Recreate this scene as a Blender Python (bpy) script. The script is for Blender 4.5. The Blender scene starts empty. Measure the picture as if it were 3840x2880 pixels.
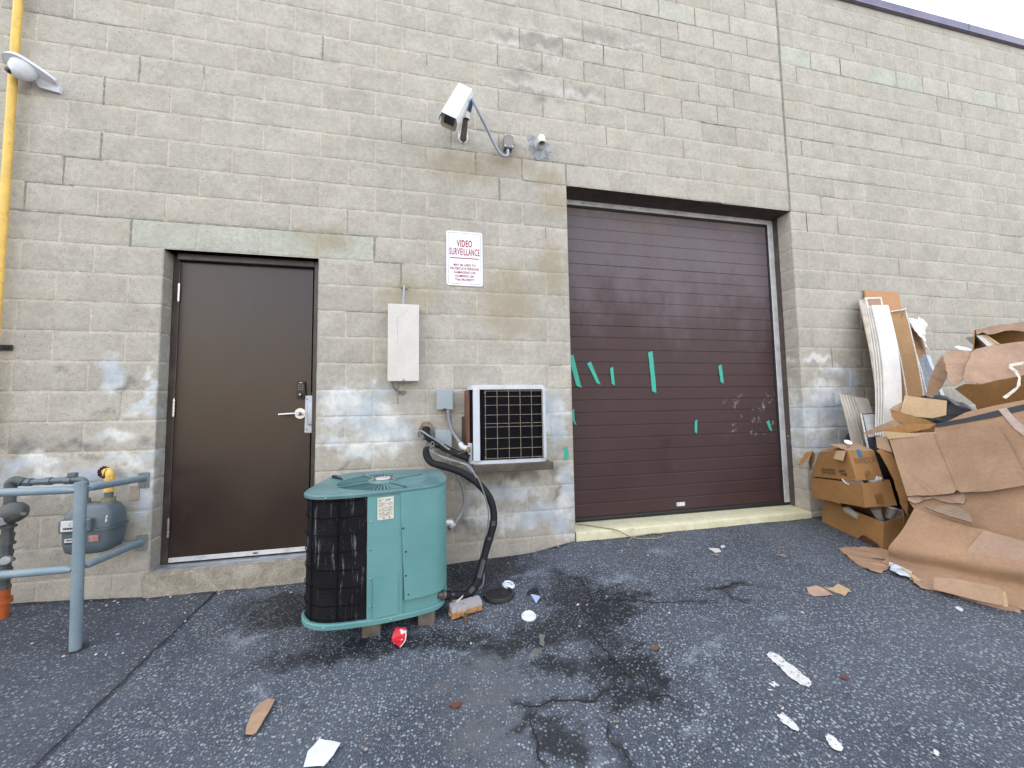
import bpy, bmesh, math, random
import numpy as np
from mathutils import Vector, Matrix, noise as mn

# ------------------------------------------------------------------ camera, sky, sun, exposure
sc = bpy.context.scene
C = sc.collection
rnd = random.Random(7)
YAW, PITCH, ROLL = 0.206603276, 0.0646571385, -0.0158661946
CAM = Vector((-1.15624389, -3.00372839, 1.06361753))
def cam_axes():
    cy, sy, cp, sp, cr, sr = (math.cos(YAW), math.sin(YAW), math.cos(PITCH), math.sin(PITCH), math.cos(ROLL), math.sin(ROLL))
    f = Vector((sy*cp, cy*cp, sp)); r = Vector((cy, -sy, 0)); u = r.cross(f)
    return cr*r + sr*u, -sr*r + cr*u, f
r_, u_, f_ = cam_axes()
cd = bpy.data.cameras.new('camera'); cam = bpy.data.objects.new('camera', cd); C.objects.link(cam)
cam.matrix_world = Matrix(((r_.x, u_.x, -f_.x, CAM.x), (r_.y, u_.y, -f_.y, CAM.y), (r_.z, u_.z, -f_.z, CAM.z), (0, 0, 0, 1)))
cd.sensor_fit = 'HORIZONTAL'; cd.sensor_width = 36; cd.lens = 1378.196/3840*36
cd.clip_start = .02; cd.clip_end = 2000
sc.camera = cam
sc.view_settings.view_transform = 'Standard'; sc.view_settings.look = 'None'
sc.view_settings.gamma = 1; sc.view_settings.use_curve_mapping = False
sc.view_settings.exposure = 1.9
SUN_EL, SUN_AZ = math.radians(44), math.radians(22)          # azimuth from +Y towards +X
w = bpy.data.worlds.new('World'); sc.world = w; w.use_nodes = True
nt = w.node_tree; nt.nodes.clear()
o_ = nt.nodes.new('ShaderNodeOutputWorld'); bg = nt.nodes.new('ShaderNodeBackground')
sky = nt.nodes.new('ShaderNodeTexSky'); sky.sky_type = 'NISHITA'; sky.sun_disc = False
sky.sun_elevation = SUN_EL; sky.sun_rotation = SUN_AZ; sky.air_density = 1.0; sky.dust_density = 1.6; sky.ozone_density = 1
tc = nt.nodes.new('ShaderNodeTexCoord'); cn = nt.nodes.new('ShaderNodeTexNoise'); cn.inputs['Scale'].default_value = 2.3
cn.inputs['Detail'].default_value = 7; cn.inputs['Roughness'].default_value = .55
mp = nt.nodes.new('ShaderNodeMapping'); mp.inputs['Scale'].default_value = (1, 1, 2.2)
cr_ = nt.nodes.new('ShaderNodeMapRange'); cr_.interpolation_type = 'SMOOTHSTEP'
cr_.inputs['From Min'].default_value = .41; cr_.inputs['From Max'].default_value = .58
mx = nt.nodes.new('ShaderNodeMix'); mx.data_type = 'RGBA'; mx.inputs['B'].default_value = (6.4, 6.2, 6.0, 1)
L = nt.links.new
L(tc.outputs['Generated'], mp.inputs['Vector']); L(mp.outputs[0], cn.inputs['Vector']); L(cn.outputs['Fac'], cr_.inputs['Value'])
L(cr_.outputs[0], mx.inputs['Factor']); L(sky.outputs[0], mx.inputs['A']); L(mx.outputs['Result'], bg.inputs['Color'])
bg.inputs['Strength'].default_value = .15; L(bg.outputs[0], o_.inputs['Surface'])
sd = bpy.data.lights.new('sun', 'SUN'); sd.energy = 4.0; sd.angle = math.radians(.5); sd.color = (1, .95, .87)
so = bpy.data.objects.new('sun', sd); C.objects.link(so)
sdir = Vector((math.sin(SUN_AZ)*math.cos(SUN_EL), math.cos(SUN_AZ)*math.cos(SUN_EL), math.sin(SUN_EL)))
so.rotation_euler = sdir.to_track_quat('Z', 'Y').to_euler(); so.location = (4, 10, 12)

# ------------------------------------------------------------------ helpers
class NG:
    """tiny node-graph helper"""
    def __init__(s, name):
        s.m = bpy.data.materials.new(name); s.m.use_nodes = True; s.t = s.m.node_tree
        s.p = s.t.nodes['Principled BSDF']; s.co = s.n('ShaderNodeTexCoord').outputs['Object']
    def n(s, t, **k):
        x = s.t.nodes.new(t)
        for a, b in k.items(): setattr(x, a, b)
        return x
    def put(s, sock, v):
        if isinstance(v, bpy.types.NodeSocket): s.t.links.new(v, sock)
        elif isinstance(v, (tuple, list)) and len(v) == 3 and sock.type == 'RGBA': sock.default_value = (*v, 1)
        else: sock.default_value = v
    def noise(s, scale, detail=4, rough=.55, vec=None, out='Fac', dist=0):
        x = s.n('ShaderNodeTexNoise'); x.inputs['Scale'].default_value = scale; x.inputs['Detail'].default_value = detail
        x.inputs['Roughness'].default_value = rough; x.inputs['Distortion'].default_value = dist
        s.put(x.inputs['Vector'], vec or s.co); return x.outputs[out]
    def vor(s, scale, vec=None, out='Distance', feature='F1', rand=1):
        x = s.n('ShaderNodeTexVoronoi', feature=feature); x.inputs['Scale'].default_value = scale
        x.inputs['Randomness'].default_value = rand; s.put(x.inputs['Vector'], vec or s.co); return x.outputs[out]
    def map(s, scale=(1, 1, 1), rot=(0, 0, 0), loc=(0, 0, 0), vec=None):
        x = s.n('ShaderNodeMapping'); x.inputs['Scale'].default_value = scale; x.inputs['Rotation'].default_value = rot
        x.inputs['Location'].default_value = loc; s.put(x.inputs['Vector'], vec or s.co); return x.outputs[0]
    def rng(s, v, a, b, c=0., d=1., smooth=True):
        x = s.n('ShaderNodeMapRange'); x.interpolation_type = 'SMOOTHSTEP' if smooth else 'LINEAR'
        for i, q in zip(('From Min', 'From Max', 'To Min', 'To Max'), (a, b, c, d)): x.inputs[i].default_value = q
        s.put(x.inputs['Value'], v); return x.outputs[0]
    def mix(s, f, a, b, mode='MIX'):
        x = s.n('ShaderNodeMix', data_type='RGBA', blend_type=mode); s.put(x.inputs['Factor'], f)
        s.put(x.inputs['A'], a); s.put(x.inputs['B'], b); return x.outputs['Result']
    def math(s, op, a, b=0., c=0.):
        x = s.n('ShaderNodeMath', operation=op); s.put(x.inputs[0], a); s.put(x.inputs[1], b); s.put(x.inputs[2], c); return x.outputs[0]
    def attr(s, name, out='Fac'):
        x = s.n('ShaderNodeAttribute', attribute_name=name); return x.outputs[out]
    def scale(s, col, f):
        x = s.n('ShaderNodeVectorMath', operation='SCALE'); s.put(x.inputs[0], col); s.put(x.inputs['Scale'], f); return x.outputs[0]
    def sep(s, col):
        x = s.n('ShaderNodeSeparateColor'); s.put(x.inputs[0], col); return x.outputs
    def bump(s, h, strength=.3, dist=.005):
        x = s.n('ShaderNodeBump'); x.inputs['Strength'].default_value = strength; x.inputs['Distance'].default_value = dist
        s.put(x.inputs['Height'], h); s.t.links.new(x.outputs[0], s.p.inputs['Normal'])
    def out(s, col, rough=.6, metal=0., spec=.5):
        s.put(s.p.inputs['Base Color'], col); s.put(s.p.inputs['Roughness'], rough); s.put(s.p.inputs['Metallic'], metal)
        s.p.inputs['Specular IOR Level'].default_value = spec; return s.m

def plain(name, col, rough=.55, metal=0., var=.12, scale=14, bump=.08, dirt=0., dirtcol=(.05, .045, .04), spec=.5, dscale=5):
    g = NG(name)
    n = g.noise(scale, 6); n2 = g.noise(scale*9, 3)
    c = g.scale(g.mix(1., col, col), g.math('ADD', g.rng(n, .3, .7, 1-var, 1+var), g.rng(n2, .3, .7, -var*.4, var*.4)))
    if dirt:
        d = g.rng(g.noise(dscale, 9, .7), .5, .72, 0, dirt); c = g.mix(d, c, dirtcol)
    if bump: g.bump(n2, bump, .002)
    return g.out(c, g.rng(n, .3, .7, max(.05, rough-.1), min(1, rough+.1)), metal, spec)

def obj(name, me, mat, parent=None):
    o = bpy.data.objects.new(name, me)
    for m in (mat if isinstance(mat, (list, tuple)) else [mat]): me.materials.append(m)
    C.objects.link(o)
    if parent is not None:
        o.parent = parent; o.matrix_parent_inverse = Matrix.Translation(-world_loc(parent))
    return o
WLOC = {}
def world_loc(o):
    return WLOC.get(o.name, Vector((0, 0, 0)))
def thing(name, label, cat, loc, group=None):
    o = bpy.data.objects.new(name, None); C.objects.link(o); o.location = loc; o.empty_display_size = .1
    WLOC[o.name] = Vector(loc); o['label'] = label; o['category'] = cat
    if group: o['group'] = group
    return o
def tag(o, label, cat, group=None):
    o['label'] = label; o['category'] = cat
    if group: o['group'] = group
    return o
def smooth(me, ang=40):
    for p in me.polygons: p.use_smooth = True
    try: me.set_sharp_from_angle(angle=math.radians(ang))
    except Exception: pass

def catmull(pts, n=6, closed=False):
    P = [Vector(p) for p in pts]; N = len(P); res = []
    rngi = range(N) if closed else range(N-1)
    for i in rngi:
        g = (lambda k: P[k % N]) if closed else (lambda k: P[min(max(k, 0), N-1)])
        a, b, c, d = g(i-1), g(i), g(i+1), g(i+2)
        for j in range(n):
            t = j/n
            res.append(.5*((2*b) + (c-a)*t + (2*a-5*b+4*c-d)*t*t + (3*b-a-3*c+d)*t**3))
    if not closed: res.append(P[-1].copy())
    return res

class MB:
    def __init__(s): s.bm = bmesh.new()
    def box(s, x0, x1, y0, y1, z0, z1, bev=0., M=None, seg=1):
        b = bmesh.new(); bmesh.ops.create_cube(b, size=1)
        for v in b.verts: v.co = Vector(((x0+x1)/2+v.co.x*(x1-x0), (y0+y1)/2+v.co.y*(y1-y0), (z0+z1)/2+v.co.z*(z1-z0)))
        if bev: bmesh.ops.bevel(b, geom=b.edges[:], offset=bev, segments=seg, affect='EDGES', profile=.6)
        s.merge(b, M); return s
    def merge(s, b, M=None):
        if M is not None: bmesh.ops.transform(b, matrix=M, verts=b.verts)
        me = bpy.data.meshes.new('t'); b.to_mesh(me); b.free(); s.bm.from_mesh(me); bpy.data.meshes.remove(me)
    def tube(s, pts, r, n=10, cap=True, radii=None, flat=None):
        P = [Vector(p) for p in pts]; rings = []
        up = Vector((0, 0, 1))
        t0 = (P[1]-P[0]).normalized()
        if abs(t0.dot(up)) > .9: up = Vector((1, 0, 0))
        nx = t0.cross(up).normalized()
        for i, p in enumerate(P):
            t = ((P[min(i+1, len(P)-1)]-P[max(i-1, 0)])).normalized()
            nx = (nx - t*nx.dot(t)).normalized(); ny = t.cross(nx)
            rr = radii[i] if radii else r
            rings.append([s.bm.verts.new(p + (nx*math.cos(2*math.pi*k/n) + ny*math.sin(2*math.pi*k/n)*(flat[i] if flat else 1))*rr) for k in range(n)])
        for a, b in zip(rings, rings[1:]):
            for k in range(n): s.bm.faces.new((a[k], a[(k+1) % n], b[(k+1) % n], b[k]))
        if cap: s.bm.faces.new(rings[0][::-1]); s.bm.faces.new(rings[-1])
        return s
    def cyl(s, a, b, r, n=16, r2=None):
        return s.tube([a, b], r, n, radii=[r, r2 if r2 is not None else r])
    def lathe(s, prof, c, axis=(0, 0, 1), n=24, closed=False):
        ax = Vector(axis).normalized(); q = Vector((0, 0, 1)).rotation_difference(ax); c = Vector(c); rings = []
        for (r, z) in prof:
            rings.append([s.bm.verts.new(c + q @ Vector((r*math.cos(2*math.pi*k/n), r*math.sin(2*math.pi*k/n), z))) for k in range(n)] if r > 1e-6 else [s.bm.verts.new(c + q @ Vector((0, 0, z)))])
        for a, b in zip(rings, rings[1:]):
            for k in range(n):
                k2 = (k+1) % n
                if len(a) == 1 and len(b) == 1: continue
                if len(a) == 1: s.bm.faces.new((a[0], b[k], b[k2])) if False else s.bm.faces.new((b[k2], b[k], a[0]))
                elif len(b) == 1: s.bm.faces.new((a[k], a[k2], b[0]))
                else: s.bm.faces.new((a[k], a[k2], b[k2], b[k]))
        return s
    def prism(s, pts, off):
        """closed slab: polygon (3-D points) pushed by the vector off"""
        off = Vector(off); A = [s.bm.verts.new(p) for p in pts]; B = [s.bm.verts.new(Vector(p)+off) for p in pts]
        s.bm.faces.new(A[::-1]); s.bm.faces.new(B)
        n = len(A)
        for i in range(n): s.bm.faces.new((A[i], A[(i+1) % n], B[(i+1) % n], B[i]))
        return s
    def mesh(s, name, sm=True, ang=40, fix=True):
        if fix: bmesh.ops.recalc_face_normals(s.bm, faces=s.bm.faces[:])
        me = bpy.data.meshes.new(name); s.bm.to_mesh(me); s.bm.free()
        if sm: smooth(me, ang)
        return me
    def build(s, name, mat, parent=None, sm=True, ang=40): return obj(name, s.mesh(name, sm, ang), mat, parent)

def sheet_mesh(name, pts, thick=.004, cuts=3, amp=.006, freq=5, seed=0, jag=0., jagset=None, bend=None):
    """a cardboard/paper sheet: outline in space, torn edge, warped, with real thickness"""
    P = [Vector(p) for p in pts]
    Q = []
    for i, p in enumerate(P):
        q = P[(i+1) % len(P)]; d = (q-p).length; k = max(1, int(d/.02)) if jag else 1
        Q.append(p)
        if jag and (jagset is None or i in jagset):
            for j in range(1, k):
                t = j/k; e = (q-p).normalized(); Q.append(p.lerp(q, t) + Vector((rnd.uniform(-1, 1), rnd.uniform(-1, 1), rnd.uniform(-1, 1)))*jag)
    bm = bmesh.new(); f = bm.faces.new([bm.verts.new(q) for q in Q]); f.normal_update(); nrm = f.normal.copy()
    bmesh.ops.triangulate(bm, faces=bm.faces[:], ngon_method='BEAUTY')
    for _ in range(cuts):
        es = [e for e in bm.edges if e.calc_length() > .035]
        if not es: break
        bmesh.ops.subdivide_edges(bm, edges=es, cuts=1)
        bmesh.ops.triangulate(bm, faces=[f for f in bm.faces if len(f.verts) > 3])
    for v in bm.verts:
        h = (abs(mn.noise(v.co*freq*.55 + Vector((seed*3.1, 0, 0))))*2.6-.5)*amp + (abs(mn.noise(v.co*freq*1.7 + Vector((0, seed*2.7, 0))))-.2)*amp*.7
        v.co += nrm*h
        if bend: v.co += bend(v.co)
    bmesh.ops.recalc_face_normals(bm, faces=bm.faces[:])
    g = bm.faces[:]
    bmesh.ops.solidify(bm, geom=g, thickness=thick)
    me = bpy.data.meshes.new(name); bm.to_mesh(me); bm.free(); smooth(me, 22); return me
def sheet(name, pts, mat, parent=None, **k): return obj(name, sheet_mesh(name, pts, **k), mat, parent)

def text_mesh(body, size, width=None, bold=0., align='CENTER', spacing=1.):
    cu = bpy.data.curves.new('lettering', 'FONT'); cu.body = body; cu.size = size; cu.align_x = align; cu.offset = bold; cu.space_character = spacing
    cu.resolution_u = 3
    t = bpy.data.objects.new('lettering', cu); C.objects.link(t)
    dg = bpy.context.evaluated_depsgraph_get(); me = bpy.data.meshes.new_from_object(t.evaluated_get(dg))
    bpy.data.objects.remove(t); bpy.data.curves.remove(cu)
    if width:
        xs = [v.co.x for v in me.vertices]; k = width/(max(xs)-min(xs))
        for v in me.vertices: v.co.x *= k
    return me
def text(name, body, size, O, U, V, mat, parent, width=None, bold=0., align='CENTER', lift=.0012, spacing=1.):
    """lettering laid on the plane O + U*x + V*y"""
    me = text_mesh(body, size, width, bold, align, spacing); U = Vector(U).normalized(); V = Vector(V).normalized(); N = U.cross(V)
    me.transform(Matrix((( U.x, V.x, N.x, O[0]), (U.y, V.y, N.y, O[1]), (U.z, V.z, N.z, O[2]), (0, 0, 0, 1))) @ Matrix.Translation((0, 0, lift)))
    me.name = name
    return obj(name, me, mat, parent)

# ------------------------------------------------------------------ ground
ZX = [-8, -3.835, -3.036, -2.5, -1.06, -.4, -.02, 2.43, 12]; ZZ = [-.1, -.115, -.163, -.165, -.154, -.124, -.067, -.052, -.05]
def gz(x, y):
    yy = max(y, -5.)
    return float(np.interp(x, ZX, ZZ) + np.interp(x, [-3, -1.6], [.08, .04])*yy)
STAINS = [('R',-3.31,1.34,0.063,0.108), ('R',-3.16,0.76,0.161,0.037), ('R',-3.74,0.76,0.171,0.042), ('R',-3.52,0.63,0.440,0.066), ('R',-3.10,0.57,0.054,0.186), ('R',-3.31,0.92,0.105,0.031), ('R',-3.15,1.09,0.108,0.038), ('R',-3.09,1.20,0.022,0.192), ('R',-1.76,1.09,0.209,0.141), ('R',-1.86,1.16,0.132,0.077), ('R',-1.53,0.89,0.173,0.135), ('R',-1.90,0.83,0.091,0.048), ('R',-1.69,0.75,0.134,0.056), ('R',-1.58,1.23,0.069,0.036), ('R',-0.19,1.06,0.108,0.149), ('R',-0.15,0.90,0.091,0.117), ('R',-0.25,0.20,0.286,0.060), ('R',-0.53,0.13,0.235,0.052), ('R',-0.60,0.38,0.274,0.067), ('R',-0.07,0.34,0.066,0.230), ('R',-0.11,0.09,0.082,0.113), ('R',-0.76,0.21,0.152,0.058), ('R',2.57,0.90,0.063,0.101), ('R',2.73,1.13,0.213,0.169), ('R',2.85,1.40,0.132,0.048), ('R',2.65,1.52,0.153,0.033), ('R',2.66,0.65,0.233,0.101), ('R',2.89,0.90,0.240,0.187), ('R',2.43,0.93,0.113,0.183), ('R',3.07,1.25,0.073,0.192), ('R',2.76,0.81,0.357,0.065), ('G',-3.80,0.87,0.097,0.054), ('G',-3.47,0.86,0.180,0.031), ('G',-3.62,0.74,0.084,0.036), ('G',-3.11,0.85,0.059,0.044), ('G',-3.31,1.07,0.105,0.022), ('G',-3.24,1.27,0.053,0.045), ('G',-3.60,1.36,0.066,0.025), ('G',-3.42,0.79,0.103,0.024), ('G',-0.54,0.53,0.086,0.049), ('G',-0.37,0.50,0.064,0.061), ('G',-0.18,0.51,0.066,0.054), ('G',-0.62,0.43,0.031,0.097), ('G',-1.83,0.68,0.023,0.069), ('G',-0.15,0.30,0.025,0.152), ('G',-0.91,0.15,0.133,0.072), ('G',-0.06,0.16,0.041,0.114), ('G',-0.22,4.40,0.222,0.090), ('G',-0.07,4.40,0.181,0.064), ('G',-0.42,4.03,0.172,0.061), ('G',-0.09,4.29,0.180,0.054), ('G',-0.34,3.91,0.217,0.053), ('G',0.17,3.98,0.185,0.054), ('G',0.40,4.57,0.241,0.075), ('G',-0.25,4.11,0.176,0.053), ('G',-0.54,4.38,0.170,0.044), ('G',-0.17,3.85,0.222,0.044), ('G',2.78,0.99,0.142,0.094), ('G',2.82,1.06,0.095,0.188), ('G',2.78,0.69,0.141,0.037), ('G',-0.92,3.38,0.103,0.091), ('G',-0.52,3.33,0.125,0.059), ('G',2.29,0.57,0.089,0.134), ('B',-0.37,4.48,0.174,0.036), ('B',-0.57,4.30,0.256,0.031), ('B',-0.11,4.47,0.180,0.032), ('B',-0.14,4.30,0.134,0.045), ('B',-0.07,4.25,0.108,0.036), ('B',-0.25,3.93,0.220,0.031), ('B',-0.29,4.10,0.175,0.018), ('B',0.03,3.93,0.136,0.063), ('B',0.19,3.91,0.185,0.036), ('B',-0.47,3.94,0.170,0.022), ('B',0.39,4.46,0.143,0.028), ('B',0.78,4.54,0.120,0.024), ('A',-0.19,3.09,0.147,0.086), ('A',-0.52,3.20,0.251,0.109), ('A',-0.92,3.11,0.319,0.122), ('A',-0.11,2.87,0.131,0.128), ('A',-0.16,2.27,0.128,0.248), ('A',-1.37,1.97,0.218,0.151), ('A',-2.00,2.38,0.201,0.110), ('A',-0.54,1.97,0.244,0.318)]
GSTAINS = [('R',-1.91,-0.37,0.300,0.089), ('R',-2.04,-0.46,0.172,0.073), ('R',-0.83,-0.23,0.274,0.118), ('R',-0.94,0.00,0.186,0.093), ('R',-0.30,-0.72,0.143,0.179), ('R',-0.20,-0.92,0.156,0.119), ('R',-0.51,-0.97,0.251,0.083), ('R',-0.78,-1.01,0.171,0.048), ('R',-0.59,-1.22,0.089,0.047), ('R',-0.32,-1.32,0.125,0.064), ('R',-1.04,-0.93,0.150,0.029), ('R',-0.29,-0.93,0.104,0.187), ('R',-0.08,-0.86,0.163,0.036), ('R',-0.31,-1.49,0.094,0.032), ('R',-0.68,-1.59,0.070,0.053), ('R',-0.76,-1.49,0.093,0.016), ('R',-2.11,-0.27,0.216,0.072), ('R',-1.49,-0.86,0.393,0.052), ('R',-0.80,-0.00,0.223,0.153), ('R',-0.19,-1.38,0.033,0.128), ('G',-2.26,-0.28,0.121,0.060), ('G',-1.94,-1.05,0.043,0.119), ('G',0.59,-0.34,0.108,0.105), ('G',0.27,-1.15,0.051,0.023), ('G',0.19,-1.34,0.091,0.037), ('G',0.04,-1.40,0.129,0.033), ('G',0.02,-1.54,0.032,0.103), ('G',-0.59,-1.69,0.036,0.020), ('G',-0.99,-0.98,0.219,0.034), ('G',0.06,-0.65,0.185,0.062), ('G',-2.22,-0.60,0.106,0.092), ('G',-0.18,-1.68,0.050,0.031), ('G',0.67,-1.26,0.074,0.029), ('G',-1.25,-0.93,0.146,0.028), ('G',-0.53,-0.32,0.201,0.065), ('B',-0.89,-1.11,0.161,0.089), ('B',-0.92,-1.31,0.184,0.094), ('B',-0.96,-1.48,0.164,0.093), ('B',-1.12,-1.20,0.085,0.053), ('B',-0.58,-0.95,0.041,0.031), ('B',-0.93,-1.60,0.135,0.033)]
CRACKS = [[(-0.315,-0.353),(-0.254,-0.477),(-0.189,-0.596),(-0.210,-0.770),(-0.296,-0.877),(-0.254,-0.966),(-0.250,-1.073)], [(-0.271,-0.791),(-0.090,-0.872),(0.058,-0.936),(0.211,-0.982),(0.456,-1.029)], [(-0.200,-0.747),(-0.053,-0.740),(0.052,-0.727)], [(-0.225,-1.023),(-0.085,-1.026),(0.014,-1.030)], [(-0.830,-1.380),(-0.741,-1.428),(-0.636,-1.421),(-0.520,-1.446),(-0.354,-1.418)], [(-0.223,-1.331),(-0.246,-1.437),(-0.274,-1.527),(-0.201,-1.533),(-0.174,-1.614)], [(-0.778,-1.418),(-0.783,-1.544),(-0.790,-1.634),(-0.767,-1.672)], [(-0.492,-1.562),(-0.502,-1.658),(-0.479,-1.749)], [(-1.017,-0.975),(-0.896,-0.992),(-0.817,-1.033)], [(0.494,-0.906),(0.626,-0.910),(0.793,-0.879),(0.875,-0.940)], [(0.634,-0.900),(0.600,-1.012),(0.641,-1.072)], [(2.582,0.146),(2.491,-0.020),(2.441,-0.166)], [(-0.341,-0.902),(-0.331,-1.185),(-0.308,-1.354),(-0.277,-1.423)]]
MARKS = [[(0.373,-1.464), (0.410,-1.456), (0.426,-1.479), (0.422,-1.528), (0.429,-1.564), (0.418,-1.611), (0.418,-1.648), (0.375,-1.667), (0.358,-1.650), (0.352,-1.603), (0.362,-1.549), (0.365,-1.505)], [(0.133,-1.745), (0.158,-1.743), (0.163,-1.773), (0.162,-1.798), (0.153,-1.820), (0.138,-1.817), (0.122,-1.794), (0.119,-1.768)], [(0.215,-1.853), (0.236,-1.853), (0.246,-1.874), (0.233,-1.907), (0.211,-1.915), (0.199,-1.901), (0.200,-1.877)], [(0.232,-1.611), (0.267,-1.610), (0.261,-1.635), (0.234,-1.637)], [(0.171,-1.724), (0.185,-1.724), (0.180,-1.733), (0.165,-1.734)], [(0.203,-1.637), (0.217,-1.637), (0.213,-1.649), (0.200,-1.648)], [(0.964,-0.385),(1.035,-0.411),(1.018,-0.468),(0.949,-0.476)], [(1.081,-0.377),(1.126,-0.361),(1.110,-0.403),(1.062,-0.418)], [(0.512,-1.979),(0.535,-1.978),(0.532,-1.994),(0.508,-1.998)]]
TAPES = [[(0.062,0.2145,1.533), (0.125,0.2145,1.273), (0.139,0.2145,1.255), (0.184,0.2145,1.239), (0.171,0.2145,1.273), (0.108,0.2145,1.550)], [(0.241,0.2145,1.469), (0.333,0.2145,1.285), (0.372,0.2145,1.268), (0.281,0.2145,1.487)], [(0.473,0.2145,1.423), (0.487,0.2145,1.276), (0.520,0.2145,1.259), (0.507,0.2145,1.440)], [(0.882,0.2145,1.580), (0.903,0.2145,1.316), (0.908,0.2145,1.203), (0.954,0.2145,1.185), (0.950,0.2145,1.316), (0.930,0.2145,1.598)], [(1.669,0.2145,1.454), (1.687,0.2145,1.292), (1.724,0.2145,1.274), (1.709,0.2145,1.473)], [(0.078,0.2145,1.029), (0.080,0.2145,0.948), (0.099,0.2145,0.909), (0.121,0.2145,0.892), (0.103,0.2145,0.947), (0.101,0.2145,1.045)], [(1.366,0.2145,0.902), (1.358,0.2145,0.796), (1.385,0.2145,0.778), (1.396,0.2145,0.919)], [(2.211,0.2145,0.878), (2.245,0.2145,0.795), (2.278,0.2145,0.775), (2.247,0.2145,0.895)]]
TAPEW = [(-0.102,-0.003,0.719), (-0.052,-0.003,0.725), (-0.041,-0.003,0.646), (-0.063,-0.003,0.608), (-0.088,-0.003,0.621), (-0.078,-0.003,0.698)]
CARDPIECE = [(-1.896,-1.272,-0.222), (-1.913,-1.222,-0.220), (-1.923,-1.153,-0.217), (-1.913,-1.114,-0.215), (-1.889,-1.105,-0.214), (-1.848,-1.121,-0.213), (-1.848,-1.185,-0.216), (-1.851,-1.222,-0.218), (-1.857,-1.278,-0.221), (-1.866,-1.283,-0.221)]
PAPER = [(-1.622,-1.472,-0.218), (-1.628,-1.406,-0.216), (-1.600,-1.363,-0.213), (-1.512,-1.410,-0.214), (-1.526,-1.457,-0.216), (-1.549,-1.490,-0.217)]
TRI = [(-0.551,-0.598,-0.155), (-0.497,-0.648,-0.154), (-0.545,-0.712,-0.159)]
SCRAP = [(-0.567,-0.564,-0.154), (-0.527,-0.553,-0.152), (-0.488,-0.554,-0.150), (-0.496,-0.592,-0.152), (-0.545,-0.599,-0.155), (-0.575,-0.607,-0.156)]
LEAFA = [(1.126,-1.039,-0.102), (1.220,-1.044,-0.101), (1.220,-1.078,-0.103), (1.199,-1.143,-0.105), (1.117,-1.139,-0.106), (1.065,-1.106,-0.105)]
LEAFB = [(1.242,-1.055,-0.101), (1.287,-1.077,-0.102), (1.361,-1.055,-0.101), (1.378,-1.104,-0.103), (1.345,-1.140,-0.104), (1.255,-1.166,-0.106), (1.248,-1.106,-0.103)]
GREY = [(-0.701,-1.135,-0.183), (-0.671,-1.093,-0.180), (-0.627,-1.095,-0.178), (-0.628,-1.129,-0.180), (-0.658,-1.134,-0.181), (-0.609,-1.093,-0.177), (-0.577,-1.010,-0.172), (-0.605,-0.990,-0.173), (-0.628,-1.070,-0.177)]
FLATCARD = [(1.934,-0.630,-0.080), (2.049,-0.640,-0.080), (2.235,-0.703,-0.081), (2.265,-0.787,-0.084), (1.970,-0.945,-0.093), (1.787,-1.009,-0.096), (1.756,-0.962,-0.095), (1.777,-0.863,-0.091), (1.839,-0.764,-0.086)]
BAG = [(1.944,-0.953,-0.093), (1.991,-0.971,-0.094), (1.968,-1.065,-0.097), (1.875,-1.111,-0.100), (1.838,-1.078,-0.099), (1.835,-1.027,-0.097)]
SLIVER = [(1.722,-1.397,-0.112), (1.760,-1.392,-0.112), (1.741,-1.424,-0.113), (1.708,-1.434,-0.114)]
def blob(L, k, X, Y):
    r = np.zeros_like(X)
    for (kk, cx, cy, rx, ry) in L:
        if kk == k:
            if L is GSTAINS and kk == 'R': rx, ry = rx*1.1, ry*1.25
            wx = X + .02*np.sin(Y*31+cx*9) + .015*np.sin(Y*73); wy = Y + .02*np.sin(X*29+cy*7) + .012*np.sin(X*67)
            d = np.sqrt(((wx-cx)/rx)**2 + ((wy-cy)/ry)**2); r = np.maximum(r, np.clip(1.35-.75*d, 0, 1))
    return r
def set_attr(me, name, arr):
    if arr.ndim == 2:
        a = me.attributes.new(name, 'FLOAT_COLOR', 'POINT'); a.data.foreach_set('color', arr.astype(np.float32).ravel())
    else:
        a = me.attributes.new(name, 'FLOAT', 'POINT'); a.data.foreach_set('value', arr.astype(np.float32).ravel())
def grid_mesh(name, P, nu, nv):
    """P: (nu*nv,3) verts, u fastest"""
    i = np.arange(nu-1); j = np.arange(nv-1); I, J = np.meshgrid(i, j); a = (J*nu+I).ravel()
    F = np.stack([a, a+1, a+nu+1, a+nu], 1)
    return F
def np_mesh(name, V, F):
    me = bpy.data.meshes.new(name); me.vertices.add(len(V)); me.vertices.foreach_set('co', V.astype(np.float32).ravel())
    me.loops.add(F.size); me.loops.foreach_set('vertex_index', F.astype(np.int32).ravel())
    me.polygons.add(len(F)); me.polygons.foreach_set('loop_start', np.arange(0, F.size, F.shape[1], dtype=np.int32))
    me.polygons.foreach_set('loop_total', np.full(len(F), F.shape[1], dtype=np.int32)); me.update(calc_edges=True); me.validate(); return me
gx = np.concatenate([[-500, -150, -60, -25, -14, -9, -7, -5.6], np.arange(-4.6, 3.6, .02), [3.8, 4.2, 4.8, 5.6, 7, 9, 14, 25, 60, 150, 500]])
gy = np.concatenate([[-500, -150, -60, -25, -14, -9, -7, -5.6, -4.4, -3.6, -3, -2.6], np.arange(-2.3, .06, .02), [.3, 2]])
GX, GY = np.meshgrid(gx, gy); X = GX.ravel(); Yv = GY.ravel()
yc = np.maximum(Yv, -5.)
Z = np.interp(X, ZX, ZZ) + np.interp(X, [-3, -1.6], [.08, .04])*yc
Z += .004*np.sin(X*5+Yv*3)*np.sin(Yv*7-X*2) * (np.abs(Yv) < 3)
Z -= .010*np.exp(-((X+2.63+.012*np.sin(Yv*17))/.010)**2)*(Yv > -4)
V = np.stack([X, Yv, Z], 1)
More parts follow.
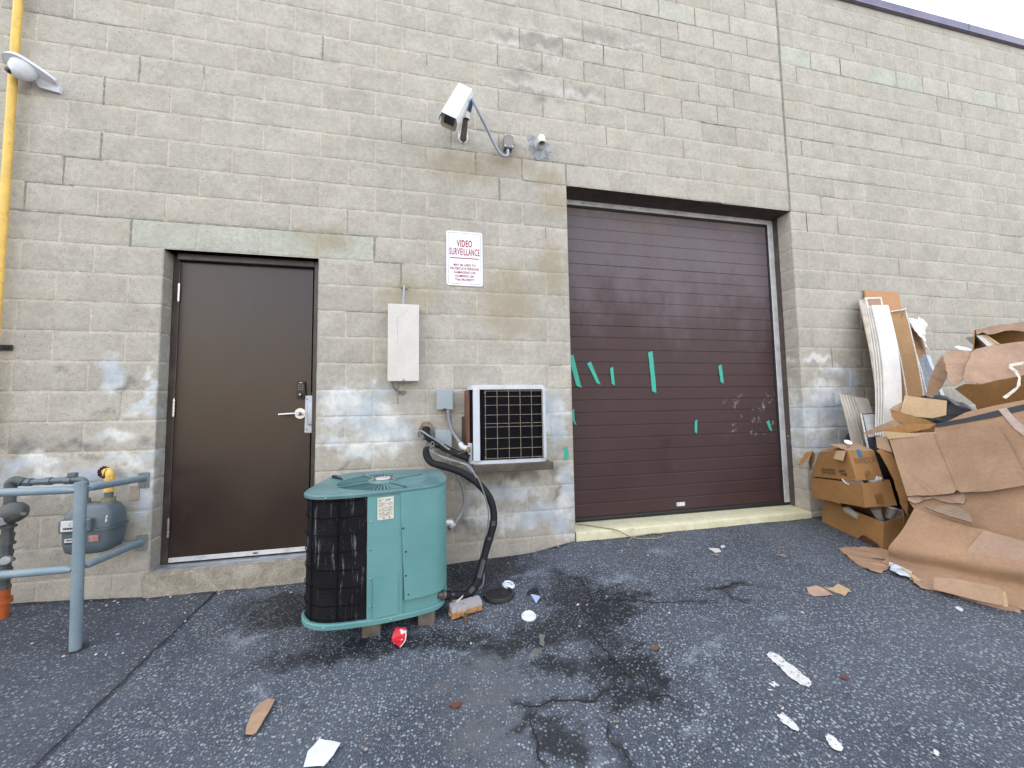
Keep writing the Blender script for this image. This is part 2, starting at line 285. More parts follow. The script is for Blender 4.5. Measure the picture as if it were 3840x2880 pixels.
gme = np_mesh('ground', V, grid_mesh('g', V, len(gx), len(gy)))
st = np.stack([blob(GSTAINS, 'R', X, Yv), blob(GSTAINS, 'G', X, Yv), blob(GSTAINS, 'B', X, Yv), np.clip((-2.63-X)/.03+.5, 0, 1)], 1)
# darker line where the paving meets the wall, and at the base of the guard post
st[:, 0] = np.maximum(st[:, 0], np.clip(1.0-np.abs(Yv+.012)/.05, 0, 1)*(.55+.45*np.sin(X*9)**2))
st[:, 0] = np.maximum(st[:, 0], np.clip(1.5-np.hypot(X+3.06, Yv+.495)/.05, 0, 1)*.9)
near = (np.abs(X) < 3) & (Yv > -2.2)
for cr in CRACKS:
    for (ax, ay), (bx, by) in zip(cr, cr[1:]):
        dx, dy = bx-ax, by-ay; tt = np.clip(((X-ax)*dx+(Yv-ay)*dy)/(dx*dx+dy*dy), 0, 1); dd = np.hypot(X-ax-tt*dx, Yv-ay-tt*dy)
        st[:, 0] = np.maximum(st[:, 0], np.where(near, np.clip(.62-dd/.07, 0, .55), 0))
set_attr(gme, 'stain', st)
g = NG('asphalt')
wv = g.n('ShaderNodeVectorMath', operation='ADD'); g.put(wv.inputs[0], g.co); g.put(wv.inputs[1], g.scale(g.noise(30, 2, out='Color'), .010)); wv = wv.outputs[0]
S = g.sep(g.attr('stain', 'Color')); SA = g.attr('stain', 'Alpha')
nb = g.noise(1.6, 5); nm = g.noise(9, 6, .65); nf = g.noise(160, 3)
vd = g.vor(72, wv); vc = g.sep(g.vor(72, wv, 'Color')); vd2 = g.vor(140, wv); vc2 = g.sep(g.vor(140, wv, 'Color'))
keep = g.math('SUBTRACT', g.math('ADD', g.rng(g.noise(5, 9, .75), .33, .67, .42, .86), g.math('MULTIPLY', S[1], .15)), g.math('ADD', g.math('MULTIPLY', SA, .22), g.math('MULTIPLY', S[2], .34)))
stone = g.math('MULTIPLY', g.rng(vd, .30, .44, 1, 0), g.math('LESS_THAN', vc[0], keep))
stone2 = g.math('MULTIPLY', g.rng(vd2, .28, .42, .8, 0), g.math('LESS_THAN', vc2[0], g.math('MULTIPLY', keep, .9)))
matrix = g.mix(g.rng(nb, .35, .65), (.044, .053, .072), (.070, .082, .106))
matrix = g.scale(matrix, g.rng(nf, .3, .7, .72, 1.3))
scol = g.mix(vc[1], (.14, .166, .208), (.35, .395, .44)); scol = g.mix(g.math('MULTIPLY', g.math('GREATER_THAN', vc[2], .86), .6), scol, (.24, .19, .14))
scol2 = g.mix(vc2[1], (.09, .108, .14), (.29, .325, .37))
vd3 = g.vor(230, wv); vc3 = g.sep(g.vor(230, wv, 'Color')); c = g.mix(g.math('MULTIPLY', g.rng(vd3, .3, .45, .75, 0), g.math('LESS_THAN', vc3[0], .55)), matrix, g.mix(vc3[1], (.07, .085, .11), (.19, .22, .26))); c = g.mix(stone2, c, scol2); c = g.mix(stone, c, scol)
c = g.mix(g.math('MULTIPLY', g.rng(g.math('ADD', S[2], g.math('MULTIPLY', g.math('SUBTRACT', g.noise(10, 9, .78), .5), 2.6)), .2, 1.5), .6), c, g.scale((.125, .118, .104) if False else g.mix(nf, (.085, .087, .088), (.165, .168, .168)), 1.))
c = g.mix(g.math('MULTIPLY', SA, .16), c, (.03, .031, .036))
dust = g.rng(g.math('ADD', S[1], g.math('MULTIPLY', g.math('SUBTRACT', g.noise(19, 9, .8), .5), 3.4)), .35, 1.9)
c = g.mix(g.math('MULTIPLY', dust, g.rng(nf, .25, .7, .25, .75)), c, (.36, .42, .51))
dust2 = g.rng(g.noise(2.7, 8, .7), .55, .75); c = g.mix(g.math('MULTIPLY', dust2, .22), c, (.16, .19, .235))
oil = g.rng(g.math('ADD', S[0], g.math('MULTIPLY', g.math('SUBTRACT', g.noise(13, 9, .78), .5), 2.9)), .0, .85)
c = g.mix(g.math('MULTIPLY', oil, .94), c, g.scale(c, g.rng(stone, 0, 1, .20, .46)))
g.bump(g.math('ADD', g.math('ADD', stone, g.math('MULTIPLY', stone2, .5)), g.math('MULTIPLY', nf, .5)), .75, .006)
rough = g.math('SUBTRACT', .86, g.math('MULTIPLY', oil, .28))
gmat = g.out(c, rough, 0, .4)
ground = obj('ground', gme, gmat); ground['kind'] = 'structure'
for p in gme.polygons: p.use_smooth = True

# cracks, seam and paint as real strips on the paving
def ribbon(mb, pts, wd, lift, seed=0, taper=True, ends=.3, jit=1.):
    P = catmull([Vector((x, y, 0)) for x, y in pts], 12); n = len(P); A = []
    for i, p in enumerate(P):
        t = (P[min(i+1, n-1)]-P[max(i-1, 0)]); t = t.normalized() if t.length > 1e-6 else Vector((1, 0, 0)); q = Vector((-t.y, t.x, 0))
        k = (1 if not taper else max(.12, min(1, min(i, n-1-i)/(n*ends)+.12)))*(.55+.9*abs(mn.noise(p*37+Vector((seed, 0, 0)))))
        j = q*jit*(mn.noise(p*17+Vector((0, seed, 5)))*.022+mn.noise(p*70+Vector((seed, 3, 5)))*.006)
        a = p+j+q*wd*k; b = p+j-q*wd*k
        A.append((mb.bm.verts.new((a.x, a.y, gz(a.x, a.y)+lift)), mb.bm.verts.new((b.x, b.y, gz(b.x, b.y)+lift))))
    for (a, b), (c_, d) in zip(A, A[1:]): mb.bm.faces.new((a, b, d, c_))
def struct(o): o['kind'] = 'structure'; return o
crackm = plain('crack_tar', (.012, .012, .014), .9, var=.3, scale=60, bump=.3)
mb = MB()
for i, c_ in enumerate(CRACKS): ribbon(mb, c_, .0045 if len(c_) > 3 else .003, .0055, i)
struct(mb.build('ground_cracks', crackm))
mb = MB(); ribbon(mb, [(-2.632, -.02), (-2.630, -.4), (-2.628, -.8), (-2.622, -1.2), (-2.62, -1.7), (-2.62, -3.2)], .007, .005, 3, taper=False, jit=.3)
struct(mb.build('paving_seam', crackm))
g = NG('worn_white_paint'); n = g.noise(70, 6, .7); wear = g.rng(n, .36, .46)
pm_col = g.mix(wear, (.10, .105, .115), g.mix(g.noise(20, 4), (.50, .51, .50), (.64, .65, .64))); g.bump(n, .4, .003); paintm = g.out(pm_col, .75)
mb = MB()
for P in MARKS:
    cx = sum(p[0] for p in P)/len(P); cy = sum(p[1] for p in P)/len(P); Q = []
    for i, p in enumerate(P):
        q = P[(i+1) % len(P)]; L_ = math.hypot(q[0]-p[0], q[1]-p[1]); k = max(1, int(L_/.008))
        for j in range(k):
            t = j/k; Q.append((p[0]+(q[0]-p[0])*t + rnd.uniform(-.004, .004), p[1]+(q[1]-p[1])*t + rnd.uniform(-.004, .004)))
    vs = [mb.bm.verts.new((x, y, gz(x, y)+.0055)) for x, y in Q]
    cv = mb.bm.verts.new((cx, cy, gz(cx, cy)+.006))
    for a, b in zip(vs, vs[1:]+vs[:1]): mb.bm.faces.new((a, b, cv))
struct(mb.build('road_paint', paintm))

# the far side of the yard, behind the camera: the doors reflect it
mb = MB(); mb.box(-60, 60, -26, -24, -1, 6.2); struct(mb.build('yard_wall', plain('beige_cladding', (.42, .36, .27), .8, var=.12, scale=.6, bump=0), sm=False))
# ------------------------------------------------------------------ the building
B = .2032
bld = thing('warehouse', 'grey concrete block warehouse wall with a brown door and a brown roller door', 'building', (0, 0, 0))
XL, XR, KT = -30, 52, 28
def opening(x0, x1, k):
    """free parts of a block span in course k"""
    res = [(x0, x1)]
    for (a, b, k0, k1) in ((-15, -10, -3, 11), (0, 12, -3, 15)):
        if k0 <= k < k1:
            nr = []
            for (p, q) in res:
                if q <= a or p >= b: nr.append((p, q)); continue
                if p < a: nr.append((p, a))
                if q > b: nr.append((b, q))
            res = nr
    return res
VS, FS, TS, WS = [], [], [], []; MV, MF, MT = [], [], []
off = [0, 0]
def add_patch(VL, FL, TL, oi, P0, U, Vv, N, us, vs, depth, tint):
    UU, VV = np.meshgrid(us, vs); P = P0 + UU.ravel()[:, None]*U + VV.ravel()[:, None]*Vv + depth.ravel()[:, None]*N
    F = grid_mesh('', P, len(us), len(vs)) + off[oi]; off[oi] += len(P)
    VL.append(P); FL.append(F); TL.append(np.full(len(P), tint))
COOL = {}
def block(P0, U, Vv, N, w_, h_, jl, jr, fine, tint):
    e = [.0, .0022, .006]
    st_ = .025 if fine else .4
    nu = max(2, int(w_/st_)); nv = max(2, int(h_/st_))
    a0, a1, b0, b1 = jl, w_-jr, .005, h_-.005
    us = np.concatenate([[a0, a0+.0001, a0+.003], np.linspace(a0+.010, a1-.010, nu), [a1-.003, a1-.0001, a1]])
    vs = np.concatenate([[b0, b0+.0001, b0+.003], np.linspace(b0+.010, b1-.010, nv), [b1-.003, b1-.0001, b1]])
    D = np.zeros((len(vs), len(us)))
    ru = np.minimum(np.arange(len(us)), np.arange(len(us))[::-1]); rv = np.minimum(np.arange(len(vs)), np.arange(len(vs))[::-1])
    R = np.minimum(ru[None, :], rv[:, None])
    D[R == 0] = -.006; D[R == 1] = -.0018; D[R == 2] = -.0004
    D += rnd.uniform(-.0005, .0005)
    if fine:
        nz = nrs.normal(0, .0007, D.shape); D += np.where(R >= 1, nz, 0); D -= np.where((R == 2) | (R == 1), np.abs(nrs.normal(0, .0012, D.shape)), 0)
    add_patch(VS, FS, TS, 0, np.array(P0, float), np.array(U, float), np.array(Vv, float), np.array(N, float), us, vs, D, tint)
nrs = np.random.RandomState(3)
UX, UZ, NY = (1, 0, 0), (0, 0, 1), (0, -1, 0)
for k in range(-3, KT):
    par = 0 if k % 2 else 1
    x = XL - 2 + par
    while x < XR:
        a, b = x, x+2
        if k >= 15 and a < 12 < b: spans = [(a, 12), (12, b)]
        elif k < 15 or True: spans = opening(a, b, k)
        for (p, q) in spans:
            fine = (-23 <= p <= 33)
            jl = 0. if (q > p and ((p == -10 and k < 11 and k >= -1) or (p == 12 and k < 15))) else .005
            jr = 0. if ((q == -15 and k < 11) or (q == 0 and k < 15)) else .005
            t = rnd.gauss(0, .33); t = max(-1, min(1, t))
            if k == 11 and -16 <= p < -8: t = 3.0 + rnd.uniform(-.1, .2)
            if (k == 23 and 12 <= p < 30): t = 3.3 if p in (12, 18, 20) else (2.7 if p == 26 else 2.0)
            if k == 24 and 0 <= p < 12: t = 2.0 + rnd.uniform(-.3, .3)
            block((p*B, 0, k*B), UX, UZ, NY, (q-p)*B, B, jl, jr, fine, t)
            us = np.linspace(0, (q-p)*B, 7 if fine else 2); vs_ = np.linspace(0, B, 5 if fine else 2)
            add_patch(MV, MF, MT, 1, np.array((p*B, 0, k*B)), np.array(UX, float), np.array(UZ, float), np.array(NY, float), us, vs_, np.full((len(vs_), len(us)), -.0024), 0)
        x += 2
# reveals of the two openings
for k in range(-1, 15):
    for (x0, nx_, kk) in ((12*B, -1, 15), (0, 1, 15)):
        block((x0, .0006, k*B), (0, 1, 0), UZ, (nx_, 0, 0), .215, B, 0, .0, True, max(-1, min(1, rnd.gauss(0, .3))))
        add_patch(MV, MF, MT, 1, np.array((x0, .0004, k*B)), np.array((0, 1., 0)), np.array((0, 0, 1.)), np.array((nx_, 0, 0.)), np.linspace(0, .22, 4), np.linspace(0, B, 4), np.full((4, 4), -.003), 0)
    if k < 11:
        for (x0, nx_) in ((-15*B, 1), (-10*B, -1)):
            block((x0, .0006, k*B), (0, 1, 0), UZ, (nx_, 0, 0), .13, B, 0, .0, True, -1.6)
            add_patch(MV, MF, MT, 1, np.array((x0, .0004, k*B)), np.array((0, 1., 0)), np.array((0, 0, 1.)), np.array((nx_, 0, 0.)), np.linspace(0, .13, 3), np.linspace(0, B, 3), np.full((3, 3), -.003), 0)
def wall_mesh(name, VL, FL, TL):
    V = np.concatenate(VL); F = np.concatenate(FL); me = np_mesh(name, V, F); T = np.concatenate(TL)
    set_attr(me, 'tint', np.clip(T, -2, 4))
    X, Y_, Zz = V[:, 0] + V[:, 1]*.6, V[:, 1], V[:, 2]
    s_ = np.stack([blob(STAINS, q, X, Zz) for q in 'RGBA'], 1)
    # darker towards the paving
    gzv = np.interp(X, ZX, ZZ); s_[:, 1] = np.maximum(s_[:, 1], np.clip(.55-(Zz-gzv)/.12, 0, .55))
    set_attr(me, 'stain', s_); return me
def masonry(name, base0, base1, mortar):
    g = NG(name)
    t = g.attr('tint'); S = g.sep(g.attr('stain', 'Color')); SA = g.attr('stain', 'Alpha')
    nb = g.noise(.9, 4); nm = g.noise(26, 9, .72); ng_ = g.noise(230, 4, .6); nl = g.noise(6, 6, .6)
    c = g.mix(g.rng(nb, .3, .7), base0, base1)
    c = g.mix(g.rng(t, 1.2, 3.3, 0, .75), c, (.365, .390, .335))
    c = g.scale(c, g.rng(g.math('MINIMUM', t, 1.1), -2, 2, .78, 1.20, False) if not mortar else 1.)
    c = g.scale(c, g.math('MULTIPLY', g.rng(nm, .25, .75, .86, 1.13), g.rng(ng_, .25, .75, .82, 1.18)))
    c = g.scale(c, g.rng(nl, .3, .7, .90, 1.08))
    # weathering: large pale and warm fields
    c = g.mix(g.math('MULTIPLY', g.rng(g.noise(1.7, 6, .65, g.map((1, 1, 1.6), loc=(3, 1, 7))), .50, .72), .35), c, g.mix(1., (.40, .365, .285), (.40, .365, .285)))
    pits = 0
    if not mortar:
        pv = g.vor(105); pc = g.sep(g.vor(105, None, 'Color')); pits = g.math('MULTIPLY', g.rng(pv, .16, .34, 1, 0), g.math('LESS_THAN', pc[0], .30))
        c = g.mix(g.math('MULTIPLY', pits, .62), c, g.scale(c, .30))
        pv2 = g.vor(42); pc2 = g.sep(g.vor(42, None, 'Color')); p2 = g.math('MULTIPLY', g.rng(pv2, .08, .2, 1, 0), g.math('LESS_THAN', pc2[0], .16)); c = g.mix(g.math('MULTIPLY', p2, .6), c, g.scale(c, .25))
    brk = g.math('MULTIPLY', g.math('SUBTRACT', g.noise(7, 8, .68), .5), 1.5)
    w_ = g.rng(g.math('ADD', SA, brk), .2, 1.1); c = g.mix(g.math('MULTIPLY', w_, .6), c, (.30, .25, .165))
    zz_ = g.n('ShaderNodeSeparateXYZ'); g.put(zz_.inputs[0], g.co)
    k_ = g.rng(g.math('ADD', S[1], g.math('MULTIPLY', g.math('SUBTRACT', g.noise(11, 9, .78), .5), 2.2)), .2, 1.5); c = g.mix(g.math('MULTIPLY', k_, g.rng(zz_.outputs[2], 2.8, 3.4, .72, .42)), c, (.085, .088, .095))
    p_ = g.rng(g.math('ADD', S[0], g.math('MULTIPLY', brk, 1.25)), .15, .95)
    pcol = g.mix(g.rng(g.noise(3.5, 3), .38, .62), (.42, .48, .54), (.66, .675, .66))
    c = g.mix(g.math('MULTIPLY', p_, g.rng(nm, .25, .6, .5, .95)), c, pcol)
    e_ = g.rng(g.math('ADD', S[2], g.math('MULTIPLY', g.math('SUBTRACT', g.noise(30, 9, .8, g.map((1, 1, .45))), .5), 2.8)), .3, 1.5); c = g.mix(g.math('MULTIPLY', e_, .55), c, (.62, .63, .61))
    h = g.math('ADD', g.math('MULTIPLY', ng_, .8), g.math('MULTIPLY', nm, .6))
    if not mortar: h = g.math('SUBTRACT', h, g.math('MULTIPLY', pits, 1.2))
    g.bump(h, .55, .004)
    return g.out(c, .93, 0, .25)
wallm = masonry('concrete_block', (.393, .376, .331), (.418, .398, .348), False)
mortm = masonry('mortar', (.450, .420, .355), (.485, .452, .378), True)
blk = obj('wall', wall_mesh('wall', VS, FS, TS), wallm, bld)
mortar_ob = obj('mortar', wall_mesh('mortar', MV, MF, MT), mortm, blk)
for o in bpy.data.meshes:
    if o.name == 'wall':
        for p in o.polygons: p.use_smooth = True
# dark re-pointed joints and the caulked control joint
REP = [('V', -17, 16, 17), ('V', -17, 17, 17.9), ('V', -17, 14, 15), ('H', 14, -18.1, -16.9), ('V', -18, 13, 14), ('H', 13, -19, -17.7), ('V', -19, 12, 13), ('H', 12, -19.6, -7.9),
       ('V', -16, 11, 12), ('V', -8, 11, 12), ('H', 11, -8, -6.9), ('V', -7, 10.1, 11), ('V', -3, 14, 15), ('H', 15, -2, .1), ('V', -2, 15, 16), ('V', 0, 15, 16), ('H', 16, -3.3, 1),
       ('H', 16, -7, -3.9), ('V', -4, 15, 16), ('H', 17, -4.1, -2.7), ('V', -7, 16, 17), ('H', 23, 13, 30), ('V', 30, 23, 24), ('V', 22, 23, 24), ('V', 20, 23, 24), ('V', 24, 23, 24), ('V', 14, 23, 24), ('V', 28, 23, 24),
       ('H', 20, 12, 20), ('H', 21, 14, 21), ('V', 13, 18.1, 18.9), ('H', 15, 12, 14.5), ('V', 13, 14, 15), ('H', 24, -2, 12), ('H', 23, 3, 12), ('H', 22, 5, 12), ('H', 9, -9, -7.2), ('H', 9, -6.2, -5.5), ('H', 19, 12, 22), ('H', 20, 20, 30), ('H', 17, 12, 20),
       ('V', -18, 18, 19), ('H', 19, -20, -16.5), ('V', -19, 19, 19), ('H', 26, 14, 24), ('V', -15, 19.05, 19.9)]
rr = random.Random(5)
for k in range(18, 26):
    for x in range(-3, 12):
        if (x - (k+1)) % 2 == 0 and rr.random() < (.75 if x < 6 else .4): REP.append(('V', x, k, k+1))
for _ in range(80):
    k = rr.randint(6, 26); x = rr.randint(-16, 32)
    if k < 15 and (-1 < x < 13): continue
    if k < 12 and -16 < x < -7: continue
    if (x-(k+1)) % 2 == 0: REP.append(('V', x, k+rr.choice([0, 0, .5]), k+1))
    else: REP.append(('H', k, x, x+rr.uniform(1, 4) if not (k < 16 and x < 0) else x+.6))
mb = MB()
def strip(mb, x0, z0, x1, z1, wd, y, seed):
    n = max(3, int(math.hypot(x1-x0, z1-z0)/.02)); A = []
    dx, dz = (x1-x0), (z1-z0); Ln = math.hypot(dx, dz); px, pz = -dz/Ln, dx/Ln
    for i in range(n+1):
        t = i/n; q = Vector((x0+dx*t, z0+dz*t, seed)); k = wd*(.8+.7*mn.noise(q*31)); j = .003*mn.noise(q*17+Vector((9, 0, 0)))
        A.append([mb.bm.verts.new((q.x+px*(j+s*k), y, q.y+pz*(j+s*k))) for s in (-1, 1)])
    for (a, b), (c_, d) in zip(A, A[1:]): mb.bm.faces.new((a, b, d, c_))
for i, (o, a, b, c_) in enumerate(REP):
    wd = rr.uniform(.0028, .0050) if i > 16 else rr.uniform(.0055, .0085)
    if o == 'V': strip(mb, a*B, b*B, a*B, max(c_, b+.3)*B, wd, .0003, i)
    else: strip(mb, b*B, a*B, c_*B, a*B, wd, .0014, i)

for dx in (-.0085, .0085): strip(mb, 12*B+dx, 15*B, 12*B+dx, 28*B, .0028, -.0029, dx)
strip(mb, 12*B, 15*B, 12*B, 28*B, .006, -.0022, 77)
nf0 = len(mb.bm.faces); mb.bm.from_mesh(mortar_ob.data)                # the re-pointed lines belong to the mortar
for i, f in enumerate(mb.bm.faces): f.material_index = 1 if i < nf0 else 0
mb.bm.to_mesh(mortar_ob.data); mb.bm.free()
mortar_ob.data.materials.append(plain('grey_mortar', (.225, .213, .186), .9, var=.3, scale=40, bump=.4))
# body of the building behind the wall, roof edge
mb = MB(); mb.box(-14, 16, .34, 16, -.6, 5.60); mb.build('building_body', plain('dark_interior', (.06, .06, .06), .9), bld, sm=False)
mb = MB(); mb.box(-14, 16, 0.012, .338, 5.45, 5.62)
for xa, xb in ((-14, XL*B-.41), (XR*B, 16)): mb.box(xa, xb, 0, .338, -.6, 5.45)
mb.build('parapet', wallm, bld, sm=False)
g = NG('bronze_flashing'); n = g.noise(5, 5); copm = g.out(g.scale(g.mix(1., (.13, .105, .15), (.13, .105, .15)), g.rng(n, .3, .7, .8, 1.2)), g.rng(n, .3, .7, .28, .42), .0, .6)
mb = MB(); prof = [(-.022, 5.582), (-.036, 5.586), (-.034, 5.600), (-.026, 5.604), (-.028, 5.690), (-.022, 5.698), (.40, 5.735), (.40, 5.702), (-.004, 5.702), (-.004, 5.582)]
for (xa, xb) in ((-14, -7.1), (-7.096, -3.05), (-3.046, 1.2), (1.204, 5.29), (5.294, 9.4), (9.404, 16)):
    mb.prism([(xa, y, z) for y, z in prof], (xb-xa, 0, 0))
cop = mb.build('coping', copm, bld, sm=False)
for x in (-3.048, 1.202, 5.292):
    mb = MB(); mb.box(x-.010, x+.010, -.0300, -.0265, 5.606, 5.689); mb.build('joint_cover', copm, cop, sm=False)

# ------------------------------------------------------------------ parts of the building: doors, frames, sills
g = NG('bronze_door_paint'); n = g.noise(2.2, 5); n2 = g.noise(180, 2)
dcol = g.mix(g.rng(n, .3, .7), (.024, .0135, .008), (.033, .0195, .0115)); sc_ = g.rng(g.noise(40, 8, .8, g.map((1, 1, .12))), .70, .76); dcol = g.mix(g.math('MULTIPLY', sc_, .3), dcol, (.16, .14, .12))
g.bump(n2, .05, .001); doorm = g.out(dcol, g.rng(n, .3, .7, .27, .34), 0, .55)
framem = plain('bronze_frame_paint', (.040, .030, .025), .45, var=.15, dirt=.25, dirtcol=(.16, .14, .12), spec=.55)
steel = plain('brushed_steel', (.62, .62, .61), .33, 1., var=.1, scale=30, bump=.03)
alu = plain('bare_aluminium', (.62, .63, .64), .5, .35, var=.12, scale=12, dirt=.25, dirtcol=(.3, .29, .27))
galv = plain('galvanised_steel', (.40, .43, .46), .45, .6, var=.15, scale=25, dirt=.15, dirtcol=(.25, .24, .22))
black = plain('black_plastic', (.012, .012, .013), .5, var=.2)
rubber = plain('black_rubber', (.014, .014, .016), .7, var=.25)
brass = plain('brass', (.55, .42, .2), .35, .9)
whitep = plain('white_plastic', (.58, .59, .60), .4, var=.05, dirt=.15, dirtcol=(.42, .40, .36))
inkred = plain('red_ink', (.30, .012, .018), .5, bump=0); inkblk = plain('black_ink', (.03, .028, .03), .6, bump=0)
g = NG('poured_concrete'); n = g.noise(12, 9, .7); n2 = g.noise(90, 5)
cc = g.scale(g.mix(g.rng(n, .35, .65), (.24, .215, .17), (.36, .335, .28)), g.rng(n2, .3, .7, .8, 1.2)); cc = g.mix(g.math('MULTIPLY', g.rng(g.noise(5, 6), .55, .7), .5), cc, (.13, .12, .10)); g.bump(n, .6, .006); concm = g.out(cc, .92)

DX0, DX1, DZ1 = -15*B, -10*B, 11*B
mb = MB(); mb.box(DX0+.001, DX0+.046, .100, .20, .0, DZ1-.001, .003); mb.box(DX1-.046, DX1-.001, .060, .20, .0, DZ1-.001, .003); mb.box(DX0+.046, DX1-.046, .062, .20, DZ1-.048, DZ1-.001, .003)
fr = mb.build('door_frame', framem, bld, sm=False)
mb = MB(); mb.box(DX0+.049, DX1-.066, .102, .146, .012, DZ1-.051, .002)
dr = mb.build('entry_door', doorm, bld, sm=False)
mb = MB(); mb.box(DX1-.0655, DX1-.0465, .125, .146, .012, DZ1-.051); mb.build('dark_door_gap', black, fr, sm=False)  # black strip standing in for the shaded gap beside the door leaf
for z0, z1 in ((1.885, 2.012), (1.043, 1.165), (.196, .318)):
    mb = MB(); q = z1-z0; x = DX0+.0475
    for i in range(5): mb.cyl((x, .091, z0+q*i/5+.001), (x, .091, z0+q*(i+1)/5-.001), .0085, 12)
    mb.cyl((x, .091, z0-.005), (x, .091, z0), .006, 10); mb.cyl((x, .091, z1), (x, .091, z1+.005), .006, 10)
    mb.build('hinge', steel, dr)
mb = MB(); mb.lathe([(0, .012), (.040, .012), (.043, .008), (.044, 0), (0, 0)], (-2.168, .102, 1.046), (0, -1, 0), 28); mb.build('handle_rose', steel, dr)
mb = MB(); P = catmull([(-2.168, .092, 1.046), (-2.168, .055, 1.046), (-2.19, .045, 1.046), (-2.24, .046, 1.044), (-2.30, .050, 1.040)], 5)
mb.tube(P, .011, 12, radii=[.017 if i < 5 else .012 for i in range(len(P))], flat=[1 if i < 5 else .8 for i in range(len(P))]); mb.cyl((-2.172, .046, 1.046), (-2.172, .034, 1.046), .013, 16); mb.build('lever_handle', steel, dr)
mb = MB(); mb.box(-2.1735, -2.1705, .0325, .036, 1.040, 1.052); mb.build('key_slot', black, dr, sm=False)
# keypad lock
kp = MB()
out_ = [(-2.192, 1.165), (-2.180, 1.158), (-2.148, 1.158), (-2.136, 1.165), (-2.133, 1.19), (-2.136, 1.285), (-2.150, 1.295), (-2.178, 1.295), (-2.192, 1.285), (-2.195, 1.19)]
kp.prism([(x, .102, z) for x, z in out_], (0, -.022, 0)); bmesh.ops.bevel(kp.bm, geom=[e for e in kp.bm.edges if abs(e.verts[0].co.y-.080) < 1e-4 and abs(e.verts[1].co.y-.080) < 1e-4], offset=.004, affect='EDGES')
lk = kp.build('keypad_lock', plain('dark_bronze_lock', (.03, .026, .023), .35, .5), dr, sm=False)
mb = MB()
for r in range(3):
    for c_ in range(3): mb.lathe([(0, .003), (.0045, .003), (.0055, 0), (0, 0)], (-2.178+c_*.014, .0805, 1.262-r*.016), (0, -1, 0), 10)
mb.build('keypad_buttons', plain('grey_buttons', (.16, .16, .155), .5), lk)
mb = MB(); mb.box(-2.176, -2.153, .0775, .0805, 1.279, 1.284, .001); mb.build('indicator_window', whitep, lk, sm=False)
mb = MB(); mb.lathe([(0, .012), (.011, .012), (.013, .008), (.020, .004), (.021, 0), (0, 0)], (-2.164, .0802, 1.19), (0, -1, 0), 20); mb.build('lock_cylinder', black, lk)
mb = MB(); mb.lathe([(0, .004), (.007, .004), (.008, 0), (0, 0)], (-2.164, .0683, 1.19), (0, -1, 0), 16); mb.build('key_cylinder', brass, lk)
# latch guard: flat plate with a pressed bulge
mb = MB(); mb.box(-2.136, -2.058, .090, .0945, .896, 1.183, .003)
mb.box(-2.112, -2.072, .066, .0899, .955, 1.135, .012, seg=3)
lg = mb.build('latch_guard', plain('zinc_plate', (.40, .45, .52), .4, .7, var=.08, scale=20), dr, sm=True, ang=30)
mb = MB(); mb.box(-2.086, -2.066, .084, .102, 1.192, 1.206, .002); mb.build('latch_bolt', whitep, dr, sm=False)
for x, z in ((-2.127, 1.172), (-2.127, .906)):
    mb = MB(); mb.lathe([(0, .005), (.005, .004), (.007, 0), (0, 0)], (x, .0900, z), (0, -1, 0), 14); mb.build('bolt', steel, lg)
for x, z in ((-2.122, 1.154), (-2.122, .923)):
    mb = MB(); mb.box(x-.004, x+.004, .0890, .0905, z-.004, z+.004); mb.build('slot', black, lg, sm=False)
# door sweep and threshold
mb = MB(); mb.box(DX0+.051, DX1-.067, .0965, .1018, .014, .046, .001); sw = mb.build('door_sweep', plain('white_aluminium', (.72, .73, .74), .35, .5, var=.05), dr, sm=False)
for i in range(5):
    mb = MB(); x = -2.98+i*.21; mb.lathe([(0, .002), (.003, .0015), (.0036, 0), (0, 0)], (x, .0965, .030), (0, -1, 0), 10); mb.build('screw', steel, sw)
text('lettering', 'NRC', .016, (-2.449, .0963, .024), (1, 0, 0), (0, 0, 1), inkblk, sw, bold=.001)
mb = MB(); mb.box(DX0+.051, DX1-.067, .1, .1018, .002, .0138); mb.build('sweep_brush', rubber, sw, sm=False)
mb = MB(); mb.prism([(DX0+.001, .012, -.004), (DX0+.001, .04, .002), (DX0+.001, .19, .002), (DX0+.001, .19, -.02), (DX0+.001, .012, -.02)], (DX1-DX0-.002, 0, 0)); mb.build('threshold', plain('worn_aluminium', (.45, .48, .52), .45, .7, dirt=.4, dirtcol=(.2, .19, .17)), bld, sm=False)
# concrete step under the door
bm = bmesh.new(); nx_ = 44
mb = MB(); xs = np.linspace(DX0-.02, DX1+.001, nx_)
top = [mb.bm.verts.new((x, -.014+rnd.uniform(-.003, .003), -.006+rnd.uniform(-.006, .002))) for x in xs]; bot = [mb.bm.verts.new((x, -.018+rnd.uniform(-.003, .003), -.3)) for x in xs]
bck = [mb.bm.verts.new((x, .19, -.006)) for x in xs]; mid = [mb.bm.verts.new((x, -.020+rnd.uniform(-.003, .002), -.03+rnd.uniform(-.006, .006))) for x in xs]
for i in range(nx_-1):
    for a, b in ((bot, mid), (mid, top), (top, bck)): mb.bm.faces.new((a[i], a[i+1], b[i+1], b[i]))
mb.build('door_step', concm, bld, sm=True, ang=50)

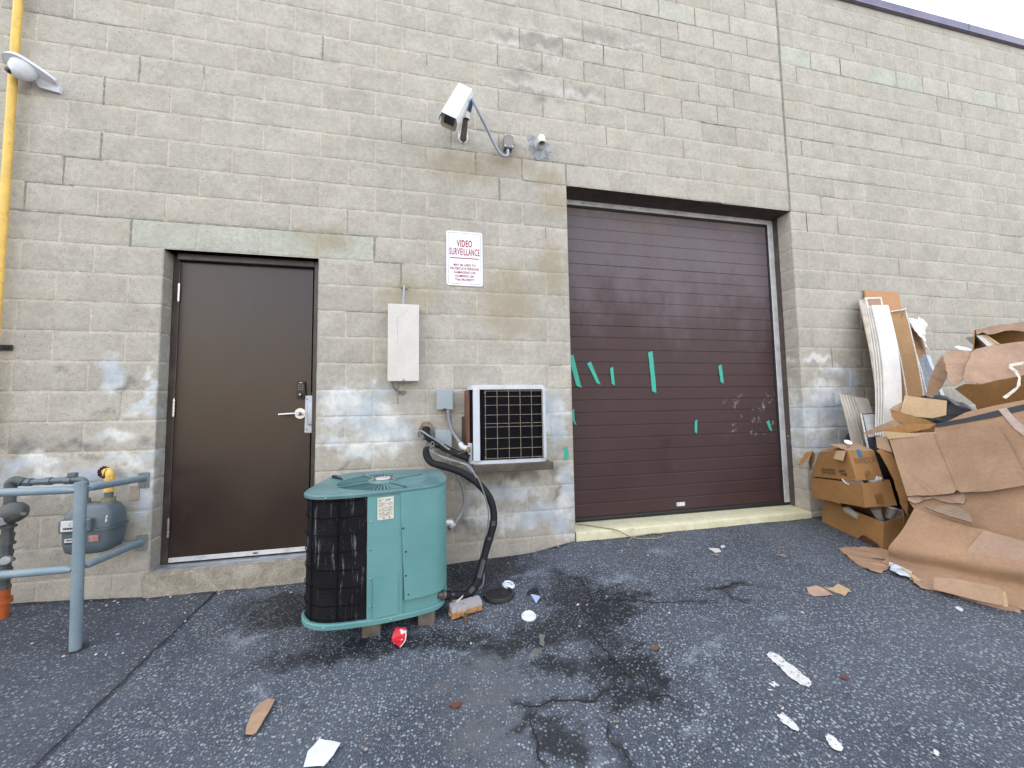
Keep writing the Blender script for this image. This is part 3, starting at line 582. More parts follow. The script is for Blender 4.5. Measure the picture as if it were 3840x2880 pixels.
# overhead door: five sections, pressed ribs
g = NG('brown_door_sheet')
n = g.noise(1.3, 6); fine = g.noise(150, 3); sep_ = g.n('ShaderNodeSeparateXYZ'); g.put(sep_.inputs[0], g.co); zz = sep_.outputs[2]; xx = sep_.outputs[0]
base = g.mix(g.rng(n, .3, .7), (.048, .0255, .0265), (.060, .034, .036))
chalk_haze = g.math('ADD', g.rng(zz, 1.2, 2.9, 0, .75), g.math('MULTIPLY', g.math('SUBTRACT', g.noise(3.0, 9, .72, g.map((1, 1, .55))), .5), 1.1))  # chalking plus reflected-sky haze painted into the colour, stronger towards the top
base = g.mix(g.math('MULTIPLY', g.rng(chalk_haze, .1, .75), .75), base, (.150, .125, .142))
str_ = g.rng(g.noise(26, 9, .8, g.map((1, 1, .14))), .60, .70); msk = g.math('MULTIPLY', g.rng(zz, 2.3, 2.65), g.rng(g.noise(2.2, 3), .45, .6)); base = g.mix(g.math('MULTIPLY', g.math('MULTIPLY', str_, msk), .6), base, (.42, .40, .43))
dt = g.math('MULTIPLY', g.rng(zz, 2.6, 3.0), g.rng(g.noise(7, 7, .7), .42, .62)); base = g.mix(g.math('MULTIPLY', dt, .55), base, (.17, .145, .10))
sm_ = g.math('MULTIPLY', g.math('MULTIPLY', g.rng(xx, 1.65, 1.85), g.rng(zz, 1.2, 1.1)), g.math('MULTIPLY', g.rng(zz, .70, .80), g.rng(g.noise(11, 6, .7), .58, .66))); base = g.mix(g.math('MULTIPLY', sm_, .55), base, (.40, .40, .46))
spk = g.rng(g.noise(55, 2, .5), .74, .78); base = g.mix(g.math('MULTIPLY', spk, .35), base, (.45, .43, .42))
base = g.scale(base, g.rng(fine, .3, .7, .92, 1.08)); g.bump(fine, .10, .0015)
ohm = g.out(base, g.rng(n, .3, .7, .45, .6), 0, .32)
oh = None
zb, zt, ns = .055, 3.02, 5; hs = (zt-zb)/ns
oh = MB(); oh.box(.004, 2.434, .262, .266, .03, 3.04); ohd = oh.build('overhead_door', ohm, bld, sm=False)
for s_ in range(ns):
    z0 = zb+s_*hs; prof = [(z0+.0005, .232), (z0+.001, .2225), (z0+.005, .220)]
    for k in range(1, 5):
        zc = z0+hs*k/5+rnd.uniform(-.004, .004); prof += [(zc-.011, .220), (zc-.007, .2235), (zc+.003, .2235), (zc+.007, .220)]
    prof += [(z0+hs-.005, .220), (z0+hs-.001, .2225), (z0+hs-.0005, .232)]
    nxx = 60; mb = MB(); rows = []
    for (z, y) in prof:
        row = []
        for i in range(nxx+1):
            x = .004+2.430*i/nxx
            dy = .0016*mn.noise(Vector((x*2.2, z*2.2, s_*3)))
            if s_ <= 0 or s_ == 1:
                d = abs(x-1.06-.02*math.sin(z*9)); dy += .010*math.exp(-(d/.020)**2)*(1 if z < .66 else 0)
            row.append(mb.bm.verts.new((x, y+dy, z)))
        rows.append(row)
    for a, b in zip(rows, rows[1:]):
        for i in range(nxx): mb.bm.faces.new((a[i], a[i+1], b[i+1], b[i]))
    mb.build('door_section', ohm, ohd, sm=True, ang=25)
mb = MB(); mb.tube([(.004, .222, .036), (2.434, .222, .036)], .020, 12); mb.build('bottom_seal', rubber, ohd)
mb = MB(); mb.box(1.125, 1.215, .2155, .2195, .088, .125, .001); mb.build('maker_plate', plain('white_plate', (.62, .62, .62), .5, dirt=.3), ohd, sm=False)
mb = MB(); mb.box(2.372, 2.4365, .205, .2185, .03, 3.048, .002); mb.build('side_trim', alu, bld, sm=False)
mb = MB(); mb.box(2.352, 2.372, .209, .219, .03, 3.0, .002); mb.build('side_seal', rubber, bld, sm=False)
mb = MB(); mb.box(2.4368, 2.4415, .150, .2185, .02, 3.046); mb.build('angle_iron', plain('brown_angle', (.06, .045, .04), .6, dirt=.4, dirtcol=(.25, .2, .16)), bld, sm=False)
mb = MB(); mb.box(.001, .063, .205, .2185, .03, 3.048, .002); mb.build('side_trim', alu, bld, sm=False)
mb = MB(); mb.box(.063, 2.3715, .203, .2165, 2.998, 3.046, .002); hd = mb.build('head_trim', alu, bld, sm=False)
mb = MB(); mb.box(.063, 2.352, .207, .217, 2.975, 2.9979, .002); mb.build('head_seal', rubber, bld, sm=False)
for x in (.25, .75, 1.25, 1.75, 2.2):
    mb = MB(); mb.lathe([(0, .003), (.005, .002), (.006, 0), (0, 0)], (x, .203, 3.022), (0, -1, 0), 12); mb.build('screw', framem, hd)
mb = MB(); mb.box(-.0, 2.438, .004, .34, 15*B-.001, 15*B+.006); mb.build('lintel_angle', plain('rusty_lintel', (.045, .030, .026), .6, dirt=.6, dirtcol=(.14, .055, .03)), bld, sm=False)
# painted sill
g = NG('cream_painted_concrete'); n = g.noise(9, 8, .7); n2 = g.noise(60, 6, .7)
cc = g.mix(g.rng(n, .35, .65), (.56, .54, .37), (.64, .62, .44)); cc = g.mix(g.math('MULTIPLY', g.rng(n2, .60, .68), .7), cc, (.17, .16, .12)); cc = g.mix(g.math('MULTIPLY', g.rng(g.noise(16, 9, .8, g.map((1, .25, 1))), .60, .66), .5), cc, (.10, .095, .08))
g.bump(n2, .3, .004); sillm = g.out(cc, .55)
mb = MB(); nx_ = 110; xs = np.linspace(.002, 2.432, nx_); R = []
for (y, z, j) in ((.30, .016, 0), (.1, .013, .001), (.0, .008, .002), (-.009, .002, .004), (-.013, -.012, .004), (-.012, -.20, .003)):
    R.append([mb.bm.verts.new((x, y+rnd.uniform(-j, j), z+rnd.uniform(-j, j)*.7)) for x in xs])
for a, b in zip(R, R[1:]):
    for i in range(nx_-1): mb.bm.faces.new((a[i], a[i+1], b[i+1], b[i]))
mb.build('door_sill', sillm, bld, sm=True, ang=50)
# cement patch round the vent pipe, hole for the line set, hole for the gas pipe, conduit hole, rusty plate
def patch(name, cx, cz, pts, m, y=-.004, th=.004, n=5):
    mb = MB(); P = catmull([(cx+a, y, cz+b) for a, b in pts], n, True); P = [p+Vector((rnd.uniform(-.004, .004), 0, rnd.uniform(-.004, .004))) for p in P]
    mb.prism(P, (0, th+.006, 0)); return mb.build(name, m, bld, sm=False)
patch('cement_patch', -.25, 3.37, [(-.075, .105), (.0, .085), (.06, .07), (.105, .03), (.115, -.02), (.09, -.05), (.10, -.10), (.05, -.09), (.02, -.115), (-.03, -.12), (-.055, -.07), (-.09, -.03), (-.08, .03), (-.105, .07)], plain('grey_cement', (.27, .285, .31), .9, var=.35, scale=18, bump=.5, dirt=.3, dirtcol=(.45, .47, .5)))
patch('foam_patch', -1.222, .91, [(-.05, .02), (-.03, .05), (.01, .052), (.045, .02), (.045, -.03), (.01, -.05), (-.03, -.04), (-.055, -.01)], plain('old_foam', (.20, .165, .13), .9, var=.4, scale=30, bump=.6), -.022, .022)
patch('foam_patch', -1.397, 2.045, [(-.03, .01), (-.012, .025), (.012, .022), (.026, .005), (.02, -.018), (-.02, -.015)], plain('old_putty', (.26, .235, .17), .9, var=.3, scale=30, bump=.5), -.010, .012)
patch('pipe_hole', -3.328, .676, [(-.038, 0), (-.026, .028), (0, .040), (.028, .027), (.038, 0), (.027, -.028), (0, -.040), (-.028, -.027)], plain('dark_hole', (.022, .012, .010), .95), -.0030, .001)
patch('wire_hole', -1.418, 1.195, [(-.034, 0), (-.01, .016), (.03, .014), (.04, -.004), (.012, -.018), (-.02, -.014)], plain('stained_putty', (.20, .185, .155), .9, var=.3, bump=.5), -.006, .006)
mb = MB(); mb.box(-3.177, -3.122, -.006, .004, .481, .577, .001); mb.cyl((-3.140, -.0065, .497), (-3.140, -.0045, .497), .007, 12)
tag(mb.build('wall_plate', plain('rusted_plate', (.36, .32, .27), .8, .2, var=.2, dirt=.75, dirtcol=(.26, .10, .035), dscale=16), None, sm=False), 'small square rusty steel plate bolted to the wall between the two guard rail brackets', 'plate')

# ------------------------------------------------------------------ things fixed to the wall
# yellow gas riser pipe at the left
yel = plain('yellow_gas_paint', (.72, .47, .10), .45, var=.10, scale=10, dirt=.30, dirtcol=(.20, .12, .05), dscale=22)
t = thing('gas_pipe', 'tall yellow gas pipe running up the wall at the left edge', 'pipe', (-3.925, -.05, 1.2))
mb = MB(); mb.tube([(-3.912, -.05, -.14), (-3.915, -.05, 1.15), (-3.918, -.05, 2.4), (-3.925, -.05, 3.6), (-3.925, -.05, 5.5)], .0215, 18); mb.build('pipe', yel, t)
mb = MB(); mb.box(-3.99, -3.860, -.014, -.003, 1.49, 1.525, .002); mb.cyl((-3.875, -.013, 1.507), (-3.875, -.021, 1.507), .008, 6); mb.build('pipe_strap', plain('black_strap', (.02, .02, .022), .5, .3), t, sm=False)

# dome camera on an angled bracket
t = thing('dome_camera', 'white dome security camera tilted down on a bracket beside the yellow pipe', 'camera', (-3.82, -.06, 3.35))
grey_w = plain('aged_white_casing', (.64, .66, .69), .45, var=.06, dirt=.35, dirtcol=(.38, .36, .33), dscale=7)
ax_ = Vector((-.05, -.42, -.90)).normalized(); q_ = Vector((0, 0, -1)).rotation_difference(ax_)
cpos = Vector((-3.82, -.085, 3.375))
def loc_(a, b, c_, O=cpos, q=None): return O + (q or q_) @ Vector((a, b, c_))
mb = MB(); pl = catmull([(-.10, .00, 0), (-.085, -.060, 0), (-.03, -.085, 0), (.03, -.07, 0), (.115, .015, 0), (.125, .055, 0), (.05, .075, 0), (-.06, .065, 0)], 5, True)
mb.prism([loc_(p.x, p.y, .006) for p in pl], q_ @ Vector((0, 0, -.020)))
mb.prism([(-3.80, -.03, 3.30), (-3.695, -.02, 3.285), (-3.69, -.022, 3.33), (-3.80, -.10, 3.40), (-3.90, -.10, 3.45)], (0, .10, .02))
mb.build('mount_bracket', grey_w, t, sm=False)
mb = MB()
prof = [(0, -.098), (.020, -.094), (.038, -.078), (.048, -.056)]
for i in range(5):
    z = -.050+i*.010; prof += [(.0525+.002*i, z), (.0545+.002*i, z+.0045), (.0530+.002*i, z+.008)]
prof += [(.064, .010), (0, .010)]
mb.lathe([(r, -z) for r, z in prof][::1], loc_(-.005, -.005, -.012), ax_, 28); mb.build('dome', grey_w, t)
mb = MB(); mb.lathe([(0, .018), (.014, .015), (.020, .004), (.020, -.006), (0, -.006)], loc_(-.034, -.020, -.092), (q_ @ Vector((-.55, -.25, -.8))), 18); mb.build('lens', plain('dark_lens', (.012, .014, .03), .12, spec=.8), t)

# box camera, conduit, junction box
cw = plain('white_housing_paint', (.70, .72, .73), .38, var=.05, scale=8, dirt=.25, dirtcol=(.45, .42, .36))
t = thing('box_camera', 'long white box security camera pointing steeply down with a grey conduit', 'camera', (-.92, 0, 3.37))
Fp, Bp = Vector((-1.056, -.385, 3.185)), Vector((-.922, -.205, 3.590))
A = (Fp-Bp).normalized(); Nn = Vector((.08, -1, .2)); Nn = (Nn-A*Nn.dot(A)).normalized(); Sx = Nn.cross(A).normalized()   # A forward, Nn top, Sx side
if Sx.x < 0: Sx = -Sx
def cp(a, s, n): return Bp + A*a + Sx*s + Nn*n
Lh = (Fp-Bp).length
def loft(mb, secs, cap=True):
    R = [[mb.bm.verts.new(p) for p in s_] for s_ in secs]
    for a, b in zip(R, R[1:]):
        for i in range(len(a)): mb.bm.faces.new((a[i], a[(i+1) % len(a)], b[(i+1) % len(b)], b[i]))
    if cap: mb.bm.faces.new(R[0][::-1]); mb.bm.faces.new(R[-1])
oct_ = [(-.062, -.060), (-.066, .010), (-.052, .040), (.052, .040), (.066, .010), (.062, -.060), (.050, -.070), (-.050, -.070)]
mb = MB(); loft(mb, [[cp(a, s*k, n*k) for s, n in oct_] for a, k in ((.0, .93), (.006, .97), (Lh*.9, .97))]); hb = mb.build('housing', cw, t, sm=False)
shade = [(-.070, -.020), (-.071, .014), (-.055, .047), (-.049, .050), (-.046, .047), (.046, .047), (.049, .050), (.055, .047), (.071, .014), (.070, -.045), (.067, -.045), (.068, .012), (.053, .044), (-.053, .044), (-.068, .012), (-.067, -.020)]
mb = MB(); loft(mb, [[cp(a, s, n) for s, n in shade] for a in (-.004, Lh+.012)]); mb.build('sun_shield', cw, t, sm=False)
mb = MB(); loft(mb, [[cp(-.008, s*.98, n*.98) for s, n in oct_], [cp(0, s*1.0, n*1.0) for s, n in oct_]]); mb.build('rear_cap', plain('tan_cap', (.35, .31, .24), .5), t, sm=False)
mb = MB()
fr_o = [(-.060, -.058), (-.060, .036), (.060, .036), (.060, -.058), (.046, -.072), (-.046, -.072)]; fr_i = [(-.040, -.034), (-.040, .022), (.040, .022), (.040, -.034), (.030, -.042), (-.030, -.042)]
a1 = Lh-.028
O_ = [mb.bm.verts.new(cp(a1, s, n)) for s, n in fr_o]; I_ = [mb.bm.verts.new(cp(a1, s, n)) for s, n in fr_i]; J_ = [mb.bm.verts.new(cp(a1-.014, s, n)) for s, n in fr_i]; K_ = [mb.bm.verts.new(cp(a1-.03, s, n)) for s, n in fr_o]
for i in range(6):
    j = (i+1) % 6; mb.bm.faces.new((O_[i], O_[j], I_[j], I_[i])); mb.bm.faces.new((I_[i], I_[j], J_[j], J_[i])); mb.bm.faces.new((K_[i], K_[j], O_[j], O_[i]))
mb.build('front_bezel', plain('tan_bezel', (.40, .35, .26), .5, dirt=.3), t, sm=False)
mb = MB(); mb.prism([cp(a1-.012, s, n) for s, n in fr_i], -A*.004); mb.build('window', plain('dark_glass', (.015, .016, .018), .08, spec=.9), t, sm=False)
mb = MB(); mb.tube(catmull([cp(Lh*.50, .0, -.068), (-.925, -.245, 3.45), (-.915, -.215, 3.41)], 5), .022, 12, flat=[1]*11); mb.build('swivel_knuckle', plain('rusty_copper_bracket', (.42, .16, .07), .55, .3, var=.3, dirt=.5, dirtcol=(.16, .07, .04), dscale=14), t)
mb = MB(); mb.lathe([(0, .03), (.030, .03), (.034, .026), (.034, -.018), (.030, -.018), (.028, -.004), (0, -.004)], (-.912, -.200, 3.392), (0, -.35, 1), 22); mb.build('swivel_cup', cw, t)
mb = MB(); mb.tube(catmull([(-.913, -.195, 3.385), (-.914, -.14, 3.372), (-.918, -.07, 3.352), (-.919, -.008, 3.338)], 4), .02, 4, radii=[.018+.011*i/12 for i in range(13)]); mb.build('bracket_arm', plain('dark_bracket', (.10, .075, .06), .6, .2, var=.3, dirt=.4, dirtcol=(.4, .38, .34)), t, sm=False)
mb = MB(); mb.prism([(-.962, -.001, 3.415), (-.878, -.001, 3.415), (-.876, -.001, 3.350), (-.900, -.001, 3.312), (-.940, -.001, 3.312), (-.963, -.001, 3.350)], (0, -.010, 0)); mb.build('wall_plate', cw, t, sm=False)
for x, z in ((-.950, 3.402), (-.890, 3.402), (-.919, 3.336), (-.919, 3.320)):
    mb = MB(); mb.cyl((x, -.0105, z), (x, -.0125, z), .006, 12); mb.build('bolt', black, t)
mb = MB(); mb.tube([cp(.085, .062, -.045), cp(.105, .085, -.055), (-.868, -.285, 3.472)], .014, 12); mb.build('blue_connector', plain('blue_plastic', (.03, .16, .36), .4), t)
condm = plain('grey_conduit', (.33, .36, .42), .5, var=.08)
mb = MB(); mb.tube(catmull([(-.870, -.283, 3.475), (-.830, -.26, 3.424), (-.783, -.22, 3.374), (-.726, -.16, 3.327), (-.674, -.11, 3.273), (-.624, -.08, 3.223), (-.581, -.07, 3.198), (-.545, -.06, 3.221), (-.540, -.045, 3.276)], 6), .0115, 12)
tag(mb.build('conduit', condm), 'grey flexible conduit drooping from the box camera to the small grey box', 'conduit')
t = thing('junction_box', 'small grey weatherproof box on the wall beside the white vent pipe', 'electrical box', (-.535, -.03, 3.345))
gb = plain('grey_enclosure', (.22, .215, .20), .5, var=.1, dirt=.3, dirtcol=(.35, .33, .3))
mb = MB(); mb.box(-.573, -.497, -.050, -.001, 3.290, 3.400, .004); mb.build('enclosure', gb, t, sm=False)
mb = MB(); mb.box(-.576, -.494, -.062, -.0505, 3.287, 3.403, .004); ld = mb.build('lid', gb, t, sm=False)
for x in (-.566, -.504):
    for z in (3.297, 3.393):
        mb = MB(); mb.cyl((x, -.062, z), (x, -.066, z), .006, 10); mb.build('screw', steel, ld)
mb = MB(); mb.cyl((-.540, -.03, 3.289), (-.540, -.03, 3.262), .014, 6); mb.build('cable_gland', gb, t, sm=False)

# vent pipe
t = thing('vent_pipe', 'short white plastic vent elbow sticking out of a grey cement patch', 'pipe', (-.258, 0, 3.365))
pvc = plain('aged_white_pvc', (.70, .70, .66), .35, var=.05, dirt=.3, dirtcol=(.42, .36, .26))
mb = MB(); mb.tube([(-.256, .01, 3.372), (-.256, -.052, 3.372)], .030, 22); mb.tube([(-.256, -.046, 3.372), (-.256, -.060, 3.372)], .034, 22); mb.build('pipe', pvc, t)
mb = MB(); P = catmull([(-.256, -.058, 3.372), (-.256, -.085, 3.378), (-.258, -.112, 3.368), (-.2595, -.124, 3.345), (-.260, -.126, 3.312)], 6)
mb.tube(P, .033, 24, cap=False); P2 = P[::-1]; mb.tube(P2[:18], .027, 24, cap=False)
e1 = P[-1]; mb.lathe([(.027, 0), (.034, 0), (.034, .010)], e1, (0, 0, 1), 24); mb.build('elbow', pvc, t)
mb = MB(); mb.lathe([(0, 0), (.0268, 0)], e1+Vector((0, 0, .035)), (0, 0, 1), 24); mb.build('pipe_bore', plain('dark_bore', (.02, .012, .008), .9), t)

# warning sign
t = thing('warning_sign', 'white VIDEO SURVEILLANCE warning sign with red letters on the block wall', 'sign', (-.914, -.004, 2.308))
sg = plain('white_sign_face', (.76, .78, .82), .35, var=.03, scale=3, bump=0)
def rr_rect(x0, x1, z0, z1, r, n=6):
    P = []
    for cx, cz, a0 in ((x1-r, z1-r, 0), (x0+r, z1-r, 90), (x0+r, z0+r, 180), (x1-r, z0+r, 270)):
        for i in range(n+1): a = math.radians(a0+90*i/n); P.append((cx+r*math.cos(a), cz+r*math.sin(a)))
    return P
mb = MB(); mb.prism([(x, -.0045, z) for x, z in rr_rect(-1.064, -.764, 2.077, 2.538, .022)], (0, -.0035, 0)); mb.build('panel', sg, t, sm=False)
mb = MB(); a = [mb.bm.verts.new((x, -.0088, z)) for x, z in rr_rect(-1.050, -.778, 2.091, 2.524, .014)]; b = [mb.bm.verts.new((x, -.0088, z)) for x, z in rr_rect(-1.0475, -.7805, 2.0935, 2.5215, .012)]
for i in range(len(a)): j = (i+1) % len(a); mb.bm.faces.new((a[i], a[j], b[j], b[i]))
mb.build('border_line', plain('grey_ink', (.12, .12, .13), .5, bump=0), t, sm=False)
U_, V_ = (1, 0, 0), (0, 0, 1)
text('lettering', 'VIDEO', .080, (-.914, -.0086, 2.408), U_, V_, inkred, t, width=.128, bold=.0019, spacing=1.12)
text('lettering', 'SURVEILLANCE', .082, (-.914, -.0086, 2.336), U_, V_, inkred, t, width=.250, bold=.0014, spacing=1.18)
for i, s in enumerate(('MAY BE USED TO', 'PROSECUTE PERSONS', 'DAMAGING OR', 'DUMPING ON', 'THIS PROPERTY')):
    text('lettering', s, .0285, (-.914, -.0086, 2.242-i*.0312), U_, V_, inkred, t, width=(.182, .238, .180, .155, .162)[i], bold=.0004)
mb = MB(); mb.box(-1.035, -.793, -.0090, -.0082, 2.306, 2.3135); mb.build('red_rule', inkred, t, sm=False)

# tall white box with chain
t = thing('utility_box', 'tall white metal utility box with a hanging chain on the wall', 'electrical box', (-1.393, 0, 1.58))
ub = plain('scuffed_white_metal', (.54, .53, .50), .42, .15, var=.08, scale=6, dirt=.30, dirtcol=(.42, .40, .36), dscale=9)
mb = MB(); mb.box(-1.505, -1.281, -.080, -.002, 1.288, 1.872, .004); mb.build('enclosure', ub, t, sm=False)
mb = MB(); mb.box(-1.510, -1.277, -.094, -.0802, 1.279, 1.879, .005, seg=2); cv = mb.build('cover', ub, t, sm=False)
mb = MB()
ch_ = [(-1.44, 1.77), (-1.442, 1.73), (-1.438, 1.66), (-1.436, 1.60), (-1.438, 1.56)]; mb.tube(catmull([(x, -.0938, z) for x, z in ch_], 5), .0012, 5); mb.tube(catmull([(-1.44, -.0938, 1.77), (-1.41, -.0938, 1.80), (-1.36, -.0938, 1.835)], 5), .0012, 5)
mb.build('scratch', plain('scratch_grey', (.33, .32, .31), .5), cv)
mb = MB(); mb.lathe([(0, .006), (.007, .006), (.009, .003), (.013, .002), (.013, 0), (0, 0)], (-1.392, -.0935, 1.292), (0, -1, 0), 16); mb.build('cover_screw', galv, cv)
mb = MB()
for i in range(14):
    z = 1.290-i*.0135; pts = [(-1.436+(.0045*math.cos(a) if i % 2 else 0), -.072+(0 if i % 2 else .0045*math.cos(a)), z+.009*math.sin(a)) for a in [2*math.pi*k/10 for k in range(10)]]
    mb.tube(pts+[pts[0]], .0026, 5, cap=False)
mb.build('chain', plain('dull_chain', (.22, .21, .20), .5, .7), t)
for i, dx in enumerate((0, .008, .016)):
    mb = MB(); mb.tube(catmull([(-1.485+dx, -.05, 1.29), (-1.482+dx, -.055, 1.25), (-1.46+dx, -.05, 1.215), (-1.425+dx*.5, -.012, 1.197)], 6), .0032, 8); mb.build('cable', plain('grey_cable', (.16, .15, .14), .6), t)
mb = MB(); mb.tube(catmull([(-1.394, -.002, 2.045), (-1.394, -.030, 2.035), (-1.396, -.045, 1.99), (-1.399, -.048, 1.93), (-1.400, -.045, 1.868)], 6), .0085, 10); mb.build('top_cable', condm, t)

# disconnect boxes
bg_ = plain('blue_grey_enclosure', (.285, .335, .375), .42, .1, var=.06, scale=8, dirt=.2, dirtcol=(.38, .38, .36))
t = thing('disconnect_box', 'upper blue grey disconnect box with a conduit below it, beside the wall air conditioner', 'electrical box', (-1.082, 0, 1.14))
mb = MB(); mb.box(-1.142, -1.024, -.060, -.001, 1.060, 1.216, .003); mb.build('enclosure', bg_, t, sm=False)
mb = MB(); mb.box(-1.146, -1.018, -.078, -.0602, 1.056, 1.221, .004); ld = mb.build('door', bg_, t, sm=False)
mb = MB(); mb.box(-1.098, -1.066, -.0795, -.074, 1.058, 1.066, .001); mb.build('latch', black, ld, sm=False)
mb = MB(); mb.cyl((-1.054, -.045, 1.060), (-1.054, -.045, 1.038), .018, 6); mb.build('conduit_fitting', galv, t, sm=False)
t = thing('disconnect_box', 'lower blue grey box behind the black hose left of the wall air conditioner', 'electrical box', (-1.092, 0, .82))
mb = MB(); mb.box(-1.152, -1.032, -.045, -.001, .742, .896, .003); mb.build('enclosure', bg_, t, sm=False)
mb = MB(); mb.box(-1.157, -1.027, -.060, -.0452, .736, .901, .004); mb.build('door', bg_, t, sm=False)
mb = MB(); mb.cyl((-1.064, -.045, .742), (-1.064, -.045, .715), .014, 6); mb.build('conduit_fitting', brass, t, sm=False)

def ribbed(path, r, pitch=.006, amp=.0010, n=10):
    P = catmull(path, 14); mb = MB(); L_ = 0; rad = []
    for i, p in enumerate(P):
        if i: L_ += (p-P[i-1]).length
        rad.append(r+amp*math.sin(L_/pitch*2*math.pi))
    return mb.tube(P, r, n, radii=rad)
fcm = plain('grey_flexible_conduit', (.21, .22, .235), .5, var=.12)
t = thing('conduit', 'grey flexible conduit from the upper disconnect box to the wall air conditioner', 'conduit', (-1.0, -.1, .9))
mb = ribbed([(-1.054, -.045, 1.045), (-1.050, -.05, 1.0), (-1.046, -.05, .959), (-1.019, -.06, .880), (-.981, -.09, .819), (-.955, -.13, .781)], .0155, .012, .0004, 12); mb.build('hose', fcm, t)
mb = MB(); mb.tube(catmull([(-.966, -.118, .795), (-.950, -.14, .770), (-.925, -.18, .762), (-.900, -.19, .762)], 5), .021, 14); mb.build('elbow_fitting', whitep, t)
t = thing('conduit', 'grey flexible conduit curving from the lower box down to the green condenser', 'conduit', (-1.0, -.2, .45))
mb = ribbed([(-1.064, -.045, .725), (-1.055, -.06, .69), (-1.043, -.08, .65), (-1.001, -.12, .569), (-.965, -.14, .50), (-.945, -.16, .427), (-.944, -.18, .352), (-.971, -.22, .295), (-1.015, -.28, .252), (-1.045, -.34, .236), (-1.06, -.38, .245), (-1.055, -.40, .272)], .0135, .012, .0004, 12); mb.build('hose', fcm, t)
mb = MB(); mb.tube(catmull([(-1.050, -.398, .262), (-1.052, -.404, .286), (-1.075, -.408, .290), (-1.100, -.41, .290)], 5), .019, 14); mb.lathe([(.020, 0), (.027, 0), (.027, .014), (.020, .014)], (-1.048, -.402, .272), (.3, .1, 1), 14); mb.build('elbow_fitting', whitep, t)

# refrigerant lines
foam = plain('black_pipe_insulation', (.011, .012, .015), .7, var=.25, scale=20, bump=.15, spec=.25)
t = thing('insulated_hose', 'thick black insulated hose looping from the wall down to the green condenser', 'hose', (-.9, -.3, .4))
HOSE = [(-1.214, -.100, .776), (-1.224, -.110, .724), (-1.186, -.140, .665), (-1.098, -.190, .637), (-1.000, -.250, .611), (-.905, -.300, .561), (-.822, -.330, .489), (-.771, -.360, .408), (-.753, -.380, .316), (-.766, -.400, .228), (-.816, -.440, .107), (-.866, -.500, -.011), (-.906, -.550, -.078), (-.965, -.585, -.108), (-1.057, -.640, -.078), (-1.100, -.665, -.062)]
P = catmull(HOSE, 8); mb = MB(); n = len(P)
mb.tube(P, .026, 14, radii=[.0255+.0022*mn.noise(p*14) - (.004 if i < 3 else 0) for i, p in enumerate(P)]); ins = mb.build('insulation', foam, t)
for i, (a, b) in enumerate(((68, 71), (76, 77), (84, 92), (98, 103), (112, 115))):
    mb = MB(); mb.tube(P[a:b+1], .029, 12); mb.build('tape_wrap', plain('black_tape', (.010, .011, .016), .35, spec=.6), ins)
mb = MB(); mb.tube([(-1.095, -.662, -.063), (-1.150, -.695, -.040)], .020, 14); mb.tube([(-1.105, -.668, -.058), (-1.122, -.678, -.051)], .026, 14); mb.build('valve_end', plain('dull_valve', (.13, .12, .11), .5, .5), t)
mb = MB(); mb.tube([(-1.205, -.095, .800), (-1.212, -.098, .775)], .012, 10); mb.build('copper_end', plain('dull_copper', (.10, .12, .13), .5, .5), t)
t = thing('insulated_hose', 'short black insulated pipe from the wall hole across to the wall air conditioner', 'hose', (-1.1, -.1, .8))
P = catmull([(-1.222, .0, .905), (-1.226, -.055, .893), (-1.212, -.085, .852), (-1.180, -.095, .822), (-1.131, -.100, .786), (-1.077, -.120, .759), (-1.019, -.155, .731), (-.966, -.18, .712), (-.905, -.20, .690)], 6)
mb = MB(); mb.tube(P, .0255, 14, radii=[.027+.0022*mn.noise(p*19)-(.006 if 25 <= i <= 26 else 0) for i, p in enumerate(P)]); ins = mb.build('insulation', foam, t)
mb = MB(); mb.tube(P[22:25], .0290, 12); mb.build('tape_wrap', black, ins)
ww = plain('grey_wire', (.17, .18, .20), .5); bw = plain('brown_wire', (.10, .07, .055), .55)
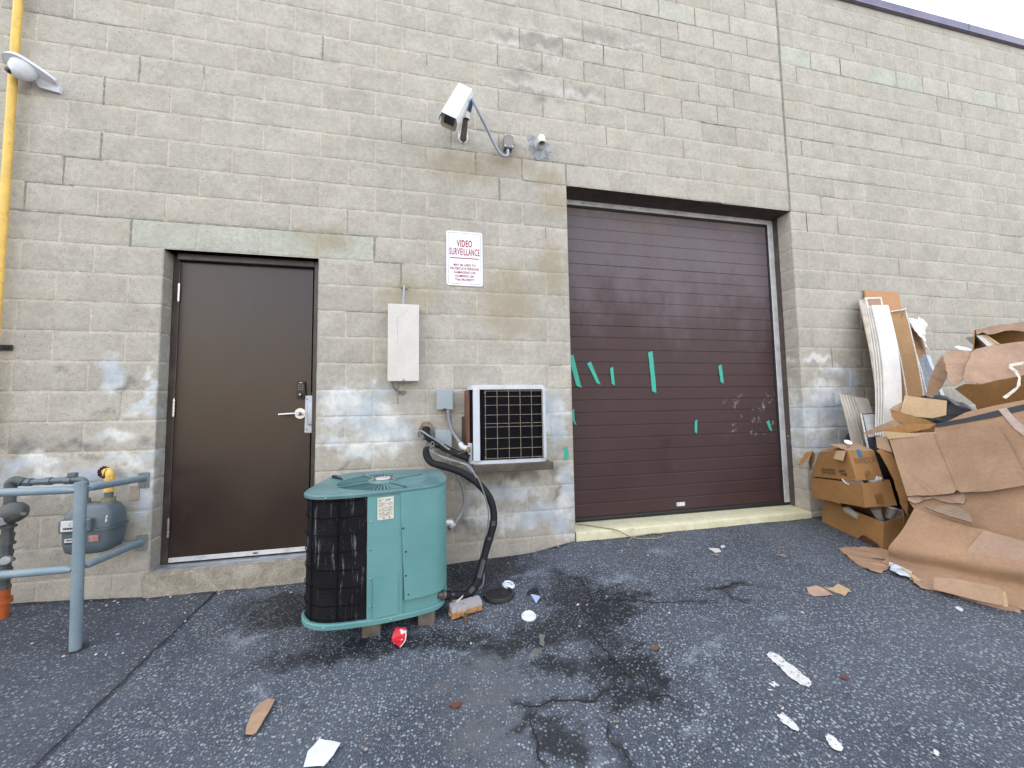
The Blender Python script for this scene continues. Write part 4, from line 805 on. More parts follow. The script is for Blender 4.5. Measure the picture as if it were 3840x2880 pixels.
for pts, r, m, lb in (([(-1.272, -.080, .899), (-1.25, -.10, .893), (-1.212, -.125, .867), (-1.131, -.135, .814), (-1.051, -.155, .755), (-.977, -.195, .719), (-.915, -.215, .690)], .0075, plain('grey_green_tube', (.20, .235, .245), .45, .2), 'thin grey copper tube running above the short black insulated pipe'),
                      ([(-1.222, -.03, .89), (-1.268, -.075, .88), (-1.262, -.09, .845), (-1.230, -.11, .80), (-1.196, -.120, .790), (-1.180, -.125, .814), (-1.163, -.12, .800), (-1.174, -.12, .762), (-1.158, -.13, .730), (-1.094, -.15, .692), (-1.021, -.20, .674), (-.949, -.24, .661), (-.904, -.275, .640), (-.878, -.31, .591), (-.851, -.335, .552), (-.823, -.355, .477), (-.800, -.375, .394), (-.790, -.385, .320), (-.800, -.395, .233), (-.822, -.41, .160), (-.835, -.43, .10), (-.843, -.50, -.014), (-.852, -.52, -.092), (-.880, -.525, -.110)], .0055, ww, 'long thin grey wire hanging alongside the thick black hose'),
                      ([(-1.190, -.12, .758), (-1.169, -.125, .773), (-1.078, -.145, .728), (-1.019, -.175, .716), (-.956, -.215, .736), (-.915, -.22, .753)], .0042, bw, 'short brown wire sagging across to the air conditioner corner'),
                      ([(-1.205, -.115, .762), (-1.185, -.12, .742), (-1.140, -.135, .716), (-1.06, -.165, .690), (-.99, -.215, .668), (-.93, -.26, .645), (-.886, -.30, .600), (-.868, -.32, .56)], .0048, plain('light_grey_wire', (.26, .27, .28), .5), 'short pale grey wire dropping past the corner of the air conditioner'),
                      ([(-1.235, -.02, .925), (-1.262, -.05, .905), (-1.285, -.06, .872), (-1.262, -.075, .842), (-1.240, -.085, .835), (-1.215, -.105, .822), (-1.222, -.12, .80)], .0035, black, 'loop of thin black wire around the pipe at the wall hole')):
    mb = MB(); mb.tube(catmull(pts, 6), r, 8); tag(mb.build('wire', m), lb, 'wire', None)

# wall air conditioner on its shelf
t = thing('wall_air_conditioner', 'wall air conditioner with white frame and black grille standing on a dark timber shelf', 'air conditioner', (-.62, -.13, .9))
acw = plain('white_enamel', (.50, .55, .61), .35, .1, var=.05, scale=7, dirt=.28, dirtcol=(.36, .26, .18), dscale=11)
def ac_plan(o=0., x1=-.318, back=.0): # rounded left corner
    return [(-.905-o*.3, back), (-.908-o, -.14), (-.898-o, -.195-o), (-.870, -.240-o), (-.82, -.250-o), (-.60, -.254-o), (x1-.05, -.25-o), (x1+o*.6, -.235-o), (x1+o, -.19), (x1+o, back)]
def band(mb, o, z0, z1, x1=-.318):
    P = ac_plan(o, x1); mb.prism([(x, y, z0) for x, y in P], (0, 0, z1-z0))
mb = MB(); band(mb, .006, 1.205, 1.240); bmesh.ops.bevel(mb.bm, geom=[e for e in mb.bm.edges if abs(e.verts[0].co.z-1.24) < 1e-4 and abs(e.verts[1].co.z-1.24) < 1e-4], offset=.012, segments=2, affect='EDGES'); mb.build('top_cover', acw, t, sm=True, ang=50)
mb = MB(); band(mb, .004, .648, .674); mb.build('bottom_tray', acw, t, sm=False)
mb = MB(); mb.box(-.880, -.830, -.262, -.235, .672, 1.207, .003); mb.build('corner_post', acw, t, sm=False)
mb = MB(); mb.box(-.340, -.316, -.259, -.20, .672, 1.207, .003); mb.build('corner_post', acw, t, sm=False)
mb = MB(); mb.box(-.340, -.320, -.199, -.002, .674, 1.205); mb.build('side_panel', acw, t, sm=False)
mb = MB(); mb.prism([(-.924, -.001, .742), (-.920, -.14, .735), (-.903, -.165, .735), (-.903, -.165, 1.206), (-.921, -.14, 1.206), (-.924, -.001, 1.206)], (.006, 0, 0)); mb.build('side_panel', plain('rust_brown_panel', (.155, .060, .038), .6, var=.15, dirt=.3, dirtcol=(.08, .035, .025)), t, sm=False)
g = NG('black_coil_fins'); sepz = g.n('ShaderNodeSeparateXYZ'); g.put(sepz.inputs[0], g.co)
fin = g.math('FRACT', g.math('MULTIPLY', sepz.outputs[2], 1/.0065)); fl = g.rng(fin, .25, .75, .35, 1.6)
str_ = g.rng(g.noise(20, 8, .75, g.map((2.4, 2.4, .22))), .55, .66); msk = g.rng(g.noise(2.6, 3), .33, .55)
low = g.rng(sepz.outputs[2], .02, .16, .25, 1)
cl = g.scale(g.mix(g.noise(6, 5), (.005, .005, .007), (.022, .022, .026)), fl); cl = g.mix(g.math('MULTIPLY', g.math('MULTIPLY', g.math('MULTIPLY', str_, msk), .75), low), cl, (.26, .26, .29)); g.bump(fin, .35, .002); coilm = g.out(cl, .7, 0, .05)
g = NG('black_coil_fins_small'); sepz = g.n('ShaderNodeSeparateXYZ'); g.put(sepz.inputs[0], g.co)
fin = g.math('FRACT', g.math('MULTIPLY', sepz.outputs[2], 1/.008)); cl = g.scale(g.mix(g.noise(9, 6), (.004, .004, .006), (.011, .011, .013)), g.rng(fin, .25, .75, .45, 1.5)); cl = g.mix(g.math('MULTIPLY', g.rng(g.noise(16, 8, .8), .66, .74), .3), cl, (.25, .26, .28)); g.bump(fin, .35, .002); coil2 = g.out(cl, .7, 0, .05)
mb = MB(); P = ac_plan(-.010, -.33); mb.prism([(x, y, .672) for x, y in P], (0, 0, .535)); mb.build('coil', coil2, t, sm=False)
rw = plain('cream_wire', (.30, .27, .20), .5, .2, var=.25, scale=30, dirt=.45, dirtcol=(.20, .09, .04), dscale=24)
mb = MB(); nxw = 6
xs = [-.790+i*(.790-.345)/5 for i in range(6)]; zs = [.690, .760, .838, .922, .948, 1.012, 1.085, 1.15, 1.192]
for x in xs: mb.tube([(x, -.272, .682), (x, -.272, 1.198)], .0016, 6)
for z in zs: mb.tube([(-.797, -.268, z), (-.34, -.268, z)], .0016, 6)
mb.build('wire_grille', rw, t)
for x in (-.790, -.345):
    for z in (.70, 1.18):
        mb = MB(); mb.box(x-.004, x+.004, -.270, -.250, z-.004, z+.004); mb.build('grille_clip', rw, t, sm=False)
mb = MB(); mb.box(-.948, -.905, -.010, .0, .70, 1.0, .001); mb.build('wall_sleeve', plain('dark_sleeve', (.07, .055, .04), .7), t, sm=False)
mb = MB(); mb.box(-.912, -.880, -.205, -.13, .668, .80, .004); mb.build('valve_panel', acw, t, sm=False)
mb = MB(); mb.tube([(-.915, -.215, .775), (-.915, -.225, .740)], .012, 10); mb.tube([(-.935, -.215, .752), (-.905, -.215, .757)], .007, 8); mb.build('service_valve', plain('dull_brass', (.22, .16, .09), .5, .6), t)
shm = plain('dark_weathered_timber', (.075, .062, .048), .8, var=.35, scale=12, bump=.4, dirt=.4, dirtcol=(.15, .14, .10))
t = thing('support_shelf', 'dark weathered timber shelf under the wall air conditioner', 'shelf', (-.58, -.14, .62))
mb = MB(); mb.box(-.884, -.272, -.285, -.255, .590, .6475, .003); mb.build('front_rail', shm, t, sm=False)
mb = MB(); mb.box(-.868, -.282, -.2548, -.001, .618, .6465, .002); mb.build('board', shm, t, sm=False)
for x in (-.905,):
    mb = MB(); mb.prism([(x, -.001, .46), (x, -.02, .46), (x, -.25, .600), (x, -.25, .617), (x, -.001, .617)], (.022, 0, 0)); mb.build('bracket', galv if x < -.5 else shm, t, sm=False)

# ------------------------------------------------------------------ green condenser
grn = NG('teal_enamel'); n = grn.noise(3.0, 6); n2 = grn.noise(22, 8, .75)
gc = grn.mix(grn.rng(n, .3, .7), (.098, .252, .252), (.125, .298, .298)); gc = grn.mix(grn.math('MULTIPLY', grn.rng(n2, .56, .70), .40), gc, (.15, .24, .24)); gc = grn.mix(grn.math('MULTIPLY', grn.rng(grn.noise(6, 9, .8, grn.map((1, 1, .25))), .60, .70), .5), gc, (.045, .095, .085)); grn.bump(grn.noise(6, 3), .06, .004)
teal = grn.out(gc, grn.rng(n2, .3, .7, .42, .6), 0, .4)
grn = NG('faded_teal_top'); n = grn.noise(4.0, 8, .65); gc = grn.mix(grn.rng(n, .35, .65), (.065, .165, .175), (.12, .215, .23)); gc = grn.mix(grn.math('MULTIPLY', grn.rng(grn.noise(13, 9, .75), .56, .72), .55), gc, (.27, .31, .34)); gc = grn.mix(grn.math('MULTIPLY', grn.rng(grn.noise(9, 4, .6), .70, .76), .8), gc, (.20, .11, .05)); teal2 = grn.out(gc, grn.rng(n, .3, .7, .35, .55), 0, .5)
PLAN = [(-1.866, -.700), (-1.842, -.795), (-1.775, -.856), (-1.675, -.872), (-1.500, -.850), (-1.350, -.813), (-1.215, -.764), (-1.130, -.705), (-1.096, -.600), (-1.092, -.400), (-1.125, -.228), (-1.220, -.150), (-1.420, -.102), (-1.600, -.122), (-1.745, -.168), (-1.832, -.290), (-1.860, -.500)]
PL = catmull([(x, y, 0) for x, y in PLAN], 10, True); NPL = len(PL)
def pn(i):
    a = PL[(i+1) % NPL]-PL[(i-1) % NPL]; return Vector((a.y, -a.x, 0)).normalized()
# plan runs counter-clockwise from the left corner, so pn points outward
def tilt(x): return -.008*(x+1.5)
def tiltb(x): return -.070*(x+1.68)
def ring(off, z): return [PL[i]+pn(i)*off+Vector((0, 0, z+(tilt if z > .3 else tiltb)(PL[i].x))) for i in range(NPL)]
t = thing('condenser', 'large teal green air conditioning condenser standing on blocks by the brown door', 'air conditioner', (-1.48, -.47, -.1))
def rings(mb, secs, close_bot=True, close_top=True, a=0, b=None):
    full = b is None; idx = list(range(NPL)) if full else [k % NPL for k in range(a, b+1)]
    R = [[mb.bm.verts.new(s_[i]) for i in idx] for s_ in secs]
    for p, q in zip(R, R[1:]):
        for i in range(len(idx) if full else len(idx)-1): j = (i+1) % len(idx); mb.bm.faces.new((p[i], p[j], q[j], q[i]))
    if full and close_bot: mb.bm.faces.new(R[0][::-1])
    if full and close_top: mb.bm.faces.new(R[-1])
    return R
HC = Vector((-1.476, -.556, 0)); HR = .262
mb = MB()
R = rings(mb, [ring(-.004, .594), ring(.004, .595), ring(.005, .610), ring(.0, .616), ring(-.012, .6185), ring(-.035, .6195)], False, False)
# annulus from rim to the fan opening
inner = [mb.bm.verts.new(HC+Vector((HR*math.cos(math.atan2(p.co.y-HC.y, p.co.x-HC.x)), HR*math.sin(math.atan2(p.co.y-HC.y, p.co.x-HC.x)), .622+tilt(HC.x)))) for p in R[-1]]
for i in range(NPL): j = (i+1) % NPL; mb.bm.faces.new((R[-1][i], R[-1][j], inner[j], inner[i]))
inn2 = [mb.bm.verts.new(v.co+Vector((0, 0, -.055))) for v in inner]
for i in range(NPL): j = (i+1) % NPL; mb.bm.faces.new((inner[i], inner[j], inn2[j], inn2[i]))
top = mb.build('top_panel', teal2, t, sm=True, ang=35)
mb = MB(); mb.lathe([(0, .52), (HR+.02, .52), (HR+.02, .525)], (HC.x, HC.y, 0), (0, 0, 1), 40); mb.build('fan_well', plain('dark_void', (.006, .008, .009), .8), top)
mb = MB()
for k in range(4):
    a = k*math.pi/2+.5
    for s_ in (0,):
        d = Vector((math.cos(a), math.sin(a), 0)); q = Vector((-d.y, d.x, 0)); c0 = HC+Vector((0, 0, .568))
        mb.prism([c0+d*.05-q*.03+Vector((0, 0, -.01)), c0+d*.25-q*.09+Vector((0, 0, -.025)), c0+d*.26+q*.06+Vector((0, 0, .012)), c0+d*.05+q*.035+Vector((0, 0, .01))], (0, 0, .003))
mb.build('fan_blades', plain('grey_fan', (.06, .09, .09), .6), top, sm=False)
mb = MB(); NS = 76
for k in range(NS):
    a = 2*math.pi*k/NS; d = Vector((math.cos(a), math.sin(a), 0)); q = Vector((-d.y, d.x, 0))
    if abs(((a-.60) % (math.pi/2))-0) < .02: continue
    b_ = HC+Vector((0, 0, .6225+tilt(HC.x)))
    v = [b_+d*.088+q*.0018, b_+d*(HR+.004)+q*.0072, b_+d*(HR+.004)-q*.0072+Vector((0, 0, -.003)), b_+d*.088-q*.0018+Vector((0, 0, -.001))]
    mb.prism(v, Vector((0, 0, -.0045)))
mb.build('fan_grille', teal2, top, sm=False)
for k in range(4):
    a = .60+k*math.pi/2; d = Vector((math.cos(a), math.sin(a), 0)); q = Vector((-d.y, d.x, 0)); b_ = HC+Vector((0, 0, .6245))
    mb = MB(); mb.prism([b_+d*.08+q*.010, b_+d*(HR+.018)+q*.006, b_+d*(HR+.018)-q*.006, b_+d*.08-q*.010], (0, 0, .003)); mb.tube([b_+d*(HR+.010)+Vector((0, 0, .002)), b_+d*(HR+.010)+Vector((0, 0, .007))], .005, 8); mb.build('grille_spoke', teal2, top, sm=False)
mb = MB(); mb.lathe([(0, .020), (.070, .019), (.088, .012), (.094, .002), (.094, -.012), (0, -.012)], HC+Vector((0, 0, .617)), (0, 0, 1), 36); hub = mb.build('motor_cover', teal2, top)
mb = MB(); mb.lathe([(0, .0025), (.045, .0022), (.047, 0), (0, 0)], HC+Vector((0, 0, .6368)), (0, 0, 1), 28); bd = mb.build('round_badge', whitep, hub)
mb = MB(); mb.box(HC.x-.028, HC.x+.028, HC.y-.007, HC.y+.007, .6395, .6402); mb.build('badge_bar', plain('faded_red', (.30, .08, .07), .5), bd, sm=False)
for k in range(4):
    a = .85+k*math.pi/2; p = HC+Vector((.066*math.cos(a), .066*math.sin(a), .6345)); mb = MB(); mb.cyl(p, p+Vector((0, 0, .012)), .006, 6); mb.cyl(p, p+Vector((0, 0, .004)), .010, 10); mb.build('bolt', plain('rusty_bolt', (.20, .12, .08), .6, .6), hub, sm=False)
iX = lambda x, front=True: min(range(NPL), key=lambda i: abs(PL[i].x-x)+(0 if (PL[i].y < -.5) == front else 9))
i_c, i_s, i_e = iX(-1.522), iX(-1.352), min(range(NPL), key=lambda i: (PL[i]-Vector((-1.088, -.33, 0))).length)
# coil wraps from the right rear round the back and the left to the front
mb = MB(); rings(mb, [ring(-.012, -.040), ring(-.012, .597)], a=i_e, b=i_c+NPL); mb.build('coil', coilm, t, sm=True, ang=60)
mb = MB()
for z in (-.025, .045, .135, .225, .315, .405, .495, .580):
    rg = ring(-.007, z); mb.tube([rg[k % NPL] for k in range(i_e+4, i_c+NPL-1)], .0023, 5)
vx = [iX(-1.66), iX(-1.80), min(range(NPL), key=lambda i: (PL[i]-Vector((-1.866, -.70, 0))).length), min(range(NPL), key=lambda i: (PL[i]-Vector((-1.886, -.52, 0))).length), min(range(NPL), key=lambda i: (PL[i]-Vector((-1.88, -.30, 0))).length)]
for i in vx:
    p = PL[i]-pn(i)*.005; mb.tube([p+Vector((0, 0, -.03)), p+Vector((0, 0, .592))], .0026, 5)
mb.build('coil_guard', plain('black_wire', (.004, .004, .005), .8, spec=.1), t)
mb = MB(); rings(mb, [ring(-.001, -.043), ring(-.001, .597)], a=i_c, b=i_s+1); pa = mb.build('corner_panel', teal, t, sm=True, ang=60)
mb = MB(); rings(mb, [ring(-.012, -.043), ring(-.012, .597)], a=i_s-1, b=i_e+1); mb.build('lower_panel', teal, t, sm=True, ang=60)
# service panel: proud skin with a curved lower edge
mb = MB(); cols = list(range(i_s, i_e+1)); rowsA = []
for f in range(9):
    row = []
    for n_, i in enumerate(cols):
        u = n_/(len(cols)-1); zl = .034+tiltb(PL[i].x)
        bow = .008*math.sin(math.pi*min(1, max(0, (u+.02)/.8)))
        p = PL[i]+pn(i)*(.003+bow)+Vector((0, 0, zl+(.596-zl)*f/8)); p.x += .028*(1-f/8)*(1-u)**3*.9
        row.append(mb.bm.verts.new(p))
    rowsA.append(row)
for a, b in zip(rowsA, rowsA[1:]):
    for i in range(len(cols)-1): mb.bm.faces.new((a[i], a[i+1], b[i+1], b[i]))
bmesh.ops.recalc_face_normals(mb.bm, faces=mb.bm.faces[:]); bmesh.ops.solidify(mb.bm, geom=mb.bm.faces[:], thickness=.006)
sp = mb.build('service_panel', teal, t, sm=True, ang=50)
mb = MB(); rings(mb, [ring(-.012, -.071), ring(.003, -.069), ring(.005, -.046), ring(.001, -.042), ring(-.013, -.041)]); mb.build('base_pan', teal, t, sm=True, ang=40)
def front_frame(x):
    i = iX(x); n_ = pn(i); u = Vector((-n_.y, n_.x, 0)); u = u if u.x > 0 else -u
    return PL[i], n_, u
p0, n_, u_1 = front_frame(-1.424)
# access cover on the corner panel, rating label
def fpl(ux, z, o): return p0 + u_1*ux + n_*o + Vector((0, 0, z))
mb = MB(); mb.prism([fpl(a, z, .0005) for a, z in ((-.066, -.052), (.064, -.052), (.064, .160), (-.066, .160))], n_*.0035); mb.build('access_cover', teal, pa, sm=False)
lab = MB(); lab.prism([fpl(a, z, .001) for a, z in ((-.046, .462), (.040, .462), (.040, .582), (-.046, .582))], n_*.0012); lb = lab.build('rating_label', plain('cream_label', (.62, .60, .52), .45, var=.06, dirt=.15), pa, sm=False)
mb = MB(); lr = random.Random(4)
for i in range(17):
    z = .571-i*.0054-(.004 if i > 2 else 0); x = -.038
    while x < .030:
        l_ = lr.uniform(.004, .016)
        if lr.random() < (.72 if i not in (2, 5) else .3): mb.prism([fpl(a, zz_, .0026) for a, zz_ in ((x, z), (min(.034, x+l_), z), (min(.034, x+l_), z+.0018+(.002 if i == 1 else 0)), (x, z+.0018+(.002 if i == 1 else 0)))], n_*.0002)
        x += l_+.003
for cx in (-.012, .018): mb.lathe([(0, .0002), (.004, .0002)], fpl(cx, .471, .0026), n_, 12)
mb.build('print', inkblk, lb, sm=False)
def screw_at(x, z, par, o=.002, m=None):
    p, nn, uu = front_frame(x); mb = MB(); mb.lathe([(0, .003), (.004, .0025), (.0055, 0), (0, 0)], p+nn*o+Vector((0, 0, z)), nn, 10); mb.build('screw', m or steel, par)
for z in (.458, .31, .159, .013): screw_at(-1.508, z, pa)
for x, z in ((-1.335, .40), (-1.325, .27), (-1.315, .14), (-1.305, .035)): screw_at(x, z, sp, .010, black)
for x in (-1.72, -1.53, -1.40, -1.22): screw_at(x, .603, top, .0055, plain('rusty_screw', (.25, .16, .11), .6, .5) if x > -1.6 else steel)
for x in (-1.72, -1.40): screw_at(x, -.057+tiltb(x), t, .0055)
bk = plain('weathered_block_wood', (.13, .115, .095), .85, var=.3, scale=14, bump=.4, dirt=.4, dirtcol=(.05, .045, .04))
for (x0, x1, y0, y1, rz, lb_) in ((-1.556, -1.458, -.765, -.10, .0, 'weathered grey timber block under the front middle of the green condenser'), (-1.225, -1.132, -.735, -.08, -.10, 'weathered grey timber block under the right end of the green condenser')):
    cx, cy = (x0+x1)/2, (y0+y1)/2; mb = MB(); zb_ = gz(cx, y0)-.003
    mb.box(x0-cx, x1-cx, y0-cy, y1-cy, zb_, -.0735+tiltb(cx), .004, Matrix.Translation((cx, cy, 0)) @ Matrix.Rotation(rz, 4, 'Z'))
    tag(mb.build('timber_block', bk, sm=False), lb_, 'wood block', 'blocks under the condenser')
# pocket tool left on the lid
mb = MB(); P = catmull([(-1.83, -.315, .630), (-1.81, -.345, .630), (-1.79, -.38, .631), (-1.765, -.42, .631), (-1.75, -.445, .630)], 4)
mb.tube(P, .012, 10, radii=[.009+.009*math.sin(math.pi*min(1, i/12)) for i in range(len(P))], flat=[.55]*len(P)); mb.tube([(-1.748, -.448, .628), (-1.730, -.475, .626)], .003, 6)
tl = thing('pocket_tool', 'small dark blue hand tool left lying on the condenser lid', 'tool', (-1.8, -.36, .62)); mb.build('handle', plain('dark_blue_plastic', (.012, .018, .06), .35), tl)
mb = MB(); mb.tube([(-1.832, -.312, .630), (-1.838, -.300, .630)], .008, 8); mb.build('end_cap', whitep, tl)

# ------------------------------------------------------------------ gas meter set and its guard rail
rail_m = NG('blue_grey_rail_paint'); n = rail_m.noise(8, 6); c_ = rail_m.mix(rail_m.rng(n, .3, .7), (.165, .235, .285), (.205, .275, .32)); c_ = rail_m.mix(rail_m.math('MULTIPLY', rail_m.rng(rail_m.noise(34, 8, .75), .60, .68), .8), c_, (.17, .10, .055)); c_ = rail_m.mix(rail_m.math('MULTIPLY', rail_m.rng(rail_m.noise(10, 5), .55, .7), .3), c_, (.30, .34, .32)); rail_m.bump(n, .1, .003)
rail = rail_m.out(c_, .48)
t = thing('guard_rail', 'blue grey steel pipe guard rail around the gas meter', 'railing', (-3.07, -.49, -.2))
px, py = -3.075, -.485
mb = MB(); mb.tube([(px+.012, py, -.23), (px, py, .30), (px-.008, py, .690)], .0245, 22); mb.lathe([(0, .002), (.0245, 0)], (px-.008, py, .690), (0, 0, 1), 22); mb.build('post', rail, t)
mb = MB(); mb.tube([(px-1.31, py, -.22), (px-1.31, py, .690)], .0245, 22); mb.lathe([(0, .002), (.0245, 0)], (px-1.31, py, .690), (0, 0, 1), 22); mb.build('post', rail, t)
def flatpipe(name, pts, r, ends):
    P = catmull(pts, 8); n = len(P); fl = [1]*n; rd = [r]*n
    for i in range(n):
        d0, d1 = i/(n-1), 1-i/(n-1)
        for e, d in ((0, d0), (1, d1)):
            if e in ends and d < .16: k = 1-d/.16; rd[i] = r*(1+.25*k); fl[i] = 1-.62*k
    mb = MB(); mb.tube(P, r, 18, radii=rd, flat=fl); return mb.build(name, rail, t)
flatpipe('rail', [(px-.02, py+.005, .648), (px-.18, py, .652), (px-.6, py-.002, .655), (px-1.3, py, .655)], .0215, (0,))
flatpipe('rail', [(px-.02, py+.005, .222), (px-.16, py, .224), (px-.6, py-.002, .224), (px-1.3, py, .224)], .0215, (0,))
flatpipe('rail', [(px+.004, py+.026, .650), (px+.0, py+.14, .645), (-3.090, -.12, .632), (-3.096, -.022, .626)], .0205, (0,))
flatpipe('rail', [(px+.006, py+.026, .222), (px+.004, py+.14, .220), (-3.085, -.12, .208), (-3.090, -.022, .203)], .0205, (0,))
plm = plain('rusting_bracket', (.22, .25, .26), .6, .2, dirt=.6, dirtcol=(.18, .10, .055), dscale=15)
for x, z in ((-3.098, .612), (-3.092, .196)):
    mb = MB(); mb.box(x-.031, x+.031, -.012, -.002, z-.052, z+.052, .001); br = mb.build('wall_bracket', plm, t, sm=False)
    mb = MB(); mb.cyl((x+.006, -.012, z-.034), (x+.006, -.022, z-.034), .010, 6); mb.build('bolt', plm, br, sm=False)
mt = plain('grey_meter_paint', (.095, .125, .145), .42, var=.08, scale=9, dirt=.15, dirtcol=(.16, .17, .17))
t = thing('gas_meter', 'blue grey gas meter with a yellow elbow pipe hung on the wall behind the railing', 'gas meter', (-3.27, -.15, .36))
def meter_sec(z, w0, d0, sh=0): # rounded body section, front at -y
    cx, cy = -3.262, -.135; P = []
    for i in range(32):
        a = 2*math.pi*i/32; ca, sa = math.cos(a), math.sin(a)
        P.append((cx+w0*math.copysign(abs(ca)**.45, ca), cy+d0*math.copysign(abs(sa)**.45, sa), z))
    return P
mb = MB(); loft(mb, [meter_sec(z, a, b) for z, a, b in ((.205, .055, .04), (.210, .090, .062), (.225, .115, .078), (.270, .126, .085), (.350, .131, .088))]); mb.build('lower_case', mt, t, sm=True, ang=50)
mb = MB(); loft(mb, [meter_sec(z, a, b) for z, a, b in ((.366, .131, .088), (.420, .128, .086), (.460, .120, .078), (.490, .104, .064), (.505, .080, .050))]); mb.build('upper_case', mt, t, sm=True, ang=50)
mb = MB(); loft(mb, [meter_sec(z, a, b) for z, a, b in ((.351, .139, .096), (.365, .139, .096))]); mb.build('case_flange', mt, t, sm=False)
mb = MB(); mb.box(-3.365, -3.205, -.252, -.21, .355, .432, .006); ix = mb.build('index_housing', mt, t, sm=False)
mb = MB(); mb.box(-3.346, -3.262, -.258, -.2522, .366, .428, .002); fc = mb.build('index_face', whitep, ix, sm=False)
mb = MB(); mb.box(-3.332, -3.268, -.2588, -.2581, .378, .389); mb.build('counter', black, fc, sm=False)
for i, s in enumerate('42718'): text('digits', s, .010, (-3.326+i*.013, -.2589, .380), U_, V_, whitep, fc, lift=.0004)
mb = MB(); mb.lathe([(.010, 0), (.012, .0003), (.012, 0)], (-3.292, -.2581, .408), (0, -1, 0), 16); mb.lathe([(0, .0004), (.002, 0)], (-3.292, -.2581, .408), (0, -1, 0), 8); mb.build('dial', black, fc)
mb = MB(); mb.box(-3.348, -3.262, -.2245, -.2215, .283, .315); sk = mb.build('barcode_label', whitep, t, sm=False)
mb = MB(); x = -3.338
while x < -3.285: w_ = rnd.choice((.001, .002, .003)); mb.box(x, x+w_, -.2252, -.2246, .300, .310); x += w_+rnd.choice((.0015, .002))
mb.box(-3.348, -3.262, -.2252, -.2246, .283, .292); mb.build('print', black, sk, sm=False)
mb = MB(); mb.box(-3.228, -3.178, -.2245, -.2215, .290, .326); mb.build('red_label', plain('faded_red_label', (.42, .20, .19), .6, var=.3, scale=60), t, sm=False)
mb = MB(); mb.prism([(-3.150, -.2155, .440), (-3.141, -.2155, .437), (-3.145, -.2155, .425), (-3.150, -.2155, .420), (-3.142, -.2155, .412), (-3.147, -.2155, .400), (-3.155, -.2155, .398)], (0, -.002, 0)); mb.build('torn_sticker', whitep, t, sm=False)
nutm = plain('dull_brass_nut', (.26, .215, .12), .55, .5, var=.2)
for x, z0 in ((-3.333, .500), (-3.200, .500)):
    mb = MB(); mb.tube([(x, -.135, z0-.015), (x, -.135, z0+.015)], .034, 18, radii=[.040, .032]); mb.build('meter_neck', mt, t)
    mb = MB(); mb.cyl((x, -.135, z0+.012), (x, -.135, z0+.034), .033, 8); mb.build('union_nut', nutm, t, sm=False)
    mb = MB(); mb.cyl((x, -.135, z0+.034), (x, -.135, z0+.075), .021, 16); mb.build('swivel_pipe', mt, t)
mb = MB(); mb.tube(catmull([(-3.200, -.135, .568), (-3.200, -.135, .655), (-3.205, -.132, .685), (-3.235, -.10, .695), (-3.290, -.04, .685), (-3.325, .01, .677)], 6), .021, 16); mb.tube([(-3.200, -.135, .570), (-3.200, -.135, .585)], .027, 16); mb.tube([(-3.200, -.135, .640), (-3.200, -.135, .654)], .027, 16); mb.lathe([(0, .01), (.024, .008), (.026, 0)], (-3.232, -.128, .690), (-1, -.5, .2), 14); mb.build('yellow_elbow', yel, t)
mb = MB(); mb.cyl((-3.333, -.135, .573), (-3.333, -.135, .625), .0225, 16); mb.tube(catmull([(-3.333, -.135, .615), (-3.336, -.135, .640), (-3.37, -.135, .655), (-3.52, -.135, .652), (-3.66, -.135, .650)], 5), .019, 14)
for x in (-3.395, -3.50, -3.60): mb.tube([(x, -.135, .652), (x-.035, -.135, .652)], .025, 8)
mb.box(-3.415, -3.375, -.15, -.12, .672, .700, .003); mb.build('inlet_pipe', mt, t)
t = thing('gas_riser', 'dark grey gas riser with regulator and valve fittings cut by the left edge', 'pipe', (-3.68, -.15, .2))
rs = plain('dark_grey_fittings', (.085, .095, .095), .55, .2, var=.25, scale=16, dirt=.4, dirtcol=(.19, .18, .13), dscale=10)
mb = MB(); prof = []
z = .03
for i in range(16):
    h_ = (.020, .035, .016, .03)[i % 4]; r = (.030, .024, .036, .027)[i % 4]
    prof += [(r, z), (r, z+h_-.001)]; z += h_
prof = [(0, .03)]+prof+[(.024, .64), (0, .64)]
mb.lathe(prof, (-3.690, -.15, 0), (0, 0, 1), 10); mb.build('fittings', rs, t, sm=False)
mb = MB(); mb.tube(catmull([(-3.690, -.15, .62), (-3.690, -.15, .652), (-3.672, -.148, .668), (-3.64, -.14, .655)], 5), .026, 14); mb.build('elbow', rs, t)
mb = MB(); mb.lathe([(0, .05), (.03, .048), (.055, .03), (.062, .012), (.062, -.012), (.05, -.03), (.02, -.04), (0, -.04)], (-3.665, -.155, .478), (.3, -.8, .2), 22); mb.tube([(-3.65, -.16, .475), (-3.585, -.17, .462)], .016, 12, radii=[.026, .010]); mb.build('regulator', rs, t)
mb = MB(); mb.box(-3.735, -3.665, -.235, -.18, .415, .462, .004); mb.build('regulator_tag', plain('pale_tag', (.42, .45, .48), .5), t, sm=False)
mb = MB(); mb.lathe([(0, .018), (.022, .016), (.028, 0), (.022, -.016), (0, -.018)], (-3.655, -.185, .205), (.4, -1, .2), 12); mb.build('valve_cap', plain('worn_zinc', (.34, .36, .36), .5, .5), t)
mb = MB(); mb.cyl((-3.693, -.15, -.20), (-3.693, -.15, .035), .030, 18); mb.lathe([(.032, 0), (.042, 0), (.040, .030), (.032, .030)], (-3.693, -.15, -.055), (0, 0, 1), 18); mb.build('orange_sleeve', plain('orange_pipe', (.46, .10, .02), .5, var=.12, dirt=.3), t)

